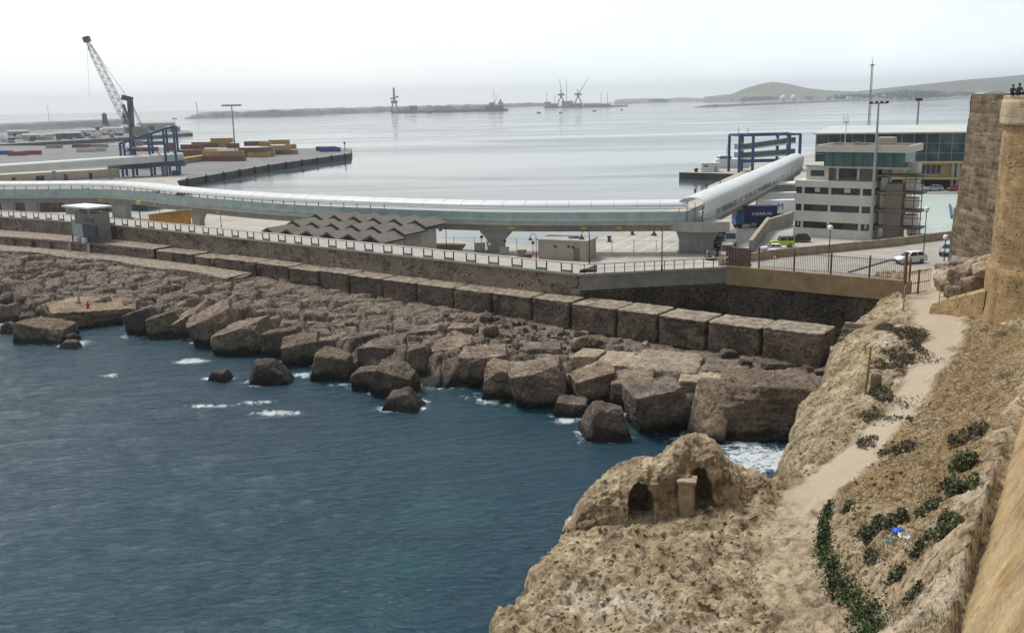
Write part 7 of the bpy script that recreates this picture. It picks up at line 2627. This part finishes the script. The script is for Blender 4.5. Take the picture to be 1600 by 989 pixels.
# far shipyard with cranes
q0, q1 = np.array(PXY(853, 169.2, 0)), np.array(PXY(972, 167.2, 0))
dv = (q1 - q0) / np.linalg.norm(q1 - q0); LS = float(np.linalg.norm(q1 - q0)); K = LS / 119
land('far_quay', 'low far quay with the distant cranes', [tuple(q0), tuple(q0 + (q1 - q0) * .55), tuple(q1), tuple(q1 + np.array([60, 300])), tuple(q0 + np.array([0, 300]))], 5, GREYCONC, DOCK)
for k, (f_, w, h, mt, lab) in enumerate([(.03, 24, 24, GREYM, 'grey block at the left end of the far quay'), (.12, 30, 14, STEELB, 'blue hull like shed on the far quay'), (.3, 44, 26, GREYM, 'pale bulk building between the two far cranes'), (.42, 40, 12, STEELB, 'blue shed right of the far cranes'), (.62, 60, 10, CONC, 'low pale shed in the middle of the far quay'), (.8, 40, 8, GREYM, 'low grey shed at the right of the far quay')]):
    qq = q0 + (q1 - q0) * f_ + np.array([0, 40])
    t = thing('far_shed', lab, 'shed', (*qq, 5))
    h = h * .7
    mb = MB(); mb.box((0, 0, h / 2), (w, 30, h)); mb.build('wall', mt, t)
    mb = MB(); mb.box((0, 0, h + 1), (w + 3, 33, 2)); mb.build('roof', CONC, t)
for k, (u, lab, jd) in enumerate([(878, 'left one of the pair of dark far cranes', -.12), (905, 'right one of the pair of dark far cranes, jib to the right', .55)]):
    qq = q0 + (q1 - q0) * ((u - 853) / 119) + np.array([0, 12])
    t = thing('far_crane', lab, 'crane', (*qq, 6))
    mb = MB()
    for sx in (-1, 1):
        for sy in (-1, 1): mb.beam((sx * 16, sy * 10, 0), (sx * 5, sy * 5, 30), 3, 3)
    mb.build('portal', DOCK, t)
    mb = MB(); mb.box((0, 0, 38), (9, 9, 18)); mb.box((0, 0, 44), (30, 8, 8), taper=.7); mb.build('machine_house', DOCK, t)
    mb = MB(); mb.tube((2, 0, 46), (2 + jd * 70, 0, 104), 1.6, .8, 5); mb.tube((0, 0, 46), (-2, 0, 62), 1.6); mb.build('jib', GREYM, t)
for k, (u, h, lab) in enumerate([(855, 60, 'faint thin mast at the left end of the far quay'), (868, 46, 'second faint mast from the left on the far quay'), (887, 104, 'tallest faint mast between the far cranes'), (941, 50, 'faint mast in the middle of the low sheds'), (951, 56, 'faint mast near the right end of the far quay')]):
    qq = q0 + (q1 - q0) * ((u - 853) / 119) + np.array([0, 20])
    t = thing('far_mast', lab, 'mast', (*qq, 5))
    mb = MB(); mb.tube((0, 0, 0), (0, 0, h), 1.5, .7, 5); mb.build('pole', GREYM, t)
    mb = MB(); mb.box((0, 0, h * .8), (9, 1, 1)); mb.build('arm', GREYM, t)
ridge_land('breakwater', 'thin stone spit reaching left in front of the far shore', [PXY(1084, 168.3, 0), PXY(1130, 166.7, 0), PXY(1230, 162.5, 0), PXY(1345, 157.5, 0)], 26, 6, 5, FARROCK, 'breakwater')
q = PXY(1160, 165, 0)
t = thing('spit_beacon', 'small dark beacon on the thin stone spit', 'beacon', (q[0], q[1], 4))
mb = MB(); mb.tube((0, 0, 0), (0, 0, 14), 2, 1.4); mb.build('tower', DOCK, t)
mb = MB(); mb.sphere((0, 0, 15), 2.4); mb.build('lantern', DARK, t)
for (u, v, L, lab) in [(273, 186.5, 16, 'lone dark boat on the open water at the left'), (672, 178.5, 12, 'small dark boat below the loading dock'), (842, 177.5, 12, 'small dark boat left of the far cranes'), (876, 177.5, 7, 'tiny dark buoy like boat below the far cranes'), (929, 174.3, 12, 'small dark boat below the far quay'), (971, 172.5, 8, 'tiny boat off the right end of the far quay')]:
    x, y = PXY(u, v, 0)
    t = thing('small_boat', lab, 'boat', (x, y, 0), rb.uniform(-.3, .3))
    mb = MB(); mb.add([(-L * .5, -1.5, 0), (L * .4, -1.5, 0), (L * .4, 1.5, 0), (-L * .5, 1.5, 0), (-L * .45, -2, 1.6), (L * .5, -1, 2.2), (L * .5, 1, 2.2), (-L * .45, 2, 1.6)], [(3, 2, 1, 0), (4, 5, 6, 7), (0, 1, 5, 4), (1, 2, 6, 5), (2, 3, 7, 6), (3, 0, 4, 7)]); mb.build('hull', DARK, t)
    mb = MB(); mb.box((-L * .1, 0, 2.6), (L * .3, 2, 1.8)); mb.build('wheelhouse', DARK, t)

# far shore, hills, houses
COAST = rocky('far_shore_land', (.10, .105, .08), (.17, .165, .13), (.26, .25, .21), .004, .03, .2, .5)
c0 = [PXY(960, 164.0, 0), PXY(1040, 160.2, 0), PXY(1140, 159.5, 0), PXY(1240, 158.6, 0), PXY(1380, 157.2, 0), PXY(1520, 153.5, 0), PXY(1640, 150.5, 0)]
rows = []
cl = catmull(c0, 10)
for i, q in enumerate(cl):
    q = np.array(q)
    r_ = q / np.linalg.norm(q)
    b2 = float(vnoise([[i * .31, 0, 5]])[0])
    rows.append([(*(q), -1), (*(q + r_ * 20), 3), (*(q + r_ * 260), 7 + 3 * b2), (*(q + r_ * 900), 14 + 6 * b2), (*(q + r_ * 2400), 22 + 8 * b2)])
mb = MB(); mb.sheet(rows)
o = mb.build('far_shore', COAST); tag(o, 'low built up shore on the far side of the bay', kind='structure')
HILLM = rocky('hazy_hill_scrub', (.07, .085, .06), (.11, .115, .085), (.17, .165, .13), .0015, .01, .3, 6)


def hills(name, lab, u0, u1, prof, y, depth, seed):
    us = np.linspace(u0, u1, 90)
    rows = []
    for u in us:
        vt = np.interp(u, [a for a, _ in prof], [b2 for _, b2 in prof])
        n_ = 1.2 * float(fbm([[u * .02, seed, 0]], 1, 4)[0])
        ps = []
        top = PD(u, vt + n_ * .5, y)[2]
        x = PD(u, vt, y)[0]
        for k, (dy, hf) in enumerate(((-.55, 0), (-.4, .12), (-.25, .42), (-.12, .75), (0, 1), (.2, .7), (.5, 0))):
            j = 1 + (.18 * float(vnoise([[u * .03, dy * 9, seed]])[0]) if 0 < hf < 1 else 0)
            s_ = 1 + dy * depth / y
            ps.append((x * s_, y * s_, max(top * hf * j, -5 if hf == 0 else 0)))
        rows.append(ps)
    mb = MB(); mb.sheet(rows)
    o = mb.build(name, HILLM, None, True)
    tag(o, lab, kind='structure')


hills('hill', 'pale blue rounded hill across the bay', 1100, 1420, [(1100, 152), (1143, 147), (1165, 138), (1190, 131), (1208, 128.5), (1230, 131), (1260, 138), (1290, 141.5), (1340, 143.5), (1420, 146)], 6400, 2000, 3)
hills('hill_range', 'long pale blue ridge rising to the right edge', 1300, 1720, [(1300, 147), (1355, 141.5), (1420, 134.5), (1500, 126), (1560, 121), (1600, 117), (1720, 110)], 5900, 1800, 8)
TR = leafmat('far_tree_leaf', (.03, .045, .025), (.06, .08, .04))
for (u, v, w, h) in [(1416, 155.5, 200, 32), (1446, 155, 120, 26), (1030, 160, 90, 14), (1185, 158.2, 150, 16), (1330, 156.5, 160, 18), (1500, 152.6, 110, 20)]:
    x, y = PXY(u, v, 3)
    q = np.array([x, y]) * 1.03
    r = random.Random(int(u))
    pts = []
    for k in range(700):
        a = r.gauss(0, .33) * w
        hh = h * math.sqrt(max(0, 1 - (a / w) ** 2)) * r.uniform(.1, 1)
        pts.append((q[0] + a, q[1] + r.uniform(-20, 20), 5 + hh))
    o = leaves(pts, 9, r, TR, 'far_grove')
    tag(o, 'far wooded grove on the shore across the bay', 'grove', kind='stuff')
rh = random.Random(3)
HC = [WHITE, CREAM, CONC, GREYM, plain('far_pink_wall', (.45, .33, .27), .9), CREAM, WHITE]
HN = ['white', 'cream', 'pale', 'grey', 'pinkish', 'cream', 'white']
NB = 64
for k in range(NB):
    u = 985 + (1530 - 985) * (k + rh.uniform(-.4, .4)) / NB
    j = rh.randrange(7)
    vv = float(np.interp(u, [960, 1040, 1240, 1380, 1520], [163.6, 159.6, 158, 156.6, 153.0])) - rh.uniform(.2, 1.0)
    x, y = PXY(u, vv, 3)
    q = np.array([x, y]) * rh.uniform(1.02, 1.22)
    w, h = rh.uniform(14, 46), rh.uniform(6, 17) * (1 if u > 1240 else .55)
    t = thing('far_house', 'distant low building on the shore across the bay', 'house', (q[0], q[1], 5 if u < 1240 else 7), rh.uniform(-.4, .4), 'distant buildings along the far shore')
    mb = MB(); mb.box((0, 0, h / 2), (w, 14, h)); mb.build('wall', HC[j], t)
    mb = MB(); mb.box((0, 0, h + .5), (w + 1, 15, 1.2)); mb.build('roof', GREYM if k % 3 else CM['maroon'], t)
for (u, lab) in [(1224, 'left one of the two white storage domes below the hill'), (1240, 'right one of the two white storage domes below the hill')]:
    q = PD(u, 147.5, 4600)
    t = thing('storage_dome', lab, 'storage dome', (q[0], q[1], 12), 0, 'white domes across the bay')
    mb = MB(); mb.sphere((0, 0, 4), 14, 16, 10); mb.build('dome', WHITE, t, True)
    mb = MB(); mb.tube((0, 0, -8), (0, 0, 4), 14, 14, 16); mb.build('drum', WHITE, t)
q = PD(1555, 150, 3600)
t = thing('green_hangar', 'pale green arched hangar roof above the fortress tower', 'hangar', (q[0], q[1], 6))
mb = MB(); mb.extrude([(60 * math.cos(a), 22 * math.sin(a)) for a in np.linspace(0, math.pi, 14)], (0, 0, 0), (0, 60, 0), (1, 0)); mb.build('arched_roof', plain('pale_green_roof', (.25, .33, .3), .7), t)
mb = MB(); mb.box((0, -1, 3), (90, 1, 6)); mb.build('front_wall', CONC, t)

# ---------------------------------------------------------------- people and small things near the wall
SKIN = plain('skin', (.45, .28, .2), .6)


def person(loc, rz, pose, cloth, legs, lab, hair=(.03, .02, .015), scale=1.0):
    """one skinned body; pose = dict of joint positions"""
    J = {'pelvis': (0, 0, .95), 'chest': (0, 0, 1.35), 'neck': (0, 0, 1.5), 'head': (0, .02, 1.66),
         'hl': (-.1, 0, .9), 'kl': (-.11, .03, .5), 'al': (-.11, 0, .08), 'tl': (-.12, .17, .04), 'hr': (.1, 0, .9), 'kr': (.11, .03, .5), 'ar': (.11, 0, .08), 'tr': (.12, .17, .04),
         'sl': (-.19, 0, 1.42), 'el': (-.25, -.02, 1.14), 'wl': (-.24, .08, .9), 'fl': (-.24, .11, .81), 'sr': (.19, 0, 1.42), 'er': (.25, -.02, 1.14), 'wr': (.24, .08, .9), 'fr': (.24, .11, .81)}
    J.update(pose)
    Rr = {'pelvis': .15, 'chest': .165, 'neck': .06, 'head': .105, 'hl': .1, 'hr': .1, 'kl': .062, 'kr': .062, 'al': .043, 'ar': .043, 'tl': .04, 'tr': .04, 'sl': .07, 'sr': .07, 'el': .047, 'er': .047, 'wl': .033, 'wr': .033, 'fl': .035, 'fr': .035}
    E_ = [('pelvis', 'chest'), ('chest', 'neck'), ('neck', 'head'), ('pelvis', 'hl'), ('hl', 'kl'), ('kl', 'al'), ('al', 'tl'), ('pelvis', 'hr'), ('hr', 'kr'), ('kr', 'ar'), ('ar', 'tr'), ('chest', 'sl'), ('sl', 'el'), ('el', 'wl'), ('wl', 'fl'), ('chest', 'sr'), ('sr', 'er'), ('er', 'wr'), ('wr', 'fr')]
    names = list(J)
    me = bpy.data.meshes.new('person')
    me.from_pydata([J[k] for k in names], [(names.index(a), names.index(b2)) for a, b2 in E_], [])
    o = bpy.data.objects.new('person', me)
    COL.objects.link(o)
    m = o.modifiers.new('skin', 'SKIN')
    for i, k in enumerate(names):
        me.skin_vertices[0].data[i].radius = (Rr[k], Rr[k] * (.8 if k in ('chest', 'pelvis') else 1))
        me.skin_vertices[0].data[i].use_root = (k == 'pelvis')
    s = o.modifiers.new('sub', 'SUBSURF'); s.levels = 1; s.render_levels = 2
    mm, nt, b = newmat('clothes_' + lab.replace(' ', '_')[:30])
    g = nd(nt, 'ShaderNodeTexCoord').outputs['Object']
    sx = nd(nt, 'ShaderNodeSeparateXYZ'); lk(nt, g, sx.inputs[0])
    pz = J['pelvis'][2] / 2.2; hz_ = (J['neck'][2] + .02) / 2.2
    c = ramp(nt, math_(nt, 'MULTIPLY', sx.outputs[2], 1 / 2.2), [(0, legs), (pz + .0, legs), (pz + .012, cloth), (hz_, cloth), (hz_ + .012, (.45, .28, .2))])
    lk(nt, c, b.inputs['Base Color']); b.inputs['Roughness'].default_value = .85
    me.materials.append(mm)
    mb = MB(); hd = J['head']
    mb.sphere((hd[0], hd[1] - .025, hd[2] + .045), .115, 12, 8); mb.build('hair', plain('hair_' + lab.replace(' ', '_')[:30], hair, .8), o, True)
    o.location = loc; o.rotation_euler = (0, 0, rz); o.scale = (scale,) * 3
    return tag(o, lab, 'person')


SIT = {'pelvis': (0, 0, .12), 'chest': (0, .06, .52), 'neck': (0, .08, .67), 'head': (0, .11, .83), 'hl': (-.1, .05, .1), 'kl': (-.14, .45, .28), 'al': (-.13, .55, -.12), 'tl': (-.13, .7, -.15), 'hr': (.1, .05, .1), 'kr': (.14, .45, .28), 'ar': (.13, .55, -.12), 'tr': (.13, .7, -.15),
       'sl': (-.19, .07, .6), 'el': (-.26, .16, .36), 'wl': (-.17, .36, .3), 'fl': (-.13, .43, .3), 'sr': (.19, .07, .6), 'er': (.26, .16, .36), 'wr': (.17, .36, .3), 'fr': (.13, .43, .3)}
x, y = PXY(115, 381, 6.9)
person((x, y, 6.92), R_(100), {}, (.35, .02, .03), (.03, .03, .035), 'person in a red jacket and dark trousers standing by the grey panel')
LEDGE_O = bpy.data.objects['ochre_ledge']
bpy.context.view_layer.update()


def ledge_top(x, y):
    hit = LEDGE_O.ray_cast(LEDGE_O.matrix_world.inverted() @ Vector((x, y, 20)), Vector((0, 0, -1)))
    return max(shelf_z(x, y), float(hit[1].z + LEDGE_O.location.z) if hit[0] else -9)


x, y = PXY(125, 476, 2.4)
person((x, y, ledge_top(x, y) + .02), R_(150), dict(SIT), (.3, .32, .36), (.03, .035, .06), 'person in a grey top sitting on the ochre ledge by the water')
x, y = PXY(138, 482, 2.4)
person((x, y, ledge_top(x, y) + .02), R_(200), dict(SIT), (.5, .03, .04), (.05, .045, .04), 'person in a bright red top sitting on the ochre ledge by the water')
q = PD(1581, 150, 87.6)
person((q[0], q[1], 29.55), R_(-60), dict(SIT), (.012, .013, .02), (.015, .015, .02), 'left one of two people in dark clothes sitting on the bastion')
q = PD(1591, 150, 86.9)
person((q[0], q[1], 29.55), R_(-60), dict(SIT), (.014, .015, .024), (.02, .02, .03), 'right one of two people in dark clothes sitting on the bastion', scale=1.08)

# kiosk on the wall
s_k = s_of(122)
x, y = W(s_k + 1, 3.6)
ka = ang + math.pi
t = thing('wall_kiosk', 'small grey kiosk with a white flat roof built against the wall', 'kiosk', (x, y, 6.8), ka)
mb = MB(); mb.box((0, -1.2, 2.6), (6.5, 3, 5.2)); mb.build('wall', plain('kiosk_wall', (.25, .235, .21), .85, var=.15, vscale=1), t)
mb = MB(); mb.box((2.0, 1.0, 1.55), (4.6, 2.4, 3.1)); mb.build('slate_shutter', plain('slate_boards', (.07, .085, .11), .7, var=.25, vscale=1.5), t) if False else None
mb = MB()
for k in range(6): mb.box((2.0 if False else 0, 0, 0), (.01, .01, .01))
t2 = t
mb = MB(); mb.box((1.9, -2.85, 1.6), (4.4, .4, 3.2)); mb.build('slate_shutter', plain('slate_boards', (.085, .10, .125), .7, var=.3, vscale=1.2), t)
for k in range(4):
    mb = MB(); mb.box((1.9, -3.07, .7 + .72 * k), (4.3, .06, .1)); mb.build('batten', DARK, t)
mb = MB(); mb.box((-2.0, -3.0, 1.6), (3.4, .2, 3.2)); mb.build('pale_panel', plain('pale_panel_grey', (.38, .42, .42), .6, var=.15, vscale=1), t)
mb = MB(); mb.box((1.6, -2.72, 4.0), (3.0, .08, .7)); mb.build('window', WINDK, t)
mb = MB(); mb.box((-1.4, -1.2, 6.2), (9, 4.6, .3)); mb.build('roof', WHITE, t)
for k in range(3):
    mb = MB(); mb.box((-4.8 + 3.2 * k, -2.6, 5.6), (.3, .3, 1.2)); mb.build('roof_post', CREAM, t)
for k, (dx_, lab) in enumerate([(-1.4, 'white crate at the foot of the pale kiosk panel'), (1.2, 'white crate before the slate shutter of the kiosk')]):
    qx = x + math.cos(ka) * dx_ + math.sin(ka) * 3.8; qy = y + math.sin(ka) * dx_ - math.cos(ka) * 3.8
    t = thing('white_crate', lab, 'crate', (qx, qy, 6.9), ka)
    mb = MB(); mb.box((0, 0, .35), (.9, .6, .7)); mb.build('body', WHITE, t)
    mb = MB(); mb.box((0, 0, .72), (.96, .66, .06)); mb.build('lid', WHITE, t)
# orange hoarding and odds behind the promenade
a, c = np.array(PXY(222, 346, 6.5)), np.array(PXY(288, 349, 6.5))
t = thing('orange_hoarding', 'sloping orange brown hoarding behind the promenade', 'hoarding', (a[0], a[1] + 4, 3))
mb = MB(); mb.add([(a[0], a[1] + 4, 3), (c[0], c[1] + 4, 3), (c[0], c[1] + 4, 8.9), (a[0], a[1] + 4, 7.4), (a[0] - .1, a[1] + 4.4, 3), (c[0], c[1] + 4.4, 3), (c[0], c[1] + 4.4, 8.9), (a[0], a[1] + 4.4, 7.4)], [(0, 1, 2, 3), (7, 6, 5, 4), (0, 4, 5, 1), (1, 5, 6, 2), (2, 6, 7, 3), (3, 7, 4, 0)]); mb.build('boards', plain('orange_boards', (.42, .21, .04), .8, var=.2, vscale=.6), t, world=True)
mb = MB(); mb.beam((a[0], a[1] + 4, 7.5), (c[0], c[1] + 4, 9.0), .7, .14); mb.build('cap', RAILW, t, world=True)
x, y = PXY(203, 341, 6)
t = thing('yellow_bin', 'bright yellow bin on a dark post beside the bend of the footbridge', 'bin', (x, y + 6, 3))
mb = MB(); mb.tube((0, 0, 0), (0, 0, 5.6), .14); mb.build('post', DARK, t)
mb = MB(); mb.lathe((0, 0, 5.4), [(.35, 0), (.5, .2), (.5, .7), (.4, .85)], 12); mb.build('bin', YEL, t)
BRICK = plain('brown_brick_wall', (.17, .10, .075), .9, var=.25, vscale=.5)
for (u0, u1, v, h, mt, lab) in [(-20, 48, 332, 5.4, BRICK, 'brown brick building under the left of the footbridge'), (52, 118, 332, 5.6, BRICK, 'brown brick building between two piers of the footbridge'), (128, 160, 330, 5.0, CM['teal'], 'teal shutter front under the footbridge'), (160, 184, 332, 5.0, BRICK, 'narrow reddish building beside the broad grey pier'), (206, 230, 331, 4.5, CM['teal'], 'teal hoarding right of the broad grey pier')]:
    a, c = np.array(PXY(u0, v, 3)), np.array(PXY(u1, v, 3))
    t = thing('quay_building', lab, 'building', ((a[0] + c[0]) / 2, (a[1] + c[1]) / 2 + 5, 3), math.atan2(c[1] - a[1], c[0] - a[0]))
    w = float(np.linalg.norm(c - a))
    mb = MB(); mb.box((0, 0, h / 2), (w, 7, h)); mb.build('wall', mt, t)
    mb = MB(); mb.box((0, 0, h + .15), (w + .5, 7.5, .3)); mb.build('roof', CONC_DK, t)
    for k in range(2):
        mb = MB(); mb.box((w * (-.22 + .44 * k), -3.53, 1.6), (w * .2, .08, 2.4)); mb.build('door', WINDK, t)
# clutter on the inner quay between market and hut
for (u, v, s, mt, lab) in [(750, 393, 1.5, CONC, 'pale utility cabinet left of the flared pier'), (788, 398, 1.3, CONC, 'pale utility cabinet right of the flared pier'), (815, 402, 1.3, CONC_DK, 'grey cabinet near the hut'), (826, 404, .8, CM['red'], 'small red box beside the hut')]:
    x, y = PXY(u, v, 3)
    t = thing('utility_cabinet', lab, 'cabinet', (x, y, 3), .1)
    mb = MB(); mb.box((0, 0, s * .5), (s * 1.3, s * .6, s)); mb.build('body', mt, t)
    mb = MB(); mb.box((0, 0, s + .05), (s * 1.4, s * .7, .1)); mb.build('lid', GREYM, t)
for (u, v, h, lab) in [(753, 392, 2.6, 'dark signal post by the left utility cabinet'), (761, 392, 3.0, 'second dark signal post beside the flared pier'), (789, 397, 2.4, 'signal post on the right utility cabinet'), (833, 402, 2.6, 'signal post in front of the hut corner')]:
    x, y = PXY(u, v, 3)
    t = thing('signal_post', lab, 'signal post', (x, y, 3), 0, 'signal posts on the inner quay')
    mb = MB(); mb.tube((0, 0, 0), (0, 0, h), .06); mb.build('post', IRON, t)
    mb = MB(); mb.sphere((0, 0, h), .3); mb.build('head', IRON, t)
x, y = PXY(765, 394, 3.2)
t = thing('round_sign', 'round red ringed sign in front of the flared pier', 'sign', (x, y, 3))
mb = MB(); mb.tube((0, 0, 0), (0, 0, 1.6), .05); mb.build('post', GREYM, t)
mb = MB(); mb.tube((0, .03, 1.7), (0, -.03, 1.7), .5, .5, 18); mb.build('ring', MATS['sign_red'], t)
mb = MB(); mb.tube((0, 0, 1.7), (0, -.05, 1.7), .33, .33, 18); mb.build('disc', WHITE, t)
x, y = PXY(702, 392, 3)
t = thing('wooden_boat', 'ochre wooden boat laid up right of the market hall', 'boat', (x, y, 3), -.2)
h = [(-3.6, 0), (-2.4, -1), (2.8, -.9), (3.3, 0), (2.8, .9), (-2.4, 1)]
mb = MB(); mb.add([(a * .75, b2 * .4, .2) for a, b2 in h] + [(a, b2, 1.2) for a, b2 in h], [(5, 4, 3, 2, 1, 0)] + [(k, (k + 1) % 6, 6 + (k + 1) % 6, 6 + k) for k in range(6)]); mb.build('hull', plain('boat_ochre', (.32, .22, .1), .7), t)
mb = MB(); mb.add([(a * .97, b2 * .95, 1.1) for a, b2 in h], [(0, 1, 2, 3, 4, 5)]); mb.build('cover', CONC_TAN, t)
for (u, v, lab) in [(952, 378, 'black mooring bollard at the water edge of the open quay'), (988, 367, 'black mooring bollard at the far corner of the open quay')]:
    x, y = PXY(u, v, 3)
    t = thing('mooring_bollard', lab, 'bollard', (x, y, 3), 0, 'bollards on the open quay')
    mb = MB(); mb.lathe((0, 0, 0), [(.45, 0), (.3, .3), (.3, .8), (.5, .95), (.45, 1.15)], 12); mb.build('body', IRON, t)
    mb = MB(); mb.box((0, 0, .03), (1.2, 1.2, .06)); mb.build('plate', CONC_DK, t)
# seams on the open quay
mb = MB()
for k in range(4):
    a, c = np.array(P(905 + 35 * k, 404, 3.006)), np.array(P(1003 + 26 * k, 366, 3.006))
    d = (c - a); nn3 = np.array([-d[1], d[0]]) / np.linalg.norm(d[:2]) * .14
    mb.add([(a[0] - nn3[0], a[1] - nn3[1], 3.006), (a[0] + nn3[0], a[1] + nn3[1], 3.006), (c[0] + nn3[0], c[1] + nn3[1], 3.006), (c[0] - nn3[0], c[1] - nn3[1], 3.006)], [(0, 1, 2, 3)])
o = mb.build('quay_line', plain('white_line_paint', (.6, .58, .54), .8, var=.2)); tag(o, 'thin pale lines painted on the open quay', kind='structure')

# ---------------------------------------------------------------- air
m = bpy.data.materials.new('haze_air')
m.use_nodes = True
nt = m.node_tree
for n_ in list(nt.nodes):
    if n_.type == 'BSDF_PRINCIPLED': nt.nodes.remove(n_)
pv = nt.nodes.new('ShaderNodeVolumePrincipled')
pv.inputs['Color'].default_value = (.90, .955, 1, 1)
pv.inputs['Density'].default_value = .000125
pv.inputs['Anisotropy'].default_value = .4
lk(nt, pv.outputs[0], nt.nodes['Material Output'].inputs['Volume'])
mb = MB(); mb.box((0, 5000, 79), (30000, 11000, 164))
hz_o = mb.build('haze', m)
tag(hz_o, 'thin pale sea haze', kind='stuff')
